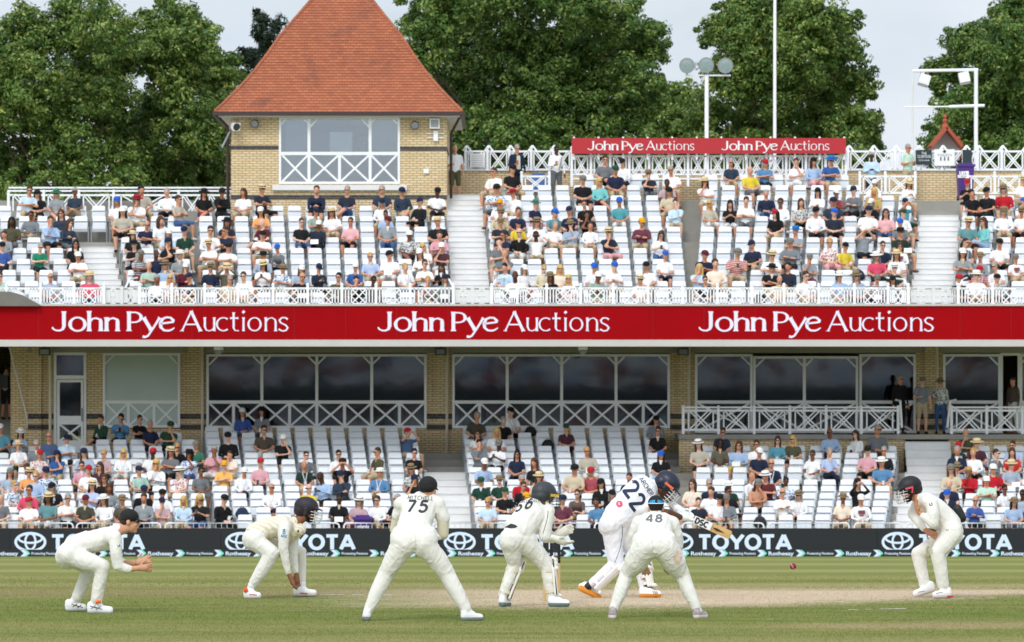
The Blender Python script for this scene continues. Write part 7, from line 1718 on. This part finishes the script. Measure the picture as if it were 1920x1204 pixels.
# digits stand across the back: their tops point to the upper right
for (x_,y_) in ((488,185),(532,280)):
    rib,wd=strokes_text('2',SANS,.18,0); O=p(x_,y_,-.4); U2=Vector((.60,0,-.80))*.20; V2=Vector((.70,0,.71))*.215
    mb=wrap_text(rib,O-U2*(wd/2)-V2*.5,U2,V2,(0,1,0),bvE,.004); obj('number',mb,NAVY,oE)
put_text(oE,bvE,'ARCHER',.13,p(583,176,-.4),Vector((.56,0,-.83))*.052,Vector((.83,0,.56))*.056,(0,1,0),NAVY,track=.05)
rib=[ribbon([(math.cos(a)*.22,math.sin(a)*.22) for a in np.linspace(0,6.2832,20)],.36)]
pk=mat('pink_badge','E0486A',.6); put=wrap_text(rib,p(398,295,-.4),Vector((.1,0,0)),Vector((0,0,.1)),(0,1,0),bvE,.003); obj('round_badge',put,pk,oE)
put_text(oE,bvE,'E',.2,p(400,302,-.4),Vector((.03,0,.012)),Vector((-.008,0,.03)),(0,1,0),SHOE,name='badge_letter',off=.006)
for dx_ in (0,12,24):
    mb=MB(); c=p(640+dx_,935,.0); mb.bar(c+Vector((-.01,-.035,.02)),c+Vector((.014,-.04,-.016)),.008,.006); obj('shoe_stripe',mb,INK,oE)
mb=MB(); pts=[]
for x_,y_ in ((430,470),(428,540),(415,620),(390,690),(370,740)):
    h=bvE.ray_cast(p(x_,y_,-1),Vector((0,1,0)),3)
    if h[0] is not None: pts.append(h[0]+Vector((0,-.002,0)))
if len(pts)>2: mb.tube(pts,.003,5); obj('trouser_piping',mb,NAVY,oE)
# bat
wood=mat('willow','C9A468',.55,.18,3,bump=.1,bscale=8); q0=p
def bp3(x,y,dd=-.02): return q.p(x,y,dd)
bt=thing('cricket_bat','pale willow cricket bat with black lettering held out by the batter','bat',tuple(bp3(930,400)))
a_=bp3(925,398); b_=bp3(1205,520); ax=(b_-a_).normalized(); sd=Vector((ax.z,0,-ax.x)); fr=Vector((0,-1,0)); W2=.052
mb=MB(); secs=[(0,.034,.010),(.03,.05,.016),(.3,.053,.022),(.46,.053,.028),(.54,.052,.022),(.555,.044,.014)]
L0=(b_-a_).length; n0=10
for (t,hw,th) in secs:
    c=a_+ax*(t/.555*L0)
    for (u_,v_) in ((-1,-.25),(-1,-.8),(0,-1),(1,-.8),(1,-.25),(1,.2),(.5,.75),(0,1.1),(-.5,.75),(-1,.2)): mb.v.append(tuple(c+sd*(u_*hw)+fr*(-v_*th)))
for i in range(len(secs)-1):
    for k in range(n0): mb.f.append((i*n0+k,i*n0+(k+1)%n0,(i+1)*n0+(k+1)%n0,(i+1)*n0+k)); mb.m.append(0)
mb.f.append(tuple(range(n0))[::-1]); mb.f.append(tuple(range((len(secs)-1)*n0,len(secs)*n0))); mb.m+=[0,0]
obj('blade',mb,wood,bt)
mb=MB(); mb.tube([a_+ax*.02,a_-ax*.2],.0165,10); obj('handle',mb,mat('bat_grip','D8D8D4',.7),bt)
fy=-.034
lab=MB(); c0,c1=a_+ax*.02,a_+ax*.25; lab.add([c0-sd*.045+fr*.034,c1-sd*.048+fr*.036,c1+sd*.048+fr*.036,c0+sd*.045+fr*.034],[(0,1,2,3)]); obj('sticker',lab,mat('bat_sticker','E4E6EA',.5),bt)
rib,wd=strokes_text('DSC',SANS,.26,.06); U2=ax*.068; V2=-sd*.068
obj('lettering',text_mesh(rib,a_+ax*.04+fr*.0365-V2*.5,U2,V2,.0015,.0002),M['black'],bt)
mb=MB(); c=a_+ax*.26+fr*.0375; mb.add([c,c+ax*.06-sd*.012,c+ax*.17+sd*.003,c+ax*.06+sd*.018],[(0,1,2,3)]); obj('flash',mb,mat('dark_red_flash','3A1418',.5),bt)

# ---- F: slip number 48, from behind, deep crouch ----
q=Pl(1060,870,3.885,54.35); q.cx=650; B=q.B; p=q.p
B.cap('pants',p(588,598,-.05),p(714,598,-.05),.155,.155); B.cap('pants',p(572,560,0),p(728,560,0),.135,.135); 
limb(B,'shirt',[p(650,540,.06),p(652,480,.2),p(655,430,.32)],[.150,.150,.14],fl=1.42)
B.cap('shirt',p(545,428,.36),p(768,428,.36),.092,.092); B.cap('shirt',p(600,400,.38),p(715,400,.38),.082,.082); B.cap('shirt',p(658,400,.4),p(660,370,.44),.10,.07,1.15)
limb(B,'sleeve',[p(540,435,.36),p(500,520,.36),p(492,600,.4)],[.095,.072,.06]); limb(B,'sleeve',[p(775,435,.36),p(815,520,.36),p(822,610,.38)],[.095,.072,.058])
limb(B,'sleeve',[p(492,600,.4),p(560,700,.6)],[.055,.042]); limb(B,'sleeve',[p(822,610,.38),p(775,688,.42)],[.055,.042]); hand(B,p(772,692,.42),(-.3,.1,-1),(0,1,0),.3,.3); hand(B,p(562,705,.6),(.3,.1,-1),(0,1,0),.3,.3)
limb(B,'pants',[p(575,618,-.04),p(512,715,.02),p(452,800,.09)],[.158,.138,.092]); limb(B,'pants',[p(450,805,.09),p(398,940,.03),p(358,1045,0)],[.088,.077,.058])
limb(B,'pants',[p(728,618,-.04),p(792,715,.02),p(850,810,.09)],[.158,.138,.092]); limb(B,'pants',[p(852,815,.09),p(905,940,.03),p(952,1040,0)],[.086,.076,.056])
B.cap('sock',p(355,1050,0),p(345,1075,0),.046,.044); B.cap('sock',p(955,1045,0),p(965,1068,0),.046,.044)
shoe(B,p(345,1118,-.05),p(335,1118,.18)); shoe(B,p(955,1115,-.02),p(1015,1115,.12))
q.B.pr=[(t if t[0]!='c' else (t[0],t[1],t[2],t[3],t[4]*(.94 if t[1] in('pants','shirt','sleeve') else 1),t[5]*(.94 if t[1] in('pants','shirt','sleeve') else 1),t[6],t[7])) for t in q.B.pr]
hdF=head_prims(B,p(660,322,.48),(0,.96,-.3),(0,.25,1),neck=p(660,375,.42))
oF,bvF=finish(q,'slip fielder from behind, crouching low, number 48, mirrored glasses on the cap',{'skin':SKW,'shoe':mat('boot_grey_red','3E383C',.5,.2,45,c2='E6D2D6'),'sock':SHOE,'sole':mat('pale_pink_sole','E0D4D6',.6)},seed=6)
surf(hdF,hair_piece(),cm('hair','1A1412'),'hair',oF); surf(hdF,cap_piece(),mat('black_cap3','121214',.8,.15,10,bump=.3,bscale=60),'cap',oF)
mir,mnt,mbs=newmat('mirror_blue_lens'); mbs.inputs['Base Color'].default_value=hexc('2C93BC')+(1,); mbs.inputs['Metallic'].default_value=.6; mbs.inputs['Roughness'].default_value=.12
mb=MB()
for s_ in (-1,1):
    pts=[]; 
    for a in (8,25,42,58):
        aa=R(a)*s_; 
        for z in (.058,.024): pts.append((math.sin(aa)*.098,-.022-math.cos(aa)*.108,z-(.0 if a<50 else (.012 if z>.05 else -.012))))
    mb.add(pts,[((i*2,i*2+1,i*2+3,i*2+2) if s_<0 else (i*2,i*2+2,i*2+3,i*2+1)) for i in range(3)])
gs=surf(hdF,mb,mir,'sunglasses',oF); mb=MB(); mb.tube([(math.sin(R(a))*.1,-.02-math.cos(R(a))*.11,.016+.00001*a*a*.5) for a in range(-70,71,10)],.0045,5); surf(hdF,mb,SHOE,'glasses_frame',gs)
put_text(oF,bvF,'48',.20,p(652,428,-.3),Vector((.108,0,0)),Vector((.0,0,.078)),(0,1,0),mat('grey_ink','6A6C70',.7),track=.22,slant=.1)
mb=MB(); pts=[]
for t in np.linspace(0,1,12):
    h=bvF.ray_cast(p(650,520+150*t,-1.0),Vector((0,1,0)),3)
    if h[0] is not None: pts.append(h[0]+Vector((0,-.002,0)))
mb.tube(pts,.0035,5); obj('trouser_seam',mb,mat('trouser_seam2','D8D4C8',.9),oF)
rib=[ribbon([(math.cos(a)*.25,math.sin(a)*.4) for a in np.linspace(0,6.2832,20)],.5)]
stm=mat('ball_polish_stain','D8C0AE',.9,.12,18); sb=wrap_text(rib,p(828,690,-.5),Vector((.09,0,.02)),Vector((0,0,.12)),(0,1,0),bvF,.0015); obj('red_stain',sb,stm,oF)

# ---- G: fielder on the right, hunched, hand at the chin ----
q=Pl(1660,870,4.46,60.1); q.cx=420; B=q.B; p=q.p
B.cap('pants',p(560,560,-.12),p(548,555,.13),.138,.138); B.cap('pants',p(545,520,-.05),p(540,520,.06),.135,.135)
limb(B,'shirt',[p(540,500),p(480,440),p(420,385),p(360,335)],[.14,.14,.145,.13],fl=1.2,hint=(0,1,0))
B.cap('shirt',p(350,320,-.15),p(345,315,.15),.092,.092); B.cap('shirt',p(340,310),p(290,280),.11,.07,1.1,(0,1,0)); B.cap('shirt',p(440,500,0),p(400,470,0),.09,.08)
limb(B,'sleeve',[p(385,330,-.2),p(400,420,-.28),p(400,500,-.3)],[.086,.076,.066]); limb(B,'sleeve',[p(400,503,-.3),p(320,440,-.26)],[.064,.048]); limb(B,'skin',[p(310,430,-.25),p(278,402,-.23)],[.032,.029])
hand(B,p(276,405,-.23),(-.25,0,1),(1,.2,.1),.15,.25,thumb=-1)
limb(B,'sleeve',[p(280,330,.2),p(225,420,.18)],[.082,.064]); limb(B,'sleeve',[p(225,420,.18),p(320,540,.0)],[.06,.046]); limb(B,'skin',[p(320,540,0),p(345,560,-.04)],[.032,.03]); hand(B,p(343,557,-.05),(.8,-.3,-.45),(-.2,-.8,.2),.3,.6)
limb(B,'pants',[p(560,590,-.14),p(490,680,-.18),p(435,740,-.2)],[.132,.112,.088]); limb(B,'pants',[p(438,745,-.2),p(465,890,-.19),p(482,1010,-.18)],[.092,.085,.072])
limb(B,'pants',[p(520,590,.15),p(380,690,.22),p(272,752,.25)],[.12,.1,.085]); limb(B,'pants',[p(275,755,.25),p(300,880,.23),p(328,1015,.2)],[.085,.078,.066])
B.cap('sock',p(485,1010,-.18),p(492,1045,-.18),.045,.045); B.cap('sock',p(335,1015,.2),p(350,1050,.18),.044,.044)
shoe(B,p(525,1108,-.18),p(415,1110,-.24)); 
h_,t_=p(395,1055,.18),p(255,1100,.14); shoe(B,h_,t_)
hdG=head_prims(B,p(205,225,0),(-1,-.28,-.22),(-.1,0,1),neck=p(285,290,0)); B.cap('skin',p(255,270),p(295,295),.062,.066)
oG,bvG=finish(q,'hunched fielder on the right in black helmet, one hand raised to his chin',{'skin':SKT,'shoe':SHOE,'sock':SHOE,'sole':mat('white_red_sole','DAD0D0',.6)},seed=7)
helmet(hdG,oG,mat('black_helmet','131316',.55,.12,20),sidecol=mat('pink_red_strip','D84A5A',.5),frame=True,grille=M['white_old']); face_bits(hdG,oG); surf(hdG,beard(),cm('hair','2A1A14'),'beard',oG)
put_text(oG,bvG,'U',.22,p(392,348,-.4),Vector((.045,0,.022)),Vector((-.012,0,.028)),(0,1,0),INK,name='sleeve_mark'); put_text(oG,bvG,'U',.2,p(527,560,-.4),Vector((.03,0,-.008)),Vector((.004,0,.016)),(0,1,0),INK,name='trouser_mark')
grs=mat('grass_stain','B4C080',.9,.2,16); rib=[ribbon([(math.cos(a)*.25,math.sin(a)*.35) for a in np.linspace(0,6.2832,16)],.5)]
obj('grass_stain',wrap_text(rib,p(402,735,-.6),Vector((.05,0,0)),Vector((0,0,.08)),(0,1,0),bvG,.0015),grs,oG)
Bp=Body(); c=p(618,410,.05); Bp.cap('h',c+Vector((-.02,0,.05)),c+Vector((.03,0,-.06)),.055,.06); me=Bp.mesh(.012,3,None,None,name='cap_in_belt'); me.transform(Matrix.Translation(-Vector(oG["_o"]))); me.materials.clear(); me.materials.append(M['black']); obj('black_pouch',me,None,oG,oG["_o"])
for (x0,y0,z0) in ((450,1080,-.3),(300,1070,.06)):
    mb=MB(); c=p(x0,y0,z0); mb.bar(c+Vector((-.04,-.02,-.004)),c+Vector((.04,-.02,.012)),.01,.006); obj('shoe_stripe',mb,mat('grey_trim','8A8A90',.6),oG)
mb=MB(); c=p(540,1108,-.25); mb.bar(c+Vector((-.03,0,0)),c+Vector((.035,0,0)),.02,.03); obj('heel_tab',mb,mat('red_heel','A82A34',.6),oG)

# ---------------- wicket and ball ----------------
wt=thing('wicket','three wooden stumps with black tops in front of the wicketkeeper','wicket',(X(1035,59),59,0),None)
stw=mat('stump_wood','CBAA72',.5,.1,6)
for i,(px,dd) in enumerate(((1021,59.0),(1034,59.05),(1048,59.1))):
    x=X(px,dd); mb=MB(); mb.lathe([(.010,-.02),(.0185,.02),(.0185,.45)],(x,dd,0),n=12); s_=obj('stump',mb,stw,wt)
    mb=MB(); mb.lathe([(.0187,.451),(.0187,.69),(.014,.711),(0,.712)],(x,dd,0),n=12); obj('black_sleeve',mb,M['black'],s_)
for a,b in ((1021,1034),(1034,1048)):
    mb=MB(); x0,x1=X(a,59.05),X(b,59.05); mb.lathe([(.006,0),(.009,.02),(.006,.04),(.009,.07),(.006,x1-x0-.005)],(x0,59.04,.722),(1,0,0),n=8); obj('bail',mb,stw,wt)
c=P(1487,1062,57.6); bl_=Body(); mb=MB()
prof=[(.0001,-.0385)]+[(.0385*math.cos(R(a)),.0385*math.sin(R(a))) for a in range(-75,76,15)]+[(.0001,.0385)]
mb.lathe(prof,(0,0,0),(.8,-.25,.5),n=20); bo=obj('cricket_ball',mesh_from('cricket_ball',mb,mat('red_leather','8E1422',.3,.2,30),smooth=True),None); bo.location=c; tag(bo,'dark red cricket ball in mid air over the grass, right of the bat','ball')
mb=MB(); ax=Vector((.8,-.25,.5)).normalized(); a_=ax.orthogonal().normalized(); b2=ax.cross(a_)
for off in (-.004,.004): mb.tube([ax*off+(a_*math.cos(t)+b2*math.sin(t))*.0388 for t in np.linspace(0,6.2832,30)],.0011,4,cap=False)
obj('seam',mb,SHOE,bo,(0,0,0))
for o in bpy.data.objects:
    if "_o" in o: del o["_o"]
